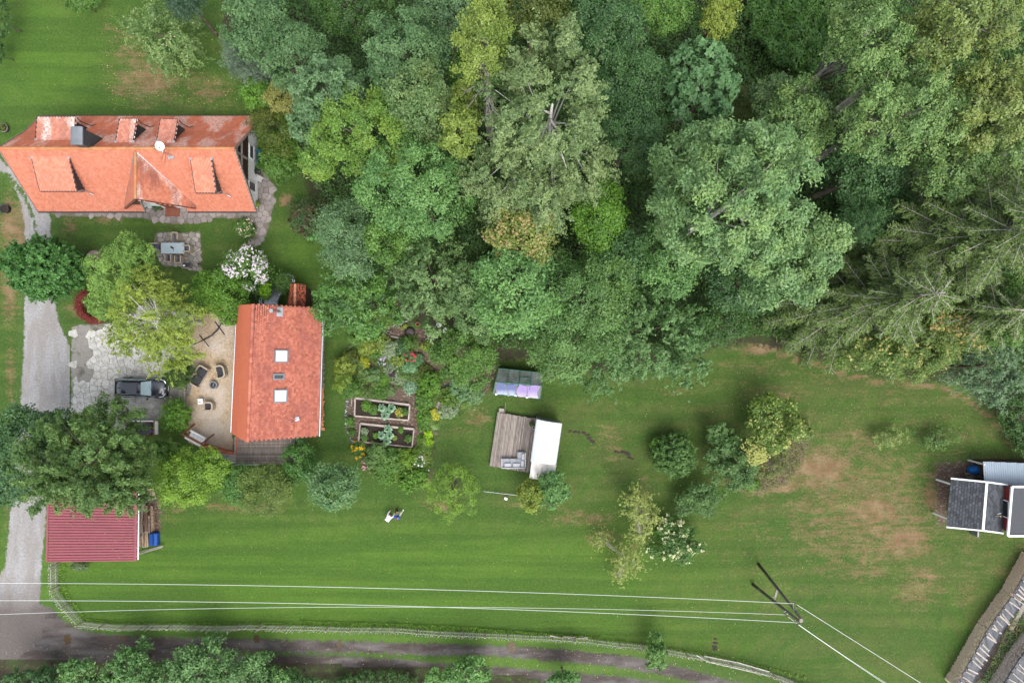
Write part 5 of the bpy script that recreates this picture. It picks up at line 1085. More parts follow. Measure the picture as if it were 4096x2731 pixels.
for i in range(10): p = R3(1272 + i * 14.5, 1305 + i * 2.2, .1 + .06 * i); b = MB(); b.box(p, (.19, .62, .03), -.12); b.build('tread', m_lead, ts); b = MB(); b.box(p + Vector((.08, 0, .025)), (.035, .62, .02), -.12); b.build('nosing', m_white, ts)
b = MB(); b.box(R3(1435, 1335, .75), (.85, .55, .05)); b.build('landing', m_gwood, ts)
for k, off in ((0, 0), (1, .0)):
    b = MB(); pts = [R3(1240, 1332 + 2 * k, .8 + .0 * k), R3(1300, 1352, .95), R3(1385, 1372, 1.5), R3(1450, 1373, 1.5)]; pts = [p - Vector((0, 0, .35 * k)) for p in pts]; b.tube(pts, .035, 6)
    if k == 0:
        for p in pts: b.tube([p, (p.x, p.y, 0)], .03, 5)
    b.build('handrail', m_zinc, ts)
dk = thing('board_deck', 'weathered grey board deck at the south end of the cottage', 'deck', R3(1690, 1280, 0))
zd = .8; q = [R3(1478, 1172, zd), R3(1922, 1168, zd), R3(1916, 1386, zd), R3(1455, 1386, zd)]; H_ = q[0].y - q[3].y; n = 19
for i in range(n):
    f0 = i / n; f1 = (i + 1) / n - .10 / n * 1.5; l0, r0, l1, r1 = q[0].lerp(q[3], f0), q[1].lerp(q[2], f0), q[0].lerp(q[3], f1), q[1].lerp(q[2], f1); o = Vector((0, 0, random.uniform(-.006, .006)))
    b = MB(); b.hexa([l1 - Vector((0, 0, .04)) + o, r1 - Vector((0, 0, .04)) + o, r0 - Vector((0, 0, .04)) + o, l0 - Vector((0, 0, .04)) + o, l1 + o, r1 + o, r0 + o, l0 + o]); b.build('board', m_gwood2, dk, ((l0.x + r0.x) / 2, (l0.y + l1.y) / 2, zd))
b = MB(); b.slab([p - Vector((0, 0, .1)) for p in q], .12); b.build('frame', m_dwood, dk)
b = MB(); b.tube([R3(1887, 1172, 1.7), R3(1884, 1385, 1.7)], .05, 6); b.build('railing', m_gwood, dk)
b = MB(); b.tube([R3(1450, 1388, 1.5), R3(1640, 1388, 1.5)], .04, 6); b.build('railing', m_zinc, dk)
for x, y in ((1455, 1386), (1560, 1386), (1880, 1386), (1915, 1386), (1915, 1175)): p = R3(x, y, zd); b = MB(); b.tube([p, p + Vector((0, 0, .85))], .03, 5); b.build('railing_post', m_zinc, dk)
for x, y in ((1455, 1386), (1560, 1386), (1915, 1386)): p = R3(x, y, zd); b = MB(); b.box((p.x, p.y + .1, .35), (.1, .1, .7)); b.build('support', m_dwood, dk)
m_green = pm('green_plastic', (.02, .16, .05), .5, var=.2)
b = MB(); p = R3(1942, 1184, .9); b.prism(xf(rrect(.5, .55, .06), (p.x, p.y)), 0, .95, bev=.04); gb_ = b.build('rubbish_bin', m_green); tag(gb_, 'green bin at the upper right corner of the board deck', 'bin')
ws = thing('wooden_steps', 'flight of weathered plank steps between the two yews', 'steps', R3(1035, 825, 0))
for i in range(4): b = MB(); p = R3(1017 + i * 13, 824, .05 + .1 * i); b.box(p, (.155, 1.45, .05), .02); b.build('step', m_gwood, ws)
b = MB(); fp = thing('firewood_row', 'row of split firewood and spare tiles along the east wall of the cottage', 'firewood', R3(2135, 900, 0)); rs = random.Random(3); lg = None
for i in range(64):
    p = R3(2128 + rs.uniform(-4, 12), 420 + i * 11, .25 + rs.uniform(0, .3)); b = MB(); b.box(p, (.36, .11, .08), rs.uniform(-.2, .2)); b.build('log' if i < 34 else 'spare_tile', m_gwood2 if i < 34 else m_terra, fp)
# ------------------------------------------------------------------ chip terrace furniture
def upoly(w, d, th, r, n=6):
    """horseshoe in plan, open to +x"""
    o = [(w / 2, -d / 2), (w / 2, -d / 2 + th)]; ri = max(.02, r - th)
    for cx, cy, a0, a1 in ((-w / 2 + th + ri, -d / 2 + th + ri, 270, 180), (-w / 2 + th + ri, d / 2 - th - ri, 180, 90)): o += [(cx + ri * math.cos(math.radians(a0 + (a1 - a0) * i / n)), cy + ri * math.sin(math.radians(a0 + (a1 - a0) * i / n))) for i in range(n + 1)]
    o += [(w / 2, d / 2 - th), (w / 2, d / 2)]
    for cx, cy, a0, a1 in ((-w / 2 + r, d / 2 - r, 90, 180), (-w / 2 + r, -d / 2 + r, 180, 270)): o += [(cx + r * math.cos(math.radians(a0 + (a1 - a0) * i / n)), cy + r * math.sin(math.radians(a0 + (a1 - a0) * i / n))) for i in range(n + 1)]
    return o
def wicker(name, label, c, rz, w, d, cush, r=.3, th=.13, group=None, cm=None, backs=(), h=.72, cat='chair'):
    t = thing(name, label, cat, (0, 0, 0), group); b = MB(); b.prism(xf(rrect(w - .06, d - .06, r * .7), (0, 0)), .05, .32, bev=.02); b.build('seat', m_wick, t)
    b = MB(); b.prism(upoly(w, d, th, r), .06, h, bev=0); b.build('backrest', m_wick, t)
    for (x, y, cw, cd) in cush: b = MB(); b.prism(xf(rrect(cw, cd, .06), (x, y)), .321, .45, bev=.04); b.build('cushion', cm or m_cush, t)
    for (x, y, cw, cd, rr) in backs: b = MB(); b.box((x, y, .56), (cw, cd, .3), M=Matrix.Rotation(rr, 3, 'Z') @ Matrix.Rotation(-.25, 3, 'Y')); b.build('back_cushion', cm or m_cush, t)
    t.location = (c.x, c.y, 0.03); t.rotation_euler = (0, 0, rz); return t
wicker('wicker_sofa', 'long wicker sofa with charcoal cushions on the chip terrace', R3(1172, 690, .4), math.radians(-32), .95, 2.0, ((.07, -.42, .7, .82), (.07, .42, .7, .82)), .3, backs=((-.22, -.45, .16, .5, 0), (-.22, .45, .16, .5, 0)), cat='sofa')
wicker('wicker_loveseat', 'rounded two seat wicker chair between the long sofa and the cottage', R3(1340, 660, .4), math.radians(193), .95, 1.25, ((.03, -.29, .66, .55), (.03, .29, .66, .55)), .42)
wicker('wicker_armchair', 'single wicker armchair beside the white side table', R3(1250, 930, .4), math.radians(95) - PI / 2 + PI - .08, .9, .85, ((.08, 0, .62, .55),), .3, backs=((-.24, 0, .14, .45, 0),))
def ring(r0, r1, z0, z1, c, m, name, par, n=24):
    b = MB(); V = []
    for r, z in ((r1, z0), (r1, z1), (r0, z1), (r0, z0)): V += [(c[0] + r * math.cos(2 * PI * i / n), c[1] + r * math.sin(2 * PI * i / n), z) for i in range(n)]
    b.add(V, [(k * n + i, k * n + (i + 1) % n, (k + 1) % 4 * n + (i + 1) % n, (k + 1) % 4 * n + i) for k in range(4) for i in range(n)]); return b.build(name, m, par)
c = R3(1282, 764, .3); fp2 = thing('fire_bowl', 'round black fire bowl with charred logs on the chip terrace', 'fire bowl', (c.x, c.y, 0)); ring(.26, .36, .03, .4, c, m_lead, 'rim', fp2); b = MB(); b.cyl((c.x, c.y, .05), (c.x, c.y, .3), .29, n=20); b.build('ash_bed', m_black, fp2)
for i in range(5): a = i * 1.3; b = MB(); b.tube([(c.x + .2 * math.cos(a), c.y + .2 * math.sin(a), .31), (c.x - .15 * math.cos(a + .5), c.y - .15 * math.sin(a + .5), .38)], .035, 5); b.build('log', m_barkg if i % 2 else m_cush, fp2)
c = R3(1180, 892, .4); sd_ = thing('side_table', 'small white square side table on the chip terrace', 'table', (c.x, c.y, 0)); b = MB(); b.box((c.x, c.y, .42), (.46, .48, .03), .08); b.build('tabletop', m_white, sd_)
for i, j in ((-1, -1), (1, -1), (1, 1), (-1, 1)): b = MB(); b.box((c.x + i * .19, c.y + j * .2, .21), (.04, .04, .4)); b.build('leg', m_white, sd_)
b = MB(); b.box((c.x - .05, c.y - .03, .45), (.2, .06, .02), .1); tag(b.build('phone', m_cush), 'small dark gadget lying on the white side table', 'gadget')
hm = thing('hammock_stand', 'empty dark steel hammock stand on the chip terrace', 'hammock stand', R3(1270, 370, 0)); h = [R3(1205, 410, .1), R3(1270, 375, .12), R3(1320, 325, .2)]
for a, c, r in ((h[0], h[1], .06), (h[1], h[2], .06), (R3(1170, 370, .06), R3(1245, 462, .06), .04), (R3(1130, 445, .9), h[0], .04), (R3(1295, 270, .08), R3(1368, 368, .06), .045), (R3(1350, 265, 1.1), h[2], .05)): b = MB(); b.tube([a, c], r, 6); b.build('tube', m_cush if r > .03 else m_black, hm)
sw = thing('swing_seat', 'white cushioned swing seat in a red brown timber frame', 'swing', R3(1165, 1165, 0)); rz = math.radians(-28); Rz = Matrix.Rotation(rz, 3, 'Z'); c = R3(1162, 1170, .5); cz = Vector((c.x, c.y, 0))
for nm, p, dd, m in (('seat', (0, 0, .5), (1.5, .5, .1), m_white), ('backrest', (0, .3, .75), (1.5, .12, .5), m_white), ('canopy_edge', (0, -.36, 1.2), (1.6, .16, .05), m_white)): b = MB(); b.box(cz + Rz @ Vector(p), dd, M=Rz @ (Matrix.Rotation(-.2 if nm == 'backrest' else 0, 3, 'X'))); b.build(nm, m, sw)
for i in range(4): b = MB(); b.box(cz + Rz @ Vector((-.56 + i * .375, 0, .57)), (.34, .48, .06), M=Rz); b.build('cushion', m_white, sw)
for s in (-1, 1):
    for k in (-1, 1): b = MB(); b.beam(cz + Rz @ Vector((s * 1.0, k * .75, 0)), cz + Rz @ Vector((s * .95, 0, 1.75)), .1, .1); b.build('leg', m_rwood, sw)
    b = MB(); b.beam(cz + Rz @ Vector((s * .85, -.3, .62)), cz + Rz @ Vector((s * .85, .35, .62)), .08, .05); b.build('armrest', m_rwood, sw)
b = MB(); b.beam(cz + Rz @ Vector((-1.0, 0, 1.75)), cz + Rz @ Vector((1.0, 0, 1.75)), .1, .1); b.build('top_beam', m_rwood, sw)
# playhouse half hidden under the cypress
ph = thing('garden_shelter', 'open white and brown shelter half hidden by the great cypress', 'shelter', R3(770, 1095, 0)); b = MB(); p0, p1 = R3(650, 1048, 0), R3(812, 1150, 0)
b.box(((p0.x + p1.x) / 2, (p0.y + p1.y) / 2, .3), (p1.x - p0.x, p0.y - p1.y, .1)); b.build('floor', m_cush, ph)
b = MB(); b.beam(R3(650, 1046, 1.3), R3(812, 1046, 1.3), .08, .1); b.build('rail', m_white, ph); b = MB(); b.beam(R3(816, 1044, 1.3), R3(816, 1160, 1.3), .1, .1); b.build('rail', m_rwood, ph)
b = MB(); b.slab([R3(822, 1046, 1.3), R3(849, 1046, .9), R3(849, 1150, .9), R3(822, 1152, 1.3)], .03); b.build('shelf', m_white, ph)
for q_ in ((655, 1048), (812, 1048), (812, 1150), (655, 1150)): p = R3(*q_, 0); b = MB(); b.box((p.x, p.y, .65), (.08, .08, 1.3)); b.build('post', m_rwood, ph)
m_pur = pm('purple_rubber', (.22, .05, .50), .5); c = R3(791, 1126, .4); o = ring(.06, .13, .36, .42, c, m_pur, 'toy_ring', None, 16); tag(o, 'purple ring toy on the floor of the open shelter', 'toy')

# ------------------------------------------------------------------ the dark car
def car(label, c, L, Wd, rz):
    t = thing('parked_car', label, 'car', (0, 0, 0)); m_paint = pm('blue_black_paint', (.022, .027, .040), .2, .3, var=.15, scale=1, spec=.7, bump=0, **{'Coat Weight': .6, 'Coat Roughness': .06}); m_chr = pm('chrome', (.7, .7, .72), .15, .9, var=.1); m_cg = pm('car_glass', (.22, .33, .35), .05, var=.15, spec=.8, bump=0)
    hl = L / 2
    def hw(x): e = (abs(x) / hl); return Wd / 2 * (1 - .06 * e ** 2 - .16 * max(0, (e - .86) / .14) ** 2.2)
    def zt(x): return np.interp(x, [-hl, -hl + .1, -1.2, 0.55, 1.2, hl - .45, hl - .12, hl], [.72, .92, .98, .98, .97, .86, .72, .5])
    xs = np.concatenate([np.linspace(-hl, -hl + .25, 4), np.linspace(-hl + .5, hl - .5, 12), np.linspace(hl - .25, hl, 4)]); V = []; n = 11
    for x in xs:
        w, z = hw(x), zt(x)
        for y, zz in ((-.86, .22), (-.97, .34), (-1, .55), (-.985, z * .88), (-.9, z * .985), (-.5, z + .02), (0, z + .03), (.5, z + .02), (.9, z * .985), (.985, z * .88), (1, .55), (.97, .34), (.86, .22)): V.append((x, y * w, zz))
    k = 13; F = [(i * k + j, (i + 1) * k + j, (i + 1) * k + (j + 1) % k, i * k + (j + 1) % k) for i in range(len(xs) - 1) for j in range(k)] + [tuple(range(k)), tuple(range(len(V) - 1, len(V) - k - 1, -1))]
    b = MB(); b.add(V, F); b.build('body', m_paint, t, smooth=True)
    V = []; gs = [(-2.15, .97, .80), (-1.95, 1.38, .70), (-1.2, 1.50, .67), (-.2, 1.52, .66), (.35, 1.46, .66), (1.12, .99, .78)]
    for x, z, w in gs:
        for y, zz in ((-1, .0), (-.93, .62), (-.84, .93), (-.4, 1), (.4, 1), (.84, .93), (.93, .62), (1, 0)): V.append((x, y * (w if zz > .5 else .80), .93 + (z - .93) * zz))
    k = 8; F = [(i * k + j, (i + 1) * k + j, (i + 1) * k + j + 1, i * k + j + 1) for i in range(len(gs) - 1) for j in range(k - 1)]; b = MB(); b.add(V, F); b.build('roof', m_paint, t, smooth=True)
    def pane(nm, pts, up=.012): b = MB(); b.slab([Vector(p) + Vector((0, 0, up)) for p in pts], .01); return b.build(nm, m_cg, t)
    pane('windscreen', [(1.10, -.68, 1.01), (1.10, .68, 1.01), (.42, .56, 1.455), (.42, -.56, 1.455)], .02); pane('rear_window', [(-2.14, -.62, 1.0), (-2.14, .62, 1.0), (-1.97, .56, 1.375), (-1.97, -.56, 1.375)], .03)
    for s in (-1, 1):
        for x0, x1 in ((-1.85, -1.0), (-.95, -.1), (-.05, .7)):
            b = MB(); zu0 = np.interp(x0, [-1.95, 0, .35, 1.1], [1.33, 1.44, 1.40, 1.0]); zu1 = np.interp(x1, [-1.95, 0, .35, 1.1], [1.33, 1.44, 1.40, 1.0]); b.add([(x0, s * .805, 1.0), (x1, s * .805, 1.0), (x1, s * .70, zu1), (x0, s * .70, zu0)], [(0, 1, 2, 3)]); b.build('side_window', m_cg, t)
        b = MB(); b.sphere((.78, s * 1.0, 1.02), .12, 8, 6, (.8, 1, .7)); b.build('mirror', m_paint, t, smooth=True); b = MB(); b.tube([(-1.8, s * .64, 1.50), (-.9, s * .66, 1.57), (.25, s * .64, 1.52)], .022, 5); b.build('roof_rail', m_black, t)
        b = MB(); b.add([(hl - .52, s * .80, .84), (hl - .2, s * .60, .78), (hl - .12, s * .62, .72), (hl - .36, s * .83, .72)], [(0, 1, 2, 3)] if s > 0 else [(3, 2, 1, 0)]); b.tube([(hl - .55, s * .82, .82), (hl - .2, s * .72, .76), (hl - .06, s * .45, .70)], .035, 5); b.build('headlight', m_chr, t)
        b = MB(); b.box((-hl + .06, s * .66, .82), (.1, .3, .14)); b.build('tail_light', m_rwood, t)
        for x in (-1.42, 1.42): b = MB(); b.cyl((x, s * .72, .34), (x, s * .93, .34), .34, n=18); w_ = b.build('wheel', m_black, t); b = MB(); b.cyl((x, s * .9, .34), (x, s * .94, .34), .22, n=12); b.build('rim', m_chr, w_)
        b = MB(); b.beam((1.1, s * .4, .995), (hl - .3, s * .32, .83), .015, .012); b.build('bonnet_crease', m_cush, t)
    b = MB(); b.box((hl - .02, 0, .55), (.06, 1.0, .22)); b.build('grille', m_black, t); b = MB(); b.box((hl + .02, 0, .38), (.02, .52, .11)); b.build('number_plate', m_white, t); b = MB(); b.cyl((hl - .1, 0, .74), (hl - .09, 0, .77), .045, n=10); b.build('badge', m_zinc, t)
    b = MB(); b.box((-1.6, 0, 1.52), (.16, .05, .08)); b.build('aerial', m_black, t)
    b = MB(); b.add([(-.9, -.45, 1.535), (.1, -.45, 1.54), (.1, .45, 1.54), (-.9, .45, 1.535)], [(0, 1, 2, 3)]); b.build('sunroof', pm('tinted_roof_glass', (.02, .025, .035), .08, var=.1, spec=.7, bump=0), t)
    b = MB(); b.tube([(1.12, -.3, 1.03), (1.0, .3, 1.10)], .012, 4); b.build('wiper', m_black, t)
    t.location = (c.x, c.y, 0.05); t.rotation_euler = (0, 0, rz)
car('black estate car parked on the broken concrete forecourt', R3(713, 785, .75), 4.62, 1.74, math.radians(-1.5))

# ------------------------------------------------------------------ dining patio
c = R1(1353, 1260, .75); tb = thing('dining_table', 'long garden table with a pale blue glass top on the flagstones', 'table', (c.x, c.y, 0)); m_bt = pm('frosted_table_glass', (.36, .43, .46), .18, var=.12, spec=.6, bump=0)
b = MB(); b.box((c.x, c.y, .745), (2.1, .97, .03)); b.build('tabletop', m_bt, tb); b = MB(); b.box((c.x, c.y, .71), (2.12, .99, .035)); b.build('frame', m_wick, tb)
for i, j in ((-1, -1), (1, -1), (1, 1), (-1, 1)): b = MB(); b.box((c.x + i * .95, c.y + j * .4, .36), (.09, .09, .68)); b.build('leg', m_wick, tb)
ps = thing('folded_parasol', 'small folded black parasol lying on the glass table', 'parasol', (c.x, c.y, .76)); b = MB(); b.tube([(c.x - .13, c.y + .1, .8), (c.x + .1, c.y - .02, .82)], [.09, .06], 7); b.build('canopy', m_black, ps); b = MB(); b.tube([(c.x + .1, c.y - .02, .82), (c.x + .08, c.y - .25, .79)], .015, 5); b.build('pole', m_black, ps)
for i, (x, y, rz, lab) in enumerate(((1384, 1168, -90, 'wicker dining chair alone on the upper long side of the glass table'), (1222, 1250, 0, 'wicker dining chair at the left head of the glass table'), (1478, 1266, 180, 'wicker dining chair at the right head of the glass table'), (1335, 1343, 90, 'left one of the two wicker dining chairs below the glass table'), (1410, 1352, 90, 'right one of the two wicker dining chairs below the glass table'))):
    if i == 0: dc = wicker('dining_chair', lab, R1(x, y, .45), math.radians(rz), .68, .62, ((.07, 0, .48, .42),), .1, .09, 'wicker chairs round the glass table', m_cushb, h=.85); o = dc
    else: o = copy_tree(dc); o['label'] = lab; p = R1(x, y, .45); o.location = (p.x, p.y, .04); o.rotation_euler = (0, 0, math.radians(rz))
c = R1(1460, 1396, .5); gl = thing('grill_block', 'grey masonry barbecue block at the edge of the dining patio', 'barbecue', (c.x, c.y, 0)); b = MB(); b.box((c.x, c.y, .3), (.72, .5, .6)); b.build('block', m_flag, gl); b = MB(); b.box((c.x + .05, c.y + .03, .62), (.66, .4, .02)); b.build('grate', m_cush, gl); b = MB(); b.box((c.x - .12, c.y - .02, .66), (.16, .14, .06)); b.build('lid', m_white, gl)
def pot(label, c, r, h, m=None, plant=None, name='plant_pot'):
    t = thing(name, label, 'plant pot', (c.x, c.y, 0)); n = 14; b = MB(); V = []
    for rr, z in ((r * .7, .0), (r, h), (r * .86, h), (r * .8, h * .75)): V += [(c.x + rr * math.cos(2 * PI * i / n), c.y + rr * math.sin(2 * PI * i / n), z) for i in range(n)]
    b.add(V, [(k * n + i, k * n + (i + 1) % n, (k + 1) * n + (i + 1) % n, (k + 1) * n + i) for k in range(3) for i in range(n)]); b.build('pot', m or m_terra, t); b = MB(); b.cyl((c.x, c.y, .01), (c.x, c.y, h * .82), r * .84, n=n); b.build('soil', m_wsoil, t)
    if plant:
        rg = np.random.default_rng(int(c.x * 100) % 999); V, Q, tn, cc = crown_mesh((c.x, c.y, h + plant[1] * .6), (plant[0], plant[0], plant[1]), 'broad', rg, .6, .2, .05, .5, -.2); raw_mesh('plant', V, Q, leafmat(*plant[2]), t, tone=tn)
    return t
pot('round planter with brown leaves on the back lawn by the left edge', R1(22, 315, .4), .42, .4, m_gwood, (.32, .2, OLIVE)); pot('big planter tub on the grass left of the gravel lane', R1(33, 950, .4), .42, .45, m_cush)
pot('terracotta pot with an olive bush at the farmhouse entrance', R1(1240, 935, .5), .28, .45, None, (.4, .35, DEEP)); pot('small empty terracotta pot at the farmhouse entrance', R1(1310, 925, .3), .12, .25)
pot('round pot on the corner of the dining patio', R1(1556, 1384, .2), .12, .2, m_steel); pot('lime green plant in a pot at the corner of the farmhouse', R1(2018, 915, .2), .16, .2, None, (.26, .2, YEL))
# mauve pool under the light green tree and the red leaved hedge ring
c = R1(745, 1345, .4); m_mau = pm('mauve_cover', (.34, .22, .22), .6, var=.15); pl = thing('round_pool', 'round pool with a mauve cover under the light green tree', 'pool', (c.x, c.y, 0)); b = MB(); b.cyl((c.x, c.y, 0), (c.x, c.y, .5), .82, n=32); b.build('wall', m_dwood, pl); b = MB(); b.cyl((c.x, c.y, .5), (c.x, c.y, .53), .78, n=32); b.build('cover', m_mau, pl)
rg = np.random.default_rng(77); hp = [R2(690, 530), R2(645, 590), R2(640, 650), R2(670, 705), R2(740, 750), R2(820, 745)]; hp = [Vector((p.x, p.y)) for p in hp]; q_ = []
for i in range(9000): k = rg.integers(0, 5); f = rg.random(); p = hp[k].lerp(hp[k + 1], f); q_.append((p.x + rg.normal() * .16, p.y + rg.normal() * .16, .1 + .55 * rg.random() ** .5))
q_ = np.array(q_); V, Q = leafquads(q_, unit(rg.normal(size=q_.shape) * .5 + [0, 0, .8]), np.full(len(q_), .05), .5, rg); hd = thing('barberry_hedge', 'low dark red barberry hedge curving round the light green tree', 'hedge', R2(680, 690, 0)); raw_mesh('crown', V, Q, leafmat((.09, .015, .018), (.24, .05, .05)), hd, tone=rg.random(len(Q)))
# things by the white gable
m_teal = pm('teal_plastic', (.02, .22, .26), .4, var=.2)
def tub_chair(lab, c, rz, m, mi):
    t = thing('garden_chair', lab, 'chair', (0, 0, 0)); b = MB(); b.prism(xf(rrect(.46, .46, .15), (0, 0)), .36, .42, bev=.02); b.build('seat', m, t); b = MB(); b.prism(upoly(.56, .56, .05, .22), .40, .74); b.build('backrest', m, t)
    for i, j in ((-1, -1), (1, -1), (1, 1), (-1, 1)): b = MB(); b.box((i * .19, j * .19, .18), (.04, .04, .36)); b.build('leg', m, t)
    t.location = (c.x, c.y, .04); t.rotation_euler = (0, 0, rz)
tub_chair('upper teal plastic chair against the white gable', R1(2030, 515, .5), -.4, m_teal, 0); tub_chair('lower teal plastic chair beside the black barbecue', R1(2035, 573, .5), -.2, m_teal, 0)
c = R1(2015, 645, .8); bq = thing('barbecue', 'black kettle barbecue on a wheeled rack by the white gable', 'barbecue', (c.x, c.y, 0)); b = MB(); b.box((c.x, c.y, .7), (.62, .75, .05)); b.build('shelf', m_cush, bq); b = MB(); b.sphere((c.x, c.y - .08, .82), .25, 14, 8, (1, 1, .55)); b.build('kettle', m_black, bq, smooth=True)
for i, j in ((-1, -1), (1, -1), (1, 1), (-1, 1)): b = MB(); b.box((c.x + i * .28, c.y + j * .33, .35), (.04, .04, .7)); b.build('leg', m_black, bq)
b = MB(); b.box((c.x - .36, c.y + .05, .72), (.12, .6, .03)); b.build('side_rack', m_steel, bq)
c = R1(2030, 712, .5); fc = thing('folding_chair', 'white slatted folding chair lying beside the barbecue', 'chair', (c.x, c.y, 0)); M = Matrix.Rotation(-.5, 3, 'Z')
for i in range(6): b = MB(); b.box(Vector((c.x, c.y, .4)) + M @ Vector((-.25 + i * .1, 0, .01 * i)), (.05, .42, .02), M=M); b.build('slat', m_white, fc)
for s in (-1, 1): b = MB(); b.beam(Vector((c.x, c.y, .38)) + M @ Vector((-.38, s * .22, 0)), Vector((c.x, c.y, .38)) + M @ Vector((.38, s * .22, .05)), .03, .03); b.build('frame', m_white, fc); b = MB(); b.beam(Vector((c.x, c.y, .36)) + M @ Vector((.3 * s, .2, 0)), Vector((c.x, c.y, .05)) + M @ Vector((.33 * s, .2, 0)), .03, .03); b.build('leg', m_white, fc)
# arched lamp by the annex
p = RC(975, 110, 0); lp = thing('arched_lamp', 'curved black lamp with a striped head above the annex', 'lamp', p); b = MB(); b.tube([(p.x, p.y, 0), (p.x, p.y, 1.9), RC(995, 105, 2.3), RC(1000, 150, 2.25), RC(955, 172, 2.0)], .03, 6); b.build('pole', m_steel, lp)
b = MB(); q = RC(1010, 198, 1.9); b.box(q, (.28, .28, .12), .35); b.build('lamp_head', m_black, lp)
for s in (-.07, .07): b = MB(); b.box(q + Vector((s, s * .2, .065)), (.035, .27, .01), .35); b.build('stripe', m_white, lp)

# ------------------------------------------------------------------ lumber beside the red shed
lb_ = thing('lumber_heap', 'heap of weathered planks and an old frame beside the red shed', 'lumber', R6(1150, 320, 0)); rs = random.Random(9)
m_lum = [pm('lumber_tan', (.42, .31, .20), .85, var=.4, scale=3, stretch=(3, .4, 1)), pm('lumber_brown', (.20, .12, .085), .85, var=.4, scale=3, stretch=(3, .4, 1)), pm('lumber_grey', (.33, .30, .27), .85, var=.4, scale=3, stretch=(3, .4, 1))]
for x0, y0, x1, y1, w, k, z in ((1128,140,1095,400,.16,2,.55),(1118,190,1105,500,.16,1,.42),(1100,190,1092,500,.2,0,.3),(1138,170,1128,500,.14,1,.5),(1130,300,1140,500,.14,0,.35),(1150,180,1142,505,.13,0,.4),(1112,330,1120,470,.12,0,.55),(1150,250,1158,500,.14,0,.25),(1190,180,1192,390,.2,0,.22),(1168,260,1170,390,.12,2,.35),(1110,150,1108,330,.12,0,.6),(1122,400,1124,505,.15,2,.3),(1135,380,1098,440,.08,2,.62)):
    b = MB(); b.beam(R6(x0, y0, z), R6(x1, y1, z - rs.uniform(0, .15)), w, .05); b.build('plank', m_lum[k], lb_)
for i in range(6): b = MB(); b.beam(R6(1140 + i * 5, 58 + i * 15, .5), R6(1205 + i * 4, 45 + i * 14, .45), .12, .05); b.build('plank', m_lum[i % 3], lb_)
of = thing('old_door_frame', 'old three panel door frame lying on the lumber heap', 'door frame', R6(1180, 300, .5)); z = .58
for a, c in (((1148, 210), (1150, 375)), ((1207, 210), (1207, 370)), ((1148, 212), (1207, 212)), ((1150, 258), (1207, 252)), ((1150, 318), (1207, 308)), ((1150, 374), (1207, 366))): b = MB(); b.beam(R6(*a, z), R6(*c, z), .09, .06); b.build('rail', m_lum[1], of)
c = R6(1199, 445, .6); m_blue = pm('blue_plastic', (.012, .065, .27), .65, var=.2, spec=.25); bb_ = thing('blue_grit_bin', 'blue plastic feed bin at the end of the lumber heap', 'bin', (c.x, c.y, 0)); b = MB(); b.prism(xf(rrect(.68, 1.15, .06), (c.x, c.y)), 0, .5, inset=0); b.build('box', m_blue, bb_)
b = MB(); b.slab([(c.x - .34, c.y - .55, .62), (c.x + .0, c.y - .55, .68), (c.x + .0, c.y + .55, .68), (c.x - .34, c.y + .55, .62)], .05); b.build('lid', m_blue, bb_); b = MB(); b.slab([(c.x + .12, c.y - .5, .6), (c.x + .34, c.y - .5, .52), (c.x + .34, c.y + .52, .52), (c.x + .12, c.y + .52, .6)], .03); b.build('lid', m_blue, bb_)
for i, (a, c) in enumerate((((1090, 545), (1280, 492)), ((1090, 556), (1276, 502)))): b = MB(); b.beam(R6(*a, .4 + .1 * i), R6(*c, .35), .09, .09); tag(b.build('timber_beam', m_gwood), ('upper' if i == 0 else 'lower') + ' of the two grey beams jutting out at the foot of the lumber heap', 'beam', 'beams by the red shed')

# ------------------------------------------------------------------ paling fence along the track
FB = [(232,2240),(232,2308),(235,2365),(265,2400),(301,2446),(337,2485),(408,2492),(485,2497),(561,2497),(648,2497),(740,2496),(826,2501),(913,2500),(1000,2497),(1064,2498),(1150,2501),(1223,2501),(1399,2507),(1580,2508),(1756,2522),(1932,2529),(2111,2537),(2200,2540),(2353,2551),(2455,2566),(2544,2573),(2702,2600),(2817,2622),(2955,2650),(3077,2686),(3195,2731),(3330,2790)]
FP = [P(x, y) for x, y in FB]; m_pick = pm('hazel_paling', (.56, .53, .47), .85, var=.45, scale=6, objrand=.3); m_post = pm('fence_post', (.42, .36, .31), .85, var=.4, scale=4)
fe = thing('paling_fence', 'rustic paling fence of split stakes along the track', 'fence', FP[12]); L_ = [0]
for a, c in zip(FP[:-1], FP[1:]): L_.append(L_[-1] + (c - a).length)
def fpos(s):
    i = min(max(0, int(np.searchsorted(L_, s)) - 1), len(FP) - 2); return FP[i].lerp(FP[i + 1], (s - L_[i]) / (L_[i + 1] - L_[i])), (FP[i + 1] - FP[i]).normalized()
pk = []
for k in range(4): b = MB(); b.cyl((0, 0, 0), (random.uniform(-.04, .04), random.uniform(-.04, .04), 1.15 + .06 * k), .034, .024, 5); pk.append(b.mesh('paling'))
rs = random.Random(21); s = .1; pos = []
while s < L_[-1]: pos.append(s); s += rs.uniform(.115, .17)
inp = [s for s in pos if abs(fpos(s)[0].x) < 47]; order = sorted(inp, key=lambda s: abs(fpos(s)[0].x + 8)); sel = set(order[:300]); rest = MB()
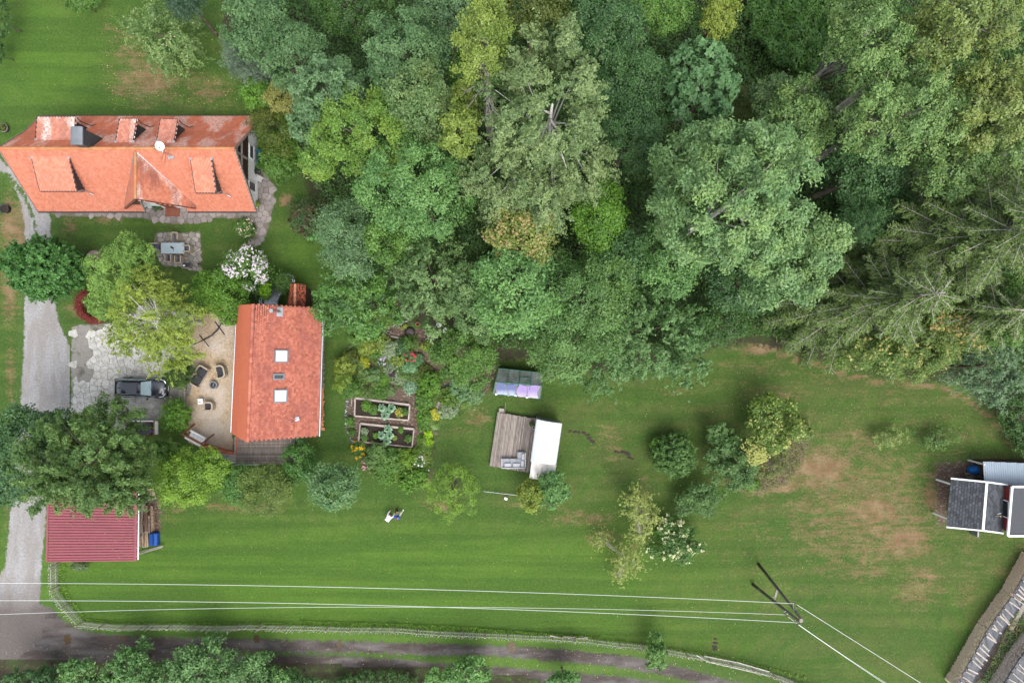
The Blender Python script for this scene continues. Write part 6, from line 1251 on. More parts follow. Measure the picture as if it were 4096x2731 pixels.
for s in pos:
    p, t = fpos(s); tl = rs.uniform(-.09, .09); nrm = Vector((-t.y, t.x, 0)); p = p + nrm * rs.uniform(-.03, .03)
    if s in sel: M = Matrix.Translation(p) @ Matrix.Rotation(tl, 4, nrm) @ Matrix.Rotation(rs.uniform(-.06, .06), 4, t); put_m('paling', pk[rs.randrange(4)], M, fe)
    else: top = p + Vector((tl * t.x, tl * t.y, 1.2 + rs.uniform(-.12, .1))) + nrm * rs.uniform(-.08, .08); rest.cyl(p, top, .034, .024, 5)
for m_ in pk: m_.materials.append(m_pick)
tag(rest.build('palings', m_pick, fe), kind='stuff')
s = .3
while s < L_[-1]: p, t = fpos(s); n = Vector((-t.y, t.x, 0)) * .08; b = MB(); b.cyl(p + n, p + n + Vector((rs.uniform(-.04, .04), 0, 1.25)), .06, .05, 8); b.build('post', m_post, fe); s += 2.05
for z in (.35, .95): b = MB(); b.tube([p + Vector((0, .03, z)) for p in FP], .025, 5); b.build('wire_rail', m_pick, fe)
gt = thing('garden_gate', 'narrow wooden gate with a diagonal brace in the paling fence', 'gate', R7(2110, 1205, 0))
for a, c in (((2068, 1203, .15), (2068, 1203, 1.25)), ((2155, 1207, .15), (2155, 1207, 1.25)), ((2068, 1203, 1.1), (2155, 1207, 1.1)), ((2068, 1203, .3), (2155, 1207, .3)), ((2068, 1203, 1.1), (2155, 1207, .3))): b = MB(); b.beam(R7(*a), R7(*c), .07, .06); b.build('rail', m_gwood, gt)
for a, c, lab in (((1960, 1195, 1.1), (2066, 1216, .1), 'left slanting strut beside the garden gate'), ((2160, 1216, .1), (2255, 1210, 1.1), 'right slanting strut beside the garden gate')): b = MB(); b.beam(R7(*a), R7(*c), .08, .08); tag(b.build('strut', m_post), lab, 'strut', 'struts of the gate')
for i, (a, c) in enumerate((((1210, 1355), (1480, 1408)), ((1480, 1408), (1720, 1478)), ((1150, 1350), (1240, 1400)), ((1240, 1400), (1720, 1510)))): b = MB(); b.tube([R8(*a, 1.25), R8(*c, 1.25)] if i < 2 else [R8(*a, .9), R8(*c, .6)], .045, 6); b.build('top_pole', m_pick, fe)

# ------------------------------------------------------------------ greenhouse
m_gfr = pm('green_frame', (.03, .12, .085), .5, var=.2)
def polycarb():
    t = NT('greenhouse_pane'); p = t.bsdf(t.mix(t.ramp(t.noise(1.3, None, 4, .7), [(.35, 0), (.7, 1)]), (.09, .11, .10), (.20, .22, .21)), .12, spec=.6); p.inputs['Alpha'].default_value = .8; return t.m
m_poly = polycarb()
gh = thing('greenhouse', 'low greenhouse with a green frame at the edge of the wood', 'greenhouse', R5(1710, 650, 0))
ze, zr = 1.7, 2.3; A, B_, C_, Dd, E_, F_ = R5(1512, 735, ze), R5(1884, 772, ze), R5(1896, 672, zr), R5(1532, 641, zr), R5(1900, 572, ze), R5(1556, 536, ze)
for a, b_, c_, d_ in ((A, B_, C_, Dd), (F_, E_, C_, Dd)):
    for i in range(4):
        b = MB(); f0, f1 = i / 4 + .008, (i + 1) / 4 - .008; b.slab([a.lerp(b_, f0), a.lerp(b_, f1), d_.lerp(c_, f1), d_.lerp(c_, f0)], .012); b.build('pane', m_poly, gh)
    for i in range(5): b = MB(); b.beam(a.lerp(b_, i / 4) + Vector((0, 0, .02)), d_.lerp(c_, i / 4) + Vector((0, 0, .02)), .045, .05); b.build('glazing_bar', m_gfr, gh)
    b = MB(); b.beam(a, b_, .06, .07); b.build('eave_bar', m_gfr, gh)
b = MB(); b.beam(Dd, C_, .07, .08); b.build('ridge_bar', m_gfr, gh)
b = MB(); p = lambda u, v: F_.lerp(E_, u).lerp(Dd.lerp(C_, u), v) + Vector((0, 0, .07)); b.slab([p(.52, .5), p(.74, .5), p(.74, .92), p(.52, .92)], .03); vt = b.build('roof_vent', m_poly, gh)
for a, c in (((.52, .5), (.74, .5)), ((.74, .5), (.74, .92)), ((.52, .92), (.74, .92)), ((.52, .5), (.52, .92))): b = MB(); b.beam(p(*a) + Vector((0, 0, .02)), p(*c) + Vector((0, 0, .02)), .05, .04); b.build('frame', m_gfr, vt)
for a, c in ((A, B_), (F_, E_), (A, F_), (B_, E_)):
    b = MB(); b.add([(a.x, a.y, .02), (c.x, c.y, .02), (c.x, c.y, ze), (a.x, a.y, ze)], [(0, 1, 2, 3)]); b.build('side_pane', m_poly, gh)
for q in (A, B_, E_, F_): b = MB(); b.beam((q.x, q.y, 0), q, .06, .06); b.build('post', m_gfr, gh)
def cloth(name, lab, u0, v0, u1, v1, c1, c2, seed):
    t = NT(name); g = t.n('ShaderNodeTexCoord'); s = t.n('ShaderNodeSeparateXYZ'); t.l(g.outputs['Generated'], s.inputs[0]); t.bsdf(t.mix(t.ramp(t.math('ADD', s.outputs[1], t.math('MULTIPLY', t.noise(1.2), .3)), [(.15, 1), (.65, 0)]), c2, c1), .8, nor=t.bump(t.noise(5), .4, .05))
    n = 14; b = MB(); V = []; rs = random.Random(seed)
    for j in range(n + 1):
        for i in range(n + 1):
            u, v = i / n, j / n; w = .06 * math.sin(u * PI) * (v - .5) * 2; uu = u0 + (u1 - u0) * (u + (.05 * math.sin(v * 6 + seed)) * (1 if u in (0, 1) else .3)); vv = v0 + (v1 - v0) * (v + .07 * math.sin(u * 7 + seed) * (v > .5) - .04 * abs(math.sin(u * 9)) * (v < .5))
            q = A.lerp(B_, uu).lerp(Dd.lerp(C_, uu), vv); V.append(q + Vector((0, 0, .055 + .02 * math.sin(u * 12 + v * 5) + rs.uniform(0, .006))))
    b.add(V, [(j * (n + 1) + i, j * (n + 1) + i + 1, (j + 1) * (n + 1) + i + 1, (j + 1) * (n + 1) + i) for j in range(n) for i in range(n)]); tag(b.build(name, t.m, smooth=True), lab, 'cloth')
cloth('shade_cloth', 'pale blue cloth fading to dark blue on the greenhouse roof', .04, .06, .47, .92, (.34, .38, .47), (.10, .12, .24), 1)
cloth('shade_cloth', 'lilac cloth fading to purple on the greenhouse roof', .50, .02, .94, .95, (.40, .36, .46), (.24, .18, .36), 2)
def tool(lab, a, c, kind):
    t = thing(kind, lab, 'garden tool', R5(*a, 2.2)); a, c = R5(*a, 2.32), R5(*c, 1.9); b = MB(); b.tube([a, c], .022, 6); b.build('handle', m_gwood, t); b = MB(); d = (c - a).normalized(); sd = Vector((-d.y, d.x, 0)); h = a if kind == 'shovel' else c
    if kind == 'rake' or kind == 'fork':
        b.beam(c - sd * .14, c + sd * .14, .04, .03)
        for i in range(4): b.beam(c + sd * (-.12 + .08 * i), c + sd * (-.12 + .08 * i) + d * .22 * (1 if kind == 'fork' else .3), .014, .014)
    else: b.beam(c - sd * .1, c + sd * .1, .16, .03)
    b.build('tool_head', m_zinc, t)
tool('broom lying across the left end of the pale blue cloth', (1545, 650), (1538, 738), 'broom'); tool('long hoe lying slanted over the pale blue cloth', (1600, 655), (1640, 745), 'rake'); tool('broom lying between the blue and the lilac cloth', (1697, 680), (1690, 748), 'broom')
tool('dark pole lying over the middle of the lilac cloth', (1783, 660), (1780, 762), 'broom'); tool('digging fork at the right end of the lilac cloth', (1862, 680), (1850, 725), 'fork')
# ------------------------------------------------------------------ square deck, sofa, site wagon
m_deckb = pm('deck_board_silver', (.33, .285, .255), .85, var=.6, scale=5, stretch=(3, .3, 1), objrand=.3, bump=.6)
d2 = thing('square_deck', 'weathered square timber deck beside the white site wagon', 'deck', R5(1670, 1110, 0)); z = .45
q = [R5(1549, 880, z), R5(1862, 930, z), R5(1803, 1352, z), R5(1486, 1300, z)]; n = 34; rs = random.Random(4)
for i in range(n):
    f0 = i / n; f1 = (i + 1) / n - .0045; o = Vector((0, 0, rs.uniform(-.006, .006))); e0, e1 = rs.uniform(-.01, .012), rs.uniform(-.01, .012)
    a0, a1, b0, b1 = q[0].lerp(q[1], f0), q[0].lerp(q[1], f1), q[3].lerp(q[2], f0), q[3].lerp(q[2], f1); a0, b0 = a0.lerp(b0, e0), b0.lerp(a0, e1); a1, b1 = a1.lerp(b1, e0), b1.lerp(a1, e1); dn = Vector((0, 0, -.04)); b = MB(); b.hexa([b0 + dn + o, b1 + dn + o, a1 + dn + o, a0 + dn + o, b0 + o, b1 + o, a1 + o, a0 + o])
    b.build('board', m_deckb, d2, (a0 + b1) / 2)
b = MB(); b.slab([p - Vector((0, 0, .06)) for p in q], .18); b.build('frame', m_dwood, d2)
sf = thing('corner_sofa', 'light grey L shaped corner sofa on the square deck', 'sofa', R5(1680, 1260, .5)); m_sfg = pm('grey_sofa_fabric', (.27, .285, .315), .9, var=.15, scale=8); m_sff = pm('grey_sofa_frame', (.36, .37, .39), .6, var=.1)
an = math.atan2((q[1] - q[0]).y, (q[1] - q[0]).x) * .35; M = Matrix.Rotation(an, 3, 'Z'); zb = .45
def sb(nm, x0, y0, x1, y1, z0, z1, m, bev=.0):
    a, c = R5(x0, y0, z1 + zb), R5(x1, y1, z1 + zb); b = MB(); w, h = abs(c.x - a.x), abs(c.y - a.y); b.prism(xf(rrect(w, h, .04), ((a.x + c.x) / 2, (a.y + c.y) / 2), 0), z0 + zb, z1 + zb, bev=bev); return b.build(nm, m, sf)
sb('frame', 1580, 1240, 1765, 1312, .0, .28, m_sff); sb('frame', 1704, 1190, 1765, 1238, .0, .28, m_sff); sb('backrest', 1580, 1312, 1765, 1320, .0, .62, m_sff); sb('armrest', 1578, 1242, 1588, 1312, .0, .5, m_sff); sb('backrest', 1762, 1196, 1770, 1312, .0, .62, m_sff)
for x0, y0, x1, y1 in ((1590, 1242, 1645, 1308), (1646, 1242, 1700, 1308), (1701, 1242, 1762, 1308), (1705, 1190, 1760, 1240)): sb('seat_cushion', x0, y0, x1, y1, .281, .42, m_sfg, .04)
for x0, y0, x1, y1 in ((1602, 1278, 1655, 1306), (1670, 1278, 1724, 1308), (1732, 1258, 1756, 1308), (1738, 1205, 1760, 1254)): sb('pillow', x0, y0, x1, y1, .43, .58, m_sff, .05)
wg = thing('site_wagon', 'site wagon with a curved white roof beside the square deck', 'wagon', R5(1930, 1110, 0)); m_wr = pm('white_roof_membrane', (.52, .55, .57), .55, var=.12, scale=.7, bump=.05, stretch=(1, .4, 1)); m_wall = pm('wagon_corrugated_wall', (.40, .44, .43), .6, var=.2)
zw = 2.9; A, B_, C_, Dd = R5(1810, 1264, zw), R5(1856, 935, zw), R5(2054, 968, zw - .1), R5(2006, 1290, zw - .1)
n = 14; b = MB(); V = []
for e0, e1 in ((A, Dd), (B_, C_)):
    for i in range(n + 1): f = i / n; p = e0.lerp(e1, f); V.append((p.x, p.y, p.z - .1 + .38 * math.sin(PI * f) ** .8))
b.add(V, [(i, i + 1, n + 2 + i, n + 1 + i) for i in range(n)]); b.build('roof', m_wr, wg, smooth=True)
for k in (.33, .66): b = MB(); b.tube([Vector(V[i]).lerp(Vector(V[n + 1 + i]), k) + Vector((0, 0, .012)) for i in range(n + 1)], .012, 4); b.build('roof_seam', m_white, wg)
for s0, s1 in ((A, B_), (C_, Dd)): b = MB(); b.beam(s0 + Vector((0, 0, -.1)), s1 + Vector((0, 0, -.1)), .06, .07); b.build('edge_trim', m_lead, wg)
ins = lambda p: p.lerp((A + C_) / 2, .06); c_ = [ins(x) for x in (A, Dd, C_, B_)]; G0 = [Vector((p.x, p.y, .5)) for p in c_]; G1_ = [Vector((p.x, p.y, zw - .15)) for p in c_]; b = MB(); b.hexa(G0 + G1_); b.build('wall', m_wall, wg)
nb = (B_ - C_).length
for i in range(16): p = B_.lerp(C_, (i + .5) / 16); b = MB(); b.box((p.x - .02, p.y + .015, 1.6), (.05, .06, 2.2)); b.build('wall_rib', m_zinc, wg)
for x, y in ((1840, 1200), (1860, 1010), (1990, 1215), (2010, 1030)): p = R5(x, y, .3); b = MB(); b.cyl((p.x - .08, p.y, .3), (p.x + .08, p.y, .3), .3, n=12); b.build('wheel', m_black, wg)
b = MB(); b.slab([R5(1798, 1396, 2.3), R5(1986, 1420, 2.3), R5(2012, 1292, 2.5), R5(1816, 1262, 2.5)], .05); m_por = pm('stained_porch_sheet', (.62, .60, .58), .6, var=.6, scale=.9, stretch=(2.5, .5, 1), c2=(.26, .24, .22)); b.build('porch_roof', m_por, wg)
for x, y in ((1805, 1388), (1978, 1412)): p = R5(x, y, 2.2); b = MB(); b.box((p.x, p.y + .1, 1.1), (.08, .08, 2.2)); b.build('porch_post', m_dwood, wg)
pot('black plastic pot at the corner between the deck and the wagon', R5(1847, 910, .3), .16, .3, m_black); pot('small red leaved plant pot on the deck by the wagon', R5(1815, 970, .6), .12, .65, m_gwood, (.2, .15, OLIVE)); pot('white ringed pot on the deck by the wagon', R5(1832, 1000, .6), .13, .65, m_white)
sp = thing('deck_step', 'grey step box at the upper left corner of the square deck', 'step', R5(1580, 865, 0)); b = MB(); p = R5(1579, 866, .3); b.box((p.x, p.y, .15), (.46, .4, .3), -.1); b.build('box', m_gwood, sp); b = MB(); b.beam(R5(1604, 890, .35), R5(1612, 800, .3), .05, .04); b.build('board', m_gwood, sp)
# ------------------------------------------------------------------ vegetable beds and garden plants
m_sleeper = pm('garden_sleeper', (.40, .345, .30), .85, var=.45, scale=2.5, stretch=(.6, 2, 1), objrand=.15)
def bed(lab, cs, seed):
    t = thing('raised_bed', lab, 'raised bed', R5(*cs[0], 0), 'raised vegetable beds'); q = [R5(x, y, .35) for x, y in cs]; w = .17
    for i in range(4): a, c = q[i], q[(i + 1) % 4]; b = MB(); b.beam(a - Vector((0, 0, .17)), c - Vector((0, 0, .17)), w * (1.1 if i == 0 else .7), .34); b.build('plank', m_sleeper, t)
    b = MB(); b.slab([p - Vector((0, 0, .1)) for p in q], .2); b.build('soil', m_wsoil, t); return q
bed('upper raised bed framed with old timber, full of greens', ((432, 768), (860, 822), (850, 942), (427, 908)), 1); bed('lower raised bed framed with old timber, half empty', ((472, 968), (893, 1012), (878, 1152), (459, 1108)), 2)
def plant(lab, c, r, h, cols, leaf=.07, style='broad', n=1.0, flowers=None, name='garden_plant', cat='plant', f=RA, z0=0.0, asp=.55, rr=.3):
    TREESEED[0] += 1; rg = np.random.default_rng(TREESEED[0]); R_ = (r * S / 1.92 if f in (RA, RB) else r * S / 1.96) * (1.22 if z0 == 0 else 1.05); C = f(c[0], c[1], z0 + h * .5); t = thing(name, lab, cat, (C.x, C.y, z0))
    V, Q, tn, cc = crown_mesh(C, (R_, R_, h * .55), style, rg, n, .3, leaf, asp, -.4, rr, 5); raw_mesh('leaves', V, Q, leafmat(*cols), t, tone=tn)
    if flowers: flower(t, cc, C, (R_, R_, h * .55), rg, *flowers)
    return t
KALE = ((.09, .17, .145), (.24, .37, .33)); SAGE = ((.10, .15, .11), (.26, .33, .27))
def kale(lab, c, r, f=R5, z=.36):
    C = f(c[0], c[1], z + .2); R_ = r * S / 1.96; t = thing('kale', lab, 'vegetable', (C.x, C.y, z)); rg = np.random.default_rng(int(c[0])); m = leafmat(*KALE)
    for i in range(16):   # broad leaves in a rosette
        a = i * 2.4; l = R_ * (.35 + .65 * (i / 16) ** .6); e = Vector((math.cos(a), math.sin(a), 0)); s = Vector((-e.y, e.x, 0)); h = .42 - .28 * i / 16; w = R_ * .3; b = MB(); c0 = Vector((C.x, C.y, z + .08)) + e * l * .15
        b.add([c0, c0 + e * l * .4 - s * w + Vector((0, 0, h)), c0 + e * l * .9 - s * w * .7 + Vector((0, 0, h * .8)), c0 + e * l * 1.05 + Vector((0, 0, h * .6)), c0 + e * l * .9 + s * w * .7 + Vector((0, 0, h * .8)), c0 + e * l * .4 + s * w + Vector((0, 0, h)), c0 + e * l * .6 + Vector((0, 0, h * .8))], [(0, 6, 1), (1, 6, 2), (2, 6, 3), (3, 6, 4), (4, 6, 5), (5, 6, 0)])
        o = b.build('leaf', m, t); o.data.attributes.new('tone', 'FLOAT', 'FACE').data.foreach_set('value', [float(rg.random())] * 6)
for i, (x, y) in enumerate(((645, 845), (690, 870), (720, 845), (665, 905))): kale(('left', 'lower right', 'upper right', 'lowest')[i] + ' blue-green cabbage of the four in the upper raised bed', (x, y), 34)
for i, (x, y) in enumerate(((690, 1010), (705, 1060), (640, 1060), (680, 1105))): kale(('topmost', 'right', 'left', 'lowest')[i] + ' blue-green cabbage of the four in the lower raised bed', (x, y), 34)
PL = plant; V_ = 'vegetable'
PL('bushy potato greens in the left half of the upper raised bed', (520, 835), 40, .4, FRESH, .06, f=R5, z0=.35, cat=V_); PL('second clump of greens beside the cabbages in the upper raised bed', (570, 860), 36, .4, MID, .06, f=R5, z0=.35, cat=V_)
PL('yellowing flowers at the right end of the upper raised bed', (780, 880), 32, .35, ((.1, .13, .03), (.25, .28, .08)), .05, f=R5, z0=.35, n=.6, flowers=((.75, .50, .06), 14, .09)); PL('leafy greens in the right corner of the upper raised bed', (822, 880), 28, .35, MID, .06, f=R5, z0=.35, cat=V_)
PL('grey-green herb column at the left end of the lower raised bed', (505, 1030), 26, .4, SAGE, .05, f=R5, z0=.35); PL('pea greens below it in the lower raised bed', (505, 1080), 24, .4, MID, .05, f=R5, z0=.35, cat=V_); PL('small lettuce left of the cabbages in the lower raised bed', (595, 1060), 20, .25, FRESH, .06, f=R5, z0=.35, cat=V_)
PL('thin seedlings in the middle of the lower raised bed', (745, 1080), 14, .15, YEL, .05, f=R5, z0=.35, n=.4, cat=V_); PL('leek greens at the right end of the lower raised bed', (850, 1080), 28, .4, MID, .08, f=R5, z0=.35, asp=.25, cat=V_); PL('fine weeds at the upper edge of the lower raised bed', (790, 1020), 22, .2, FRESH, .04, f=R5, z0=.35, n=.4)
for a in [  # label, centre (RA), radius, height, colours, leaf
 ('tall yellow-green shrub rose at the left border of the garden', (70, 400), 62, 1.6, YEL, .07), ('pink flowered rose arching out at the left border', (60, 520), 58, 1.5, ((.06, .11, .015), (.18, .26, .045)), .07),
 ('green shrub above the left end of the raised beds', (120, 570), 66, 1.3, MID, .06), ('mixed shrub at the upper left of the garden under the walnut', (170, 160), 62, 1.6, MID, .07), ('yellow-leaved shrub below the walnut', (245, 240), 50, 1.2, YEL, .06),
 ('golden yellow flowering clump at the left of the garden', (225, 365), 30, .6, ((.16, .2, .02), (.42, .42, .03)), .05), ('dull green bush left of the golden clump', (130, 330), 52, 1.1, OLIVE, .06), ('grey-green shrub in the middle of the left beds', (290, 460), 50, .9, GREY, .06),
 ('fresh green lawn-like cushion in the left beds', (370, 500), 48, .25, FRESH, .05), ('dark purple leaved plant above the upper raised bed', (235, 580), 30, .5, ((.035, .012, .03), (.10, .04, .075)), .06), ('low herbs right of the dark purple plant', (350, 600), 48, .5, MID, .06), ('bluish herb border along the garden path', (430, 585), 36, .5, GREY, .05),
 ('round yellow-green bush in the upper middle of the garden', (355, 215), 54, 1.0, LIME, .06), ('blue-grey bush right of the round yellow-green one', (430, 265), 56, 1.0, SAGE, .07), ('dark green bush behind the red flower', (520, 250), 52, 1.0, DEEP, .07), ('tall green herb below the old planks', (560, 215), 40, 1.0, MID, .06),
 ('light green round shrub in the centre of the garden', (492, 345), 36, .8, LIME, .05), ('squash plant with broad teal leaves', (620, 350), 48, .5, TEAL, .13), ('lower squash plant with pale teal leaves', (575, 420), 44, .45, ((.08, .17, .11), (.20, .36, .25)), .13), ('dark leafed clump right of the squash', (680, 430), 46, .6, OLIVE, .06),
 ('silvery flowering cushion in the centre bed', (495, 480), 44, .5, SAGE, .04), ('blue-green spurge clump at the lower tip of the centre bed', (580, 555), 40, .5, KALE, .07), ('bright green round bush at the lower right of the centre bed', (735, 520), 76, 1.2, FRESH, .08), ('yellow grass tuft left of the apple tree', (690, 240), 34, .6, YEL, .07),
 ('dark weeds between the white tables and the apple tree', (800, 235), 42, .5, DARK, .06), ('pale herb clump right of the path', (420, 410), 38, .5, SAGE, .05), ('deep purple flowering clump in the centre bed', (440, 445), 24, .5, ((.03, .015, .04), (.11, .05, .12)), .05), ('green fringe left of the flower bed path', (330, 300), 42, .6, MID, .05),
 ('grey-green sage mound on the lawn side of the garden', (880, 730), 66, .8, SAGE, .07), ('ferny dark clump above the sage mound', (885, 640), 62, .9, ((.04, .09, .015), (.12, .2, .035)), .09), ('blue-green spreading shrub below the apple tree', (960, 575), 66, 1.0, ((.05, .12, .06), (.15, .26, .16)), .07), ('pale leaved shrub with hoops at the garden corner', (1075, 610), 62, .9, ((.06, .12, .06), (.17, .27, .16)), .07),
 ('ferny plume beside the mulched path', (690, 660), 56, .8, MID, .09), ('yellow lily leaves beside the log slice', (770, 760), 40, .5, ((.2, .22, .03), (.45, .42, .06)), .08), ('round hosta with pale edges at the lawn border', (765, 840), 28, .35, ((.12, .2, .1), (.3, .42, .25)), .07), ('green clump left of the yellow lily', (690, 790), 48, .5, FRESH, .07), ('hosta clump above the lower border', (690, 850), 40, .4, MID, .09)]:
    PL(*a)
for a in [('golden round cushion, upper of the pair at the lawn border', (720, 70), 27, .5, ((.12, .25, .005), (.32, .5, .02)), .06), ('golden round cushion, lower of the pair at the lawn border', (712, 128), 30, .5, ((.11, .24, .005), (.30, .48, .02)), .06), ('creeping green mat between the raised bed and the golden cushions', (670, 115), 32, .15, FRESH, .04), ('olive herb cushion below the golden cushions', (712, 190), 40, .5, OLIVE, .05),
          ('pink and yellow leaved bush lower in the border', (700, 245), 38, .6, LIME, .06), ('dark currant bush in the lower garden', (430, 260), 84, 1.4, MID, .08), ('apple bush at the lower left of the garden', (320, 230), 76, 1.6, ((.045, .10, .03), (.13, .22, .08)), .07), ('raspberry row in the lower garden', (540, 250), 66, 1.3, ((.05, .11, .012), (.14, .24, .03)), .07),
          ('bushy currant at the lower edge of the garden', (370, 350), 62, 1.2, MID, .07), ('lemon balm carpet at the lower tip of the garden', (560, 430), 62, .7, FRESH, .07), ('second lemon balm clump towards the lawn', (640, 400), 56, .7, FRESH, .07), ('low green edging at the bottom of the garden', (410, 405), 40, .4, FRESH, .06),
          ('leafy green row left of the raised beds', (115, -25), 26, .7, MID, .06), ('thin green row at the left of the lower raised bed', (130, 60), 22, .5, MID, .06)]: PL(a[0], a[1], a[2], a[3], a[4], a[5], f=RB)
PL('yellow day lilies at the left tip of the lower garden', (190, 185), 46, .7, MID, .1, f=RB, asp=.25, flowers=((.85, .50, .01), 16, .16)); PL('pink flowering clump below the day lilies', (245, 290), 38, .5, ((.08, .08, .05), (.2, .18, .12)), .05, f=RB, flowers=((.60, .30, .38), 34, .12)); PL('white flowering clump beside the lower mulch path', (655, 280), 34, .6, MID, .05, f=RB, flowers=((.8, .8, .78), 30, .1))
PL('lilac petunias in the centre of the garden', (365, 355), 26, .5, DEEP, .05, flowers=((.62, .45, .68), 22, .12)); PL('red flowering plant in the middle of the garden', (575, 308), 30, .8, DEEP, .06, flowers=((.60, .05, .09), 16, .12)); PL('white flowered herb right of the petunias', (490, 430), 30, .5, MID, .04, flowers=((.75, .75, .7), 10, .07)); PL('orange squash flower clump', (650, 440), 22, .35, TEAL, .09, flowers=((.85, .45, .02), 5, .12))
pot('dark round pot, left of the two near the slate edging', RA(410, 134, .3), .17, .3, m_gwood); pot('dark round pot, right of the two near the slate edging', RA(440, 126, .3), .13, .26, m_gwood); pot('terracotta jar at the top of the garden', RA(635, 70, .4), .2, .42); pot('lime green leafed pot beside the ash heap', RA(541, 84, .3), .16, .26, None, (.17, .12, YEL)); pot('smaller green leafed pot beside the ash heap', RA(516, 102, .3), .14, .24, m_gwood, (.12, .1, YEL))
for c, r, lab in ((RA(798, 76, .7), .22, 'smaller round white garden table at the upper edge of the garden'), (RA(854, 120, .72), .31, 'larger round white garden table at the upper edge of the garden')):
    t = thing('round_table', lab, 'table', (c.x, c.y, 0), 'white round garden tables'); b = MB(); b.cyl((c.x, c.y, .69), (c.x, c.y, .72), r, n=24); b.build('tabletop', m_white, t); b = MB(); b.cyl((c.x, c.y, 0), (c.x, c.y, .69), .035, n=8); b.build('pedestal', m_white, t); b = MB(); b.cyl((c.x, c.y, .0), (c.x, c.y, .03), r * .6, n=14); b.build('base', m_white, t)
c = RA(342, 131, .3); b = MB(); b.sphere((c.x, c.y, .35), .11, 10, 8); tag(b.build('garden_ball', m_white, smooth=True), 'white ball on a stake at the upper left of the garden', 'ornament')
c = RB(720, 345, .3); b = MB(); b.sphere((c.x, c.y, .3), .11, 12, 8); tag(b.build('garden_ball', m_zinc, smooth=True), 'silver garden ball near the sparse willow', 'ornament')
for lab, a, c, w in (('longer old plank, right of the pair at the garden top', (782, 118), (666, 214), .14), ('shorter old plank, left of the pair at the garden top', (762, 124), (712, 158), .12), ('grey plank edging below the ash heap', (428, 162), (560, 190), .13), ('short slanting edging plank in the upper garden', (578, 238), (605, 292), .12), ('short edging plank left of the squash', (500, 392), (540, 432), .1), ('thin plank left of the upper raised bed', (130, 632), (128, 700), .09)): b = MB(); b.beam(RA(*a, .12), RA(*c, .12), w, .1); tag(b.build('plank', m_gwood), lab, 'plank')
c = RA(800, 690, .3); ls = thing('log_slice', 'striped weathered log end beside the sage mound', 'log', (c.x, c.y, 0)); b = MB(); b.cyl((c.x - .18, c.y - .28, .18), (c.x + .05, c.y + .28, .18), .22, n=14); b.build('trunk', m_gwood2, ls)
b = MB(); c = RA(575, 128); b.cyl((c.x, c.y, 0), (c.x, c.y, .16), .55, .12, n=16); o = b.build('ash_heap', pm('ash', (.10, .085, .08), .95, var=.5, scale=8), smooth=True); tag(o, 'low grey ash heap in the upper garden', 'heap')
hz_ = thing('garden_hose', 'thin green garden hose looped beside the apple tree', 'hose', RA(860, 545, 0)); b = MB(); b.tube([RA(*p, .1) for p in ((785, 578), (820, 560), (870, 540), (910, 524), (870, 532), (815, 550), (800, 570))], .02, 5); b.build('hose', m_gfr, hz_)
undergrowth('garden_ground_cover', [RA(*q) for q in [(60,330),(150,200),(300,150),(420,190),(640,150),(650,260),(560,300),(650,420),(830,430),(860,500),(800,560),(700,580),(560,540),(500,570),(420,500),(330,400),(250,330),(300,450),(460,600),(300,640),(150,620),(60,560),(30,430)]], 16000, lambda x, y: .04 + .75 * vnoise(x * 1.6, y * 1.6, 8) ** 1.5, ((0.040, .085, .022), (.125, .20, .06), (.08, .11, .03), .3, .6), .06, 60, 2.5)
undergrowth('garden_ground_cover', [RB(*q) for q in [(180,190),(300,150),(480,170),(600,190),(640,120),(760,30),(760,330),(700,420),(560,480),(480,440),(350,410),(240,340)]], 9000, lambda x, y: .04 + .7 * vnoise(x * 1.6, y * 1.6, 8) ** 1.5, ((0.045, .095, .02), (.13, .22, .055), (.09, .13, .03), .3, .6), .06, 61, 2.5)
undergrowth('garden_ground_cover', [RA(*q) for q in [(640,620),(780,580),(900,540),(1090,560),(1150,640),(1060,700),(960,780),(830,790),(800,880),(660,890),(640,760)]], 9000, lambda x, y: .04 + .6 * vnoise(x * 1.6, y * 1.6, 8) ** 1.5, ((0.045, .095, .02), (.13, .22, .065), (.09, .13, .03), .3, .6), .06, 62, 2.5)
# slate and pebble edging round the garden
ed = thing('stone_edging', 'uneven edging of slates and white pebbles along the left side of the garden', 'edging', RA(95, 700, 0)); rs = random.Random(6); ep = [RA(560, 45), RA(500, 70), RA(430, 105)], [RA(140, 225), RA(100, 265), RA(70, 330)], [RA(100, 640), RA(88, 760), RA(90, 880), RB(100, 40), RB(125, 100), RB(160, 150)]
m_wst = pm('pale_pebble', (.62, .60, .56), .8, var=.3)
for pl in ep:
    for a, c in zip(pl[:-1], pl[1:]):
        for k in range(int((c - a).length / .16)): p = a.lerp(c, k * .16 / (c - a).length) + Vector((rs.uniform(-.05, .05), rs.uniform(-.05, .05), .08)); b = MB(); b.box(p, (.22, .05, rs.uniform(.12, .26)), rs.uniform(-.5, .9)); b.build('slate', m_lead if rs.random() < .75 else m_wst, ed)
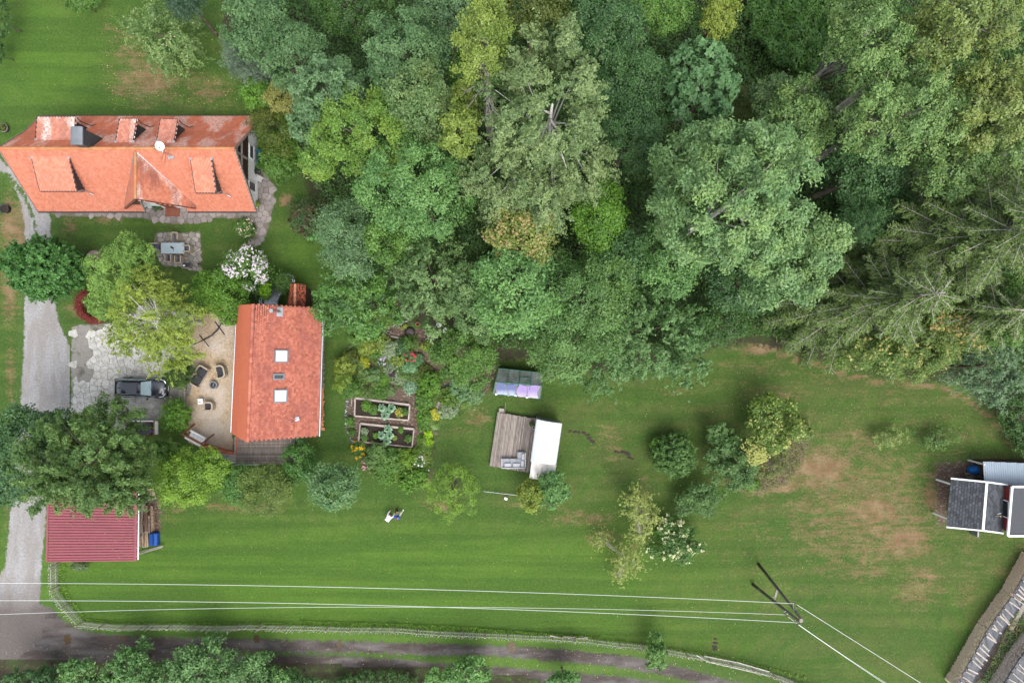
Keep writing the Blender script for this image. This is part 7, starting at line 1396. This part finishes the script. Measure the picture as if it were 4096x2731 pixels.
# ------------------------------------------------------------------ rill traces and small fence below the wagon
mf = thing('wire_fence', 'short wire fence with a scrap of white sheeting below the wagon', 'fence', R7(1600, 75, 0))
for i in range(12): p = R7(1440 + i * 26, 66 + i * 3); b = MB(); b.cyl(p, p + Vector((0, 0, .7)), .02, n=5); b.build('stake', m_gwood, mf)
for z in (.3, .65): b = MB(); b.tube([R7(1440, 66, z), R7(1730, 100, z)], .012, 4); b.build('wire', m_zinc, mf)
b = MB(); b.slab([R7(1605, 110, .3), R7(1628, 120, .3), R7(1622, 138, .3), R7(1600, 128, .3)], .02); b.build('sheeting', m_white, mf)
m_earth = pm('dug_earth', (.055, .04, .032), .95, var=.4, scale=6)
for nm, lab, pts, f in (('molehill_row', 'row of dark molehills on the meadow right of the wagon', ((520, 1190), (545, 1195), (575, 1188), (600, 1198), (612, 1215), (622, 1235), (645, 1245)), R10), ('earth_trail', 'dark earth trail beside the wagon', ((155, 1028), (190, 1035), (230, 1038), (270, 1042), (295, 1058), (308, 1080), (318, 1100), (330, 1115)), R10), ('molehill_row', 'small dark earth crumbs on the meadow above the track', ((1300, 1225), (1292, 1250), (1285, 1280), (1290, 1300)), R8)):
    t = thing(nm, lab, 'molehills', f(*pts[0])); rs = random.Random(len(pts))
    for x, y in pts:
        for _ in range(2): p = f(x + rs.uniform(-8, 8), y + rs.uniform(-5, 5)); b = MB(); b.sphere((p.x, p.y, .0), rs.uniform(.1, .2), 7, 4, (1.3, .8, .3)); b.build('heap', m_earth, t)
# ------------------------------------------------------------------ garden house at the right edge
m_shg = pm('dark_shingle', (.060, .065, .074), .85, var=.25, scale=6, objrand=.4, bump=.4); m_shg2 = pm('grey_roof_felt', (.065, .068, .076), .85, var=.15, scale=5, bump=.3); m_redw = pm('oxblood_boards', (.19, .028, .024), .7, var=.2, scale=4); m_blt = pm('blue_grey_sheet', (.27, .33, .39), .4, .3, var=.12, scale=1, spec=.5)
gH = thing('garden_house', 'dark shingled garden house with white trim and oxblood walls at the right edge', 'house', RD(500, 540, 0)); z1, z2, z3 = 2.6, 3.9, 3.0
a0, a1 = RD(208, 742, z1), RD(250, 272, z1); r0, r1 = RD(556, 776, z2), RD(594, 306, z2); e0, e1 = RD(752, 802, z3), RD(796, 334, z3)
gro = thing('roof', None, None, org(gH)); gro.parent = gH; gro.location = (0, 0, 0); b = MB(); b.slab([a0, r0, r1, a1], .1); b.slab([r0, e0, e1, r1], .1); b.build('deck', m_shg, gro)
def shingles(c0, c1, c2, c3, limit):   # c0->c1 along the eave, c3/c2 along the ridge
    u = (c1 - c0); nrow = int((c3 - c0).length / .20); ncol = int(u.length / .34); n = (c1 - c0).cross(c3 - c0).normalized(); n = n if n.z > 0 else -n; L = []
    for j in range(nrow):
        for i in range(-1, ncol + 1):
            f0, f1 = (i + (.5 if j % 2 else 0)) / ncol, (i + 1 + (.5 if j % 2 else 0)) / ncol - .05 / ncol / .34 * 1.0; f0, f1 = max(0, f0), min(1, f1)
            if f1 - f0 < .02: continue
            g0, g1 = j / nrow, min(1, (j + .86) / nrow); L.append([c0.lerp(c1, f).lerp(c3.lerp(c2, f), g) + n * z for f, g, z in ((f0, g0, .03), (f1, g0, .03), (f1, g1, .008), (f0, g1, .008))])
    for i, q in enumerate(L):
        b = MB(); dn = n * -.03; b.add(q + [q[0] + dn, q[1] + dn], [(0, 1, 2, 3), (4, 5, 1, 0)]); c = (q[0] + q[2]) / 2
        if SH[0] < 300: b.build('shingle', m_shg, gro, c); SH[0] += 1
        else: rest_s.append((q, dn))
SH = [0]; rest_s = []; shingles(a0, a1, r1, r0, 300); shingles(e1, e0, r0, r1, 300); b = MB()
for q, dn in rest_s: b.add(q + [q[0] + dn, q[1] + dn], [(0, 1, 2, 3), (4, 5, 1, 0)])
tag(b.build('shingles', m_shg, gro), kind='stuff')
for p, q in ((a0, r0), (r0, e0), (a1, r1), (r1, e1)): b = MB(); b.beam(p + Vector((0, 0, .0)), q + Vector((0, 0, .0)), .13, .16); b.build('verge_board', m_white, gro)
b = MB(); b.beam(r0 + Vector((0, 0, .05)), r1 + Vector((0, 0, .05)), .2, .08); b.build('ridge_board', m_white, gro)
b = MB(); P4 = [a0.lerp(e0, .42), e0, e1, a1.lerp(e1, .42)]; b.hexa([Vector((p.x, p.y + (.25 if i in (0, 1) else -.25), 0)) for i, p in enumerate(P4)] + [Vector((p.x, p.y + (.25 if i in (0, 1) else -.25), 2.5)) for i, p in enumerate(P4)]); b.build('wall', m_redw, gH)
for (x, y, zz) in ((205, 660, 1.9), (238, 326, 1.9)): p = RD(x, y, zz); b = MB(); b.box((p.x + .05, p.y, 1.25), (.14, .14, 2.5)); b.build('porch_post', m_white, gH)
# taller part behind
h0, h1 = RD(800, 828, 3.9), RD(840, 352, 3.9); X1 = RD(1250, 828, 3.9); b = MB(); b.slab([h0, h1, Vector((h1.x + 7, h1.y - .1, 3.5)), Vector((h0.x + 7, h0.y - .1, 3.5))], .12); b.build('upper_roof', m_shg2, gH)
for a, c in ((h0, h1), (h0, Vector((h0.x + 7, h0.y - .1, 3.5))), (h1, Vector((h1.x + 7, h1.y - .1, 3.5)))): b = MB(); b.beam(a + Vector((0, 0, .02)), c + Vector((0, 0, .02)), .17, .15); b.build('verge_board', m_white, gH)
b = MB(); b.box(((h0.x + h1.x) / 2 + 3.4, (h0.y + h1.y) / 2, 1.9), (6.6, h1.y - h0.y - .5, 3.8)); b.build('upper_wall', m_redw, gH)
p = RD(800, 570, 3.5); wf = MB(); xw = (h0.x + h1.x) / 2 + .08
for dy, dz, sy, sz in ((0, .42, 1.5, .08), (0, -.3, 1.5, .08), (.72, .06, .08, .8), (-.72, .06, .08, .8)): wf.box((xw - .02, p.y + dy, 3.3 + dz), (.1, sy, sz))
wf = wf.build('window', m_white, gH); b = MB(); b.box((xw, p.y, 3.35), (.05, 1.4, .66)); b.build('pane', m_glass, wf)
s0, s1 = RD(575, 290, 2.3), RD(578, 115, 2.3); ls2 = thing('lean_to', 'lean-to roofed with blue-grey metal sheets behind the garden house', 'lean-to', RD(700, 220, 0))
for i in range(7): o = sheet_metal('roof_sheet', lambda u, v, i=i: (s0 + Vector((i * 1.0 + v * .99, -.06 * i - .3 * (1 - u), 0))).lerp(s1 + Vector((i * 1.0 + v * .99, -.04 * i, -.2)), u) + Vector((0, 0, .004 * (i % 2))), 5, m_blt, ls2, .02, .3)
b = MB(); b.box(((s0.x + 4), (s0.y + s1.y) / 2, 1.0), (6.8, s1.y - s0.y - .3, 2.0)); b.build('wall', m_dwood, ls2); p = RD(535, 130, 1.8); b = MB(); b.box((p.x + .15, p.y, 1.05), (.12, .12, 2.1)); b.build('post', m_white, ls2); b = MB(); b.beam(RD(495, 120, 1.2), RD(577, 140, 2.3), .09, .09); b.build('brace', m_white, ls2)
m_tarp = pm('blue_tarp', (.01, .14, .48), .35, var=.3, scale=4, bump=.6); bt = MB(); c = RD(522, 200, .8); bt.sphere((c.x, c.y, .35), .7, 12, 8, (1.0, .62, .8)); tag(bt.build('blue_tarp', m_tarp, smooth=False), 'crumpled bright blue tarpaulin on the logs beside the lean-to', 'tarpaulin')
lf = thing('log_heap', 'grey brushwood heap between the garden house and the blue tarpaulin', 'brushwood', RD(500, 255, 0)); rs = random.Random(2)
for i in range(22): b = MB(); x, y = 380 + rs.uniform(0, 170), 232 + rs.uniform(-10, 35); b.tube([RD(x, y, .2 + rs.uniform(0, .4)), RD(x + rs.uniform(30, 70), y + rs.uniform(-14, 22), .3)], .035, 5); b.build('stick', m_barkg, lf)
ar = thing('roof_aerial', 'small pale aerial on the garden house roof', 'antenna', RD(720, 634, 3.3)); b = MB(); b.tube([RD(680, 634, 3.3), RD(715, 632, 4.0), RD(735, 640, 4.2)], .05, 6); b.build('mast', m_lum[0], ar); b = MB(); b.tube([RD(702, 618, 4.1), RD(738, 610, 4.2)], .03, 5); b.build('rod', m_zinc, ar)
b = MB(); b.box(RD(512, 812, .9) - Vector((0, 0, .4)), (.12, .5, .9)); tag(b.build('downpipe_box', m_lead), 'grey box below the eave of the garden house', 'box')
# ------------------------------------------------------------------ wood stacks under tarpaulins
m_logend = pm('split_log', (.80, .65, .49), .85, var=.28, scale=9, objrand=.28); m_logold = pm('old_log', (.50, .455, .41), .85, var=.35, scale=9, objrand=.28); m_btarp = pm('black_sheeting', (.035, .042, .058), .4, var=.4, scale=3, spec=.5, bump=.5); m_slat = pm('pale_slab_board', (.40, .35, .31), .85, var=.45, scale=5, objrand=.2)
def stack(lab, base, h, depth, mlog, seed, nslat=1.0, face=1):
    t = thing('wood_stack', lab, 'wood stack', base[0]); rs = random.Random(seed); lm = []
    for k in range(5):
        b = MB(); n = 5 + k % 2; r = .062; pts = [(r * rs.uniform(.8, 1.2) * math.cos(2 * PI * i / n + k), r * rs.uniform(.8, 1.2) * math.sin(2 * PI * i / n + k)) for i in range(n)]
        V = [(x, -.28, z) for x, z in pts] + [(x, .0, z) for x, z in pts]; b.add(V, [(i, (i + 1) % n, n + (i + 1) % n, n + i) for i in range(n)] + [tuple(range(n - 1, -1, -1)), tuple(range(n, 2 * n))]); me = b.mesh('log'); me.materials.append(mlog); lm.append(me)
    cnt = 0; rest = []; tot = 0; items = []
    for a, c in zip(base[:-1], base[1:]):
        u = (c - a).normalized(); n = Vector((-u.y, u.x, 0)) * face; L = (c - a).length; nc = int(L / .135); nr = int(h / .115)
        for j in range(nr):
            for i in range(nc): items.append((a + u * ((i + (.5 if j % 2 else 0)) * .135) + Vector((rs.uniform(-.015, .015), 0, .07 + j * .115 + rs.uniform(-.012, .012))) - n * rs.uniform(-.03, .05), u, n, rs.randrange(5)))
        for k in range(max(1, int(L / 2.4))):        # black sheeting, in lengths
            f0, f1 = k / max(1, int(L / 2.4)), (k + 1) / max(1, int(L / 2.4)) - .01; p0, p1 = a.lerp(c, f0), a.lerp(c, f1); q = 6; V = []
            for j in range(5):
                for i in range(q + 1): V.append(p0.lerp(p1, i / q) + n * (-.02 + (depth + .05) * j / 4) + Vector((0, 0, h + .12 + rs.uniform(-.02, .04) - (.25 if j == 4 else 0))))
            b = MB(); b.add(V, [(j * (q + 1) + i, j * (q + 1) + i + 1, (j + 1) * (q + 1) + i + 1, (j + 1) * (q + 1) + i) for j in range(4) for i in range(q)]); b.build('tarpaulin', m_btarp, t)
        ns = int(L / .46 * nslat)
        for k in range(ns):
            p = a.lerp(c, (k + rs.uniform(.1, .9)) / ns) + Vector((0, 0, h + .19)); e = (n + u * rs.uniform(-.12, .35)).normalized(); s0_ = rs.uniform(0, .12); b = MB(); b.beam(p + e * s0_, p + e * (s0_ + depth * rs.uniform(.6, .95)), rs.uniform(.09, .15), .035); b.build('slab_board', m_slat, t)
        b = MB(); m_ = a.lerp(c, .5); b.hexa([a + n * .28, c + n * .28, c + n * depth * .9, a + n * depth * .9, a + n * .28 + Vector((0, 0, h - .1)), c + n * .28 + Vector((0, 0, h - .1)), c + n * depth * .9 + Vector((0, 0, h - .25)), a + n * depth * .9 + Vector((0, 0, h - .25))]); b.build('inner_logs', mlog, t)
    cp = Vector((0, 0, CAMH)); items.sort(key=lambda q: (q[0] - cp).length)
    rb_ = MB()
    for i, (p, u, n, k) in enumerate(items):
        M = Matrix((u, -n, Vector((0, 0, 1)))).transposed().to_4x4(); M.translation = p
        if i < 300: put_m('log', lm[k], M, t)
        else: rb_.add([M @ v.co for v in lm[k].vertices], [tuple(f.vertices) for f in lm[k].polygons])
    if rb_.v: tag(rb_.build('logs', mlog, t), kind='stuff')
    return t
stack('long stack of fresh split logs under black sheeting at the lower right', [R9(1200, 770), R9(1075, 1000), R9(1035, 1050), R9(930, 1200), R9(765, 1490), R9(728, 1545)], 1.35, 1.35, m_logend, 5)
stack('greyer log stack under a torn sheet in the lower right corner', [R9(1270, 1175), R9(1120, 1370), R9(975, 1600)], 1.35, 1.6, m_logold, 6, .8)
tk = thing('old_trunk', 'old grey tree trunk lying between the two log stacks', 'log', R9(1170, 1165, 0)); b = MB(); b.beam(R9(1130, 1240, .2), R9(1215, 1085, .2), .38, .3); b.build('trunk', m_gwood, tk)
undergrowth('stack_weeds', [R9(*p) for p in [(1217, 1060), (1140, 1090), (1110, 1190), (1060, 1330), (960, 1500), (900, 1568), (980, 1568), (1100, 1380), (1217, 1230)]], 2600, lambda x, y: .1 + .4 * vnoise(x, y, 8), (MID[0], MID[1], (0.18, .13, .08), .3, .6), .06, 59)

# ------------------------------------------------------------------ power pole and lines
m_pole = pm('tarred_pole', (.13, .115, .10), .9, var=.5, scale=5, bump=.5); m_wire = pm('aluminium_wire', (.68, .70, .69), .5, .2, var=.1); m_ins = pm('brown_porcelain', (.12, .04, .04), .2, var=.2, spec=.6)
ZP = 9.0; pp = thing('power_pole', 'tarred timber A shaped power pole on the meadow', 'power pole', R8(1612, 715, 0)); top = R8(1968, 1076, ZP)
for i, (x, y) in enumerate(((1635, 635), (1590, 795))): b = MB(); a = R8(x, y, 0); tp = top + (a - Vector((top.x, top.y, 0))).normalized() * .14; b.tube([a - Vector((0, 0, .1)), a.lerp(tp, .5), tp], [.14, .12, .10], 12); b.build('leg', m_pole, pp, smooth=True)
b = MB(); a, c = R8(1635, 635, 0).lerp(top, .48), R8(1590, 795, 0).lerp(top, .48); b.beam(a, c, .14, .14); b.build('cross_brace', m_gwood, pp)
b = MB(); b.cyl(top + Vector((0, 0, -.05)), top + Vector((0, 0, .06)), .15, n=10); b.build('pole_cap', m_gwood, pp)
for x, y in ((1685, 705), (1645, 838)): b = MB(); p = R8(x, y, 1.6); b.box(p, (.18, .18, .2), .6); b.build('marker', m_lum[0], pp)
for (ix, iy, z, jx, jy) in ((1915, 940, 8.2, 1915, 1000), (1938, 965, 8.2, 1932, 1010), (1840, 1025, 7.9, 1850, 1000), (1862, 1045, 7.9, 1868, 1018), (1922, 1092, 8.6, 1930, 1070), (1945, 1106, 8.6, 1950, 1085)):
    c = R8(ix, iy, z); b = MB(); b.sphere((c.x, c.y, c.z), .08, 10, 8, (1, 1, 1.3)); b.build('insulator', m_ins, pp, smooth=True); b = MB(); b.tube([c - Vector((0, 0, .1)), R8((ix + jx) / 2 - 8, (iy + jy) / 2, z - .3), R8(jx, jy, z - .25)], .02, 5); b.build('hook', m_steel, pp)
def wire(lab, pts, z0, z1, sag, r=.016):
    n = 40; xs = [p[0] for p in pts]; ys = [p[1] for p in pts]; X = np.linspace(xs[0], xs[-1], n) if xs[-1] > xs[0] else np.linspace(xs[0], xs[-1], n); co = np.polyfit(xs, ys, min(2, len(xs) - 1)); out = []
    for i, x in enumerate(X): f = i / (n - 1); out.append(P(x, float(np.polyval(co, x)), z0 + (z1 - z0) * f - 4 * sag * f * (1 - f)))
    b = MB(); b.tube(out, r, 5); tag(b.build('power_line', m_wire), lab, 'power line', 'wires on the A shaped pole')
p1, p2, p3 = (3177, 2411), (3139, 2454), (3185, 2488)
wire('uppermost of the three wires running left from the pole', [p1, (2200, 2376), (1200, 2341), (0, 2331), (-700, 2334)], 8.3, 8.3, 1.0)
wire('middle wire running left from the pole, lowest at the left edge', [p2, (2200, 2438), (1200, 2427), (600, 2434), (0, 2454), (-700, 2492)], 8.0, 8.4, 1.0, .013)
wire('wire running left from the pole, lowest where it meets the pole', [p3, (2200, 2445), (1200, 2410), (0, 2401), (-700, 2406)], 8.7, 8.3, 1.0)
wire('upper wire running from the pole to the lower right', [(3187, 2417), (3400, 2551), (3684, 2731), (3900, 2868)], 8.3, 8.0, .2); wire('middle wire running from the pole to the lower right', [(3150, 2462), (3300, 2575), (3552, 2731), (3780, 2875)], 8.0, 8.0, .2, .013); wire('lowest wire running from the pole to the lower right', [(3192, 2494), (3290, 2568), (3540, 2731), (3760, 2877)], 8.7, 8.0, .2)

# ------------------------------------------------------------------ people and dog
m_skin = pm('skin', (.52, .30, .21), .6, var=.1, scale=9, bump=.05); m_wcl = pm('white_cotton', (.82, .82, .84), .85, var=.06, scale=7, bump=.3); m_bcl = pm('royal_blue_cotton', (.035, .11, .55), .85, var=.2, scale=7, bump=.3); m_hr = pm('auburn_hair', (.24, .085, .04), .6, var=.4, scale=20); m_hd = pm('dark_brown_hair', (.045, .02, .018), .6, var=.4, scale=20); m_fur = pm('black_fur', (.016, .013, .012), .8, var=.4, scale=18, bump=.5); m_tan = pm('tan_fur', (.28, .17, .09), .8, var=.3)
m_eye = pm('eye', (.02, .02, .02), .2); m_lip = pm('lips', (.40, .14, .12), .6)
def skin(name, V, E, Rr, m, parent, sub=1, root=0, M=None):
    me = bpy.data.meshes.new(name); me.from_pydata([tuple(v) for v in V], E, []); me.materials.append(m); o = bpy.data.objects.new(name, me); COL.objects.link(o); o.parent = parent
    k = o.modifiers.new('skin', 'SKIN'); k.use_smooth_shade = True
    for i, r in enumerate(Rr): s = me.skin_vertices[0].data[i]; s.radius = r if hasattr(r, '__len__') else (r, r); s.use_root = (i == root)
    s = o.modifiers.new('sub', 'SUBSURF'); s.levels = s.render_levels = sub; return o
def person(label, loc, rz, J, shirt, trousers, hair):
    """J: joints in the person's own frame, +Y forward"""
    t = thing('person', label, 'person', (0, 0, 0)); v = lambda k: Vector(J[k])
    mir = lambda k: v(k + 'L')
    names = ['pelvis', 'waist', 'chest', 'neck', 'head', 'crown'] + [n + s for s in 'LR' for n in ('shoulder', 'elbow', 'wrist', 'palm', 'hip', 'knee', 'ankle', 'toe')]
    rad = {'pelvis': (.15, .12), 'waist': (.13, .10), 'chest': (.155, .11), 'neck': .055, 'head': (.085, .095), 'crown': (.07, .08), 'shoulder': .06, 'elbow': .042, 'wrist': .028, 'palm': (.036, .02), 'hip': .085, 'knee': .06, 'ankle': .04, 'toe': .035}
    idx = {n: i for i, n in enumerate(names)}; E = [('pelvis', 'waist'), ('waist', 'chest'), ('chest', 'neck'), ('neck', 'head'), ('head', 'crown')]
    for s in 'LR': E += [('chest', 'shoulder' + s), ('shoulder' + s, 'elbow' + s), ('elbow' + s, 'wrist' + s), ('wrist' + s, 'palm' + s), ('pelvis', 'hip' + s), ('hip' + s, 'knee' + s), ('knee' + s, 'ankle' + s), ('ankle' + s, 'toe' + s)]
    J['collar'] = tuple(v('chest').lerp(v('neck'), .62)); rad['collar'] = .075; J['hem'] = tuple(v('pelvis').lerp(v('waist'), -.2 if J.get('long') else -.45)); rad['hem'] = .10
    key = lambda n: n[:-1] if n[-1] in 'LR' else n
    skin('body', [v(n) for n in names], [(idx[a], idx[b]) for a, b in E], [rad[key(n)] for n in names], m_skin, t, 2)
    def part(nm, ns, es, grow, m): ii = {n: i for i, n in enumerate(ns)}; skin(nm, [v(n) for n in ns], [(ii[a], ii[b]) for a, b in es], [(max(rad[key(n)]) + grow,) * 2 if hasattr(rad[key(n)], '__len__') else (rad[key(n)] + grow,) * 2 for n in ns], m, t, 2)
    part('shirt', ['collar', 'hem', 'pelvis', 'waist', 'chest', 'shoulderL', 'elbowL', 'shoulderR', 'elbowR'] + (['wristL', 'wristR'] if J.get('long') else []), [('collar', 'chest'), ('hem', 'pelvis'), ('pelvis', 'waist'), ('waist', 'chest'), ('chest', 'shoulderL'), ('shoulderL', 'elbowL'), ('chest', 'shoulderR'), ('shoulderR', 'elbowR')] + ([('elbowL', 'wristL'), ('elbowR', 'wristR')] if J.get('long') else []), .028, shirt)
    rad['pelvis'] = .115; part('trousers', ['pelvis', 'hipL', 'kneeL', 'ankleL', 'hipR', 'kneeR', 'ankleR'], [('pelvis', 'hipL'), ('hipL', 'kneeL'), ('kneeL', 'ankleL'), ('pelvis', 'hipR'), ('hipR', 'kneeR'), ('kneeR', 'ankleR')], .022, trousers)
    for s in 'LR':
        a, b = v('ankle' + s), v('toe' + s); skin('shoe', [a - (b - a).normalized() * .05 - Vector((0, 0, .02)), a.lerp(b, .5), b + (b - a).normalized() * .04], [(0, 1), (1, 2)], [.05, (.05, .045), .04], m_wcl, t, 1)
        w, p = v('wrist' + s), v('palm' + s); d = (p - w).normalized(); sd = d.cross(Vector((0, 0, 1))).normalized() if abs(d.z) < .95 else Vector((1, 0, 0)); sg = 1 if s == 'L' else -1
        for q, L in enumerate((.066, .075, .07, .056)):
            c = p + sd * (-.027 + .018 * q); skin('finger', [c - d * .02, c + d * L * .5, c + d * L + Vector((0, 0, -.018))], [(0, 1), (1, 2)], [.009, .0085, .007], m_skin, t, 1)
        c = w.lerp(p, .5) + sd * .03 * sg; skin('thumb', [w.lerp(p, .4), c + sd * .02 * sg, c + sd * .03 * sg + d * .05], [(0, 1), (1, 2)], [.011, .010, .008], m_skin, t, 1)
    h, c, n = v('head'), v('crown'), v('neck'); up = (c - h).normalized(); f = Vector(J['face']); f = (f - up * f.dot(up)).normalized(); sd = f.cross(up)
    b = MB(); ce = h.lerp(c, .5) - f * .015 + up * .01; b.sphere(ce, .115, 14, 10, (1, 1, 1)); o = b.build('hair', hair, t, (0, 0, 0), smooth=True)
    for vv in o.data.vertices:
        r = vv.co - ce
        if r.dot(f) > .035 and r.dot(up) < .06: vv.co = ce + r * .72
    for s in (-1, 1): b = MB(); b.sphere(h + f * .087 + sd * .033 * s + up * .02, .012, 8, 6); b.build('eye', m_eye, t, (0, 0, 0)); b = MB(); b.sphere(h + sd * .098 * s, .022, 8, 6, (.5, 1, 1.3)); b.build('ear', m_skin, t, (0, 0, 0), smooth=True)
    b = MB(); b.sphere(h + f * .10 - up * .01, .017, 8, 6, (.8, 1, 1.5)); b.build('nose', m_skin, t, (0, 0, 0), smooth=True); b = MB(); b.sphere(h + f * .086 - up * .048, .02, 8, 6, (1.2, .6, .4)); b.build('mouth', m_lip, t, (0, 0, 0), smooth=True)
    t.location = (loc.x, loc.y, 0); t.rotation_euler = (0, 0, rz); return t
def sym(d):
    o = {}
    for k, p in d.items():
        if k[-1] == 'L': o[k] = p; o.setdefault(k[:-1] + 'R', (-p[0], p[1], p[2]))
        else: o[k] = p
    return o
st_ = sym({'pelvis': (0, 0, .92), 'waist': (0, .01, 1.10), 'chest': (0, 0, 1.30), 'neck': (0, .01, 1.45), 'head': (0, .03, 1.56), 'crown': (0, .0, 1.64), 'shoulderL': (-.19, 0, 1.37), 'elbowL': (-.25, .12, 1.12), 'wristL': (-.17, .32, 1.02), 'palmL': (-.15, .39, 1.0), 'hipL': (-.10, 0, .86), 'kneeL': (-.12, .05, .47), 'ankleL': (-.14, .02, .09), 'toeL': (-.16, .15, .04)})
st_['kneeR'] = (.17, .22, .47); st_['ankleR'] = (.24, .34, .09); st_['toeR'] = (.28, .47, .04); st_['face'] = (-.2, -.3, .6); st_['face'] = (0, 1, 0)
ZZ = lambda x, y, z=0.0: P(1520 + x / 11.2, 2010 + y / 11.2, z)
person('person standing in a royal blue shirt and white trousers beside a small dog', ZZ(860, 500), math.radians(-15), st_, m_bcl, m_wcl, m_hr)
bd = sym({'pelvis': (0, -.28, .80), 'waist': (0, -.12, .90), 'chest': (0, .10, .98), 'neck': (0, .27, 1.0), 'head': (0, .37, .95), 'crown': (0, .44, 1.0), 'shoulderL': (-.19, .17, .98), 'elbowL': (-.27, .32, .75), 'wristL': (-.24, .50, .60), 'palmL': (-.22, .56, .56), 'hipL': (-.11, -.25, .74), 'kneeL': (-.15, .04, .46), 'ankleL': (-.15, -.12, .09), 'toeL': (-.18, .02, .04)})
bd['long'] = True; bd['face'] = (0, .5, -1)
person('person dressed all in white bending forward with dark hair and both arms stretched out', ZZ(470, 560), math.radians(-33), bd, m_wcl, m_wcl, m_hd)
dog = thing('dog', 'small black and tan dog on the lawn in front of the two people', 'dog', (0, 0, 0))
dv = [(0, -.17, .26), (0, 0, .27), (0, .14, .28), (0, .22, .36), (0, .28, .42), (0, .36, .40), (0, -.23, .28), (0, -.33, .36)]; de = [(0, 1), (1, 2), (2, 3), (3, 4), (4, 5), (0, 6), (6, 7)]; dr = [(.075, .085), (.075, .085), (.08, .10), .055, (.055, .05), .025, .02, .012]
for s in (-1, 1):
    k = len(dv); dv += [(s * .06, .14, .20), (s * .065, .15, .11), (s * .065, .15, .02), (s * .065, .18, .012), (s * .06, -.17, .20), (s * .065, -.12, .15), (s * .065, -.19, .09), (s * .065, -.17, .02), (s * .065, -.14, .012)]
    de += [(2, k), (k, k + 1), (k + 1, k + 2), (k + 2, k + 3), (0, k + 4), (k + 4, k + 5), (k + 5, k + 6), (k + 6, k + 7), (k + 7, k + 8)]; dr += [.04, .022, .018, .018, .045, .035, .02, .017, .018]
skin('body', dv, de, dr, m_fur, dog, 2)
for s in (-1, 1): b = MB(); b.add([(s * .02, .25, .45), (s * .055, .25, .44), (s * .05, .26, .51)], [(0, 1, 2), (2, 1, 0)]); b.build('ear', m_fur, dog, (0, 0, 0)); b = MB(); b.sphere((s * .022, .325, .435), .008, 6, 4); b.build('eye', m_eye, dog, (0, 0, 0))
b = MB(); b.sphere((0, .37, .405), .028, 8, 6, (.8, 1.2, .8)); b.build('muzzle', m_tan, dog, (0, 0, 0)); b = MB(); b.sphere((0, .24, .31), .045, 8, 6, (.8, .8, 1)); b.build('chest_patch', m_tan, dog, (0, 0, 0))
p = ZZ(765, 345); dog.location = (p.x, p.y, 0); dog.rotation_euler = (0, 0, math.radians(-12))

# fallen leaves: pale specks on lawns, forecourt, shed roof and tracks
def litter(name, poly, n, z, cols, size, seed):
    rg = np.random.default_rng(seed); p = np.array([(v[0], v[1]) for v in poly]); q = rg.uniform(p.min(0), p.max(0), (n * 2, 2)); q = q[sdist(q[:, 0], q[:, 1], p) > 0][:n]; zz = np.full(len(q), z) if not callable(z) else z(q)
    V, Q = leafquads(np.column_stack([q, zz + rg.uniform(0, .02, len(q))]), unit(rg.normal(size=(len(q), 3)) * .25 + [0, 0, 1]), size * rg.uniform(.5, 1.3, len(q)), .6, rg); tag(raw_mesh(name, V, Q, leafmat(*cols), None, tone=rg.random(len(q))), kind='stuff')
litter('fallen_leaves', [D(*q) for q in [(1280, 860), (1600, 890), (1900, 880), (2250, 960), (2200, 1400), (1700, 1460), (1250, 1400)]], 380, .03, ((.30, .26, .12), (.55, .5, .3)), .035, 1)
litter('fallen_leaves', [D(*q) for q in [(230, 60), (560, 60), (560, 260), (250, 255)]], 200, .03, ((.35, .30, .12), (.6, .52, .3)), .045, 2)
litter('fallen_leaves', [D(*q) for q in [(180, 1200), (1250, 1200), (1250, 1440), (180, 1430)]], 130, .03, ((.30, .28, .12), (.55, .5, .3)), .03, 3)
litter('fallen_leaves', [D(*q) for q in [(0, 1470), (1700, 1490), (1750, 1560), (0, 1535)]], 450, .03, ((.28, .2, .14), (.6, .55, .5)), .04, 4)
litter('fallen_leaves', [D(*q) for q in [(165, 750), (430, 750), (430, 940), (165, 940)]], 420, .07, ((.16, .12, .06), (.35, .3, .15)), .05, 5)
litter('fallen_leaves', [tuple(v)[:2] for v in (R6(380, 200, 2.8), R6(1070, 200, 2.8), R6(1070, 590, 2.8), R6(380, 600, 2.8))], 160, 3.02, ((.10, .09, .04), (.25, .2, .08)), .05, 6)
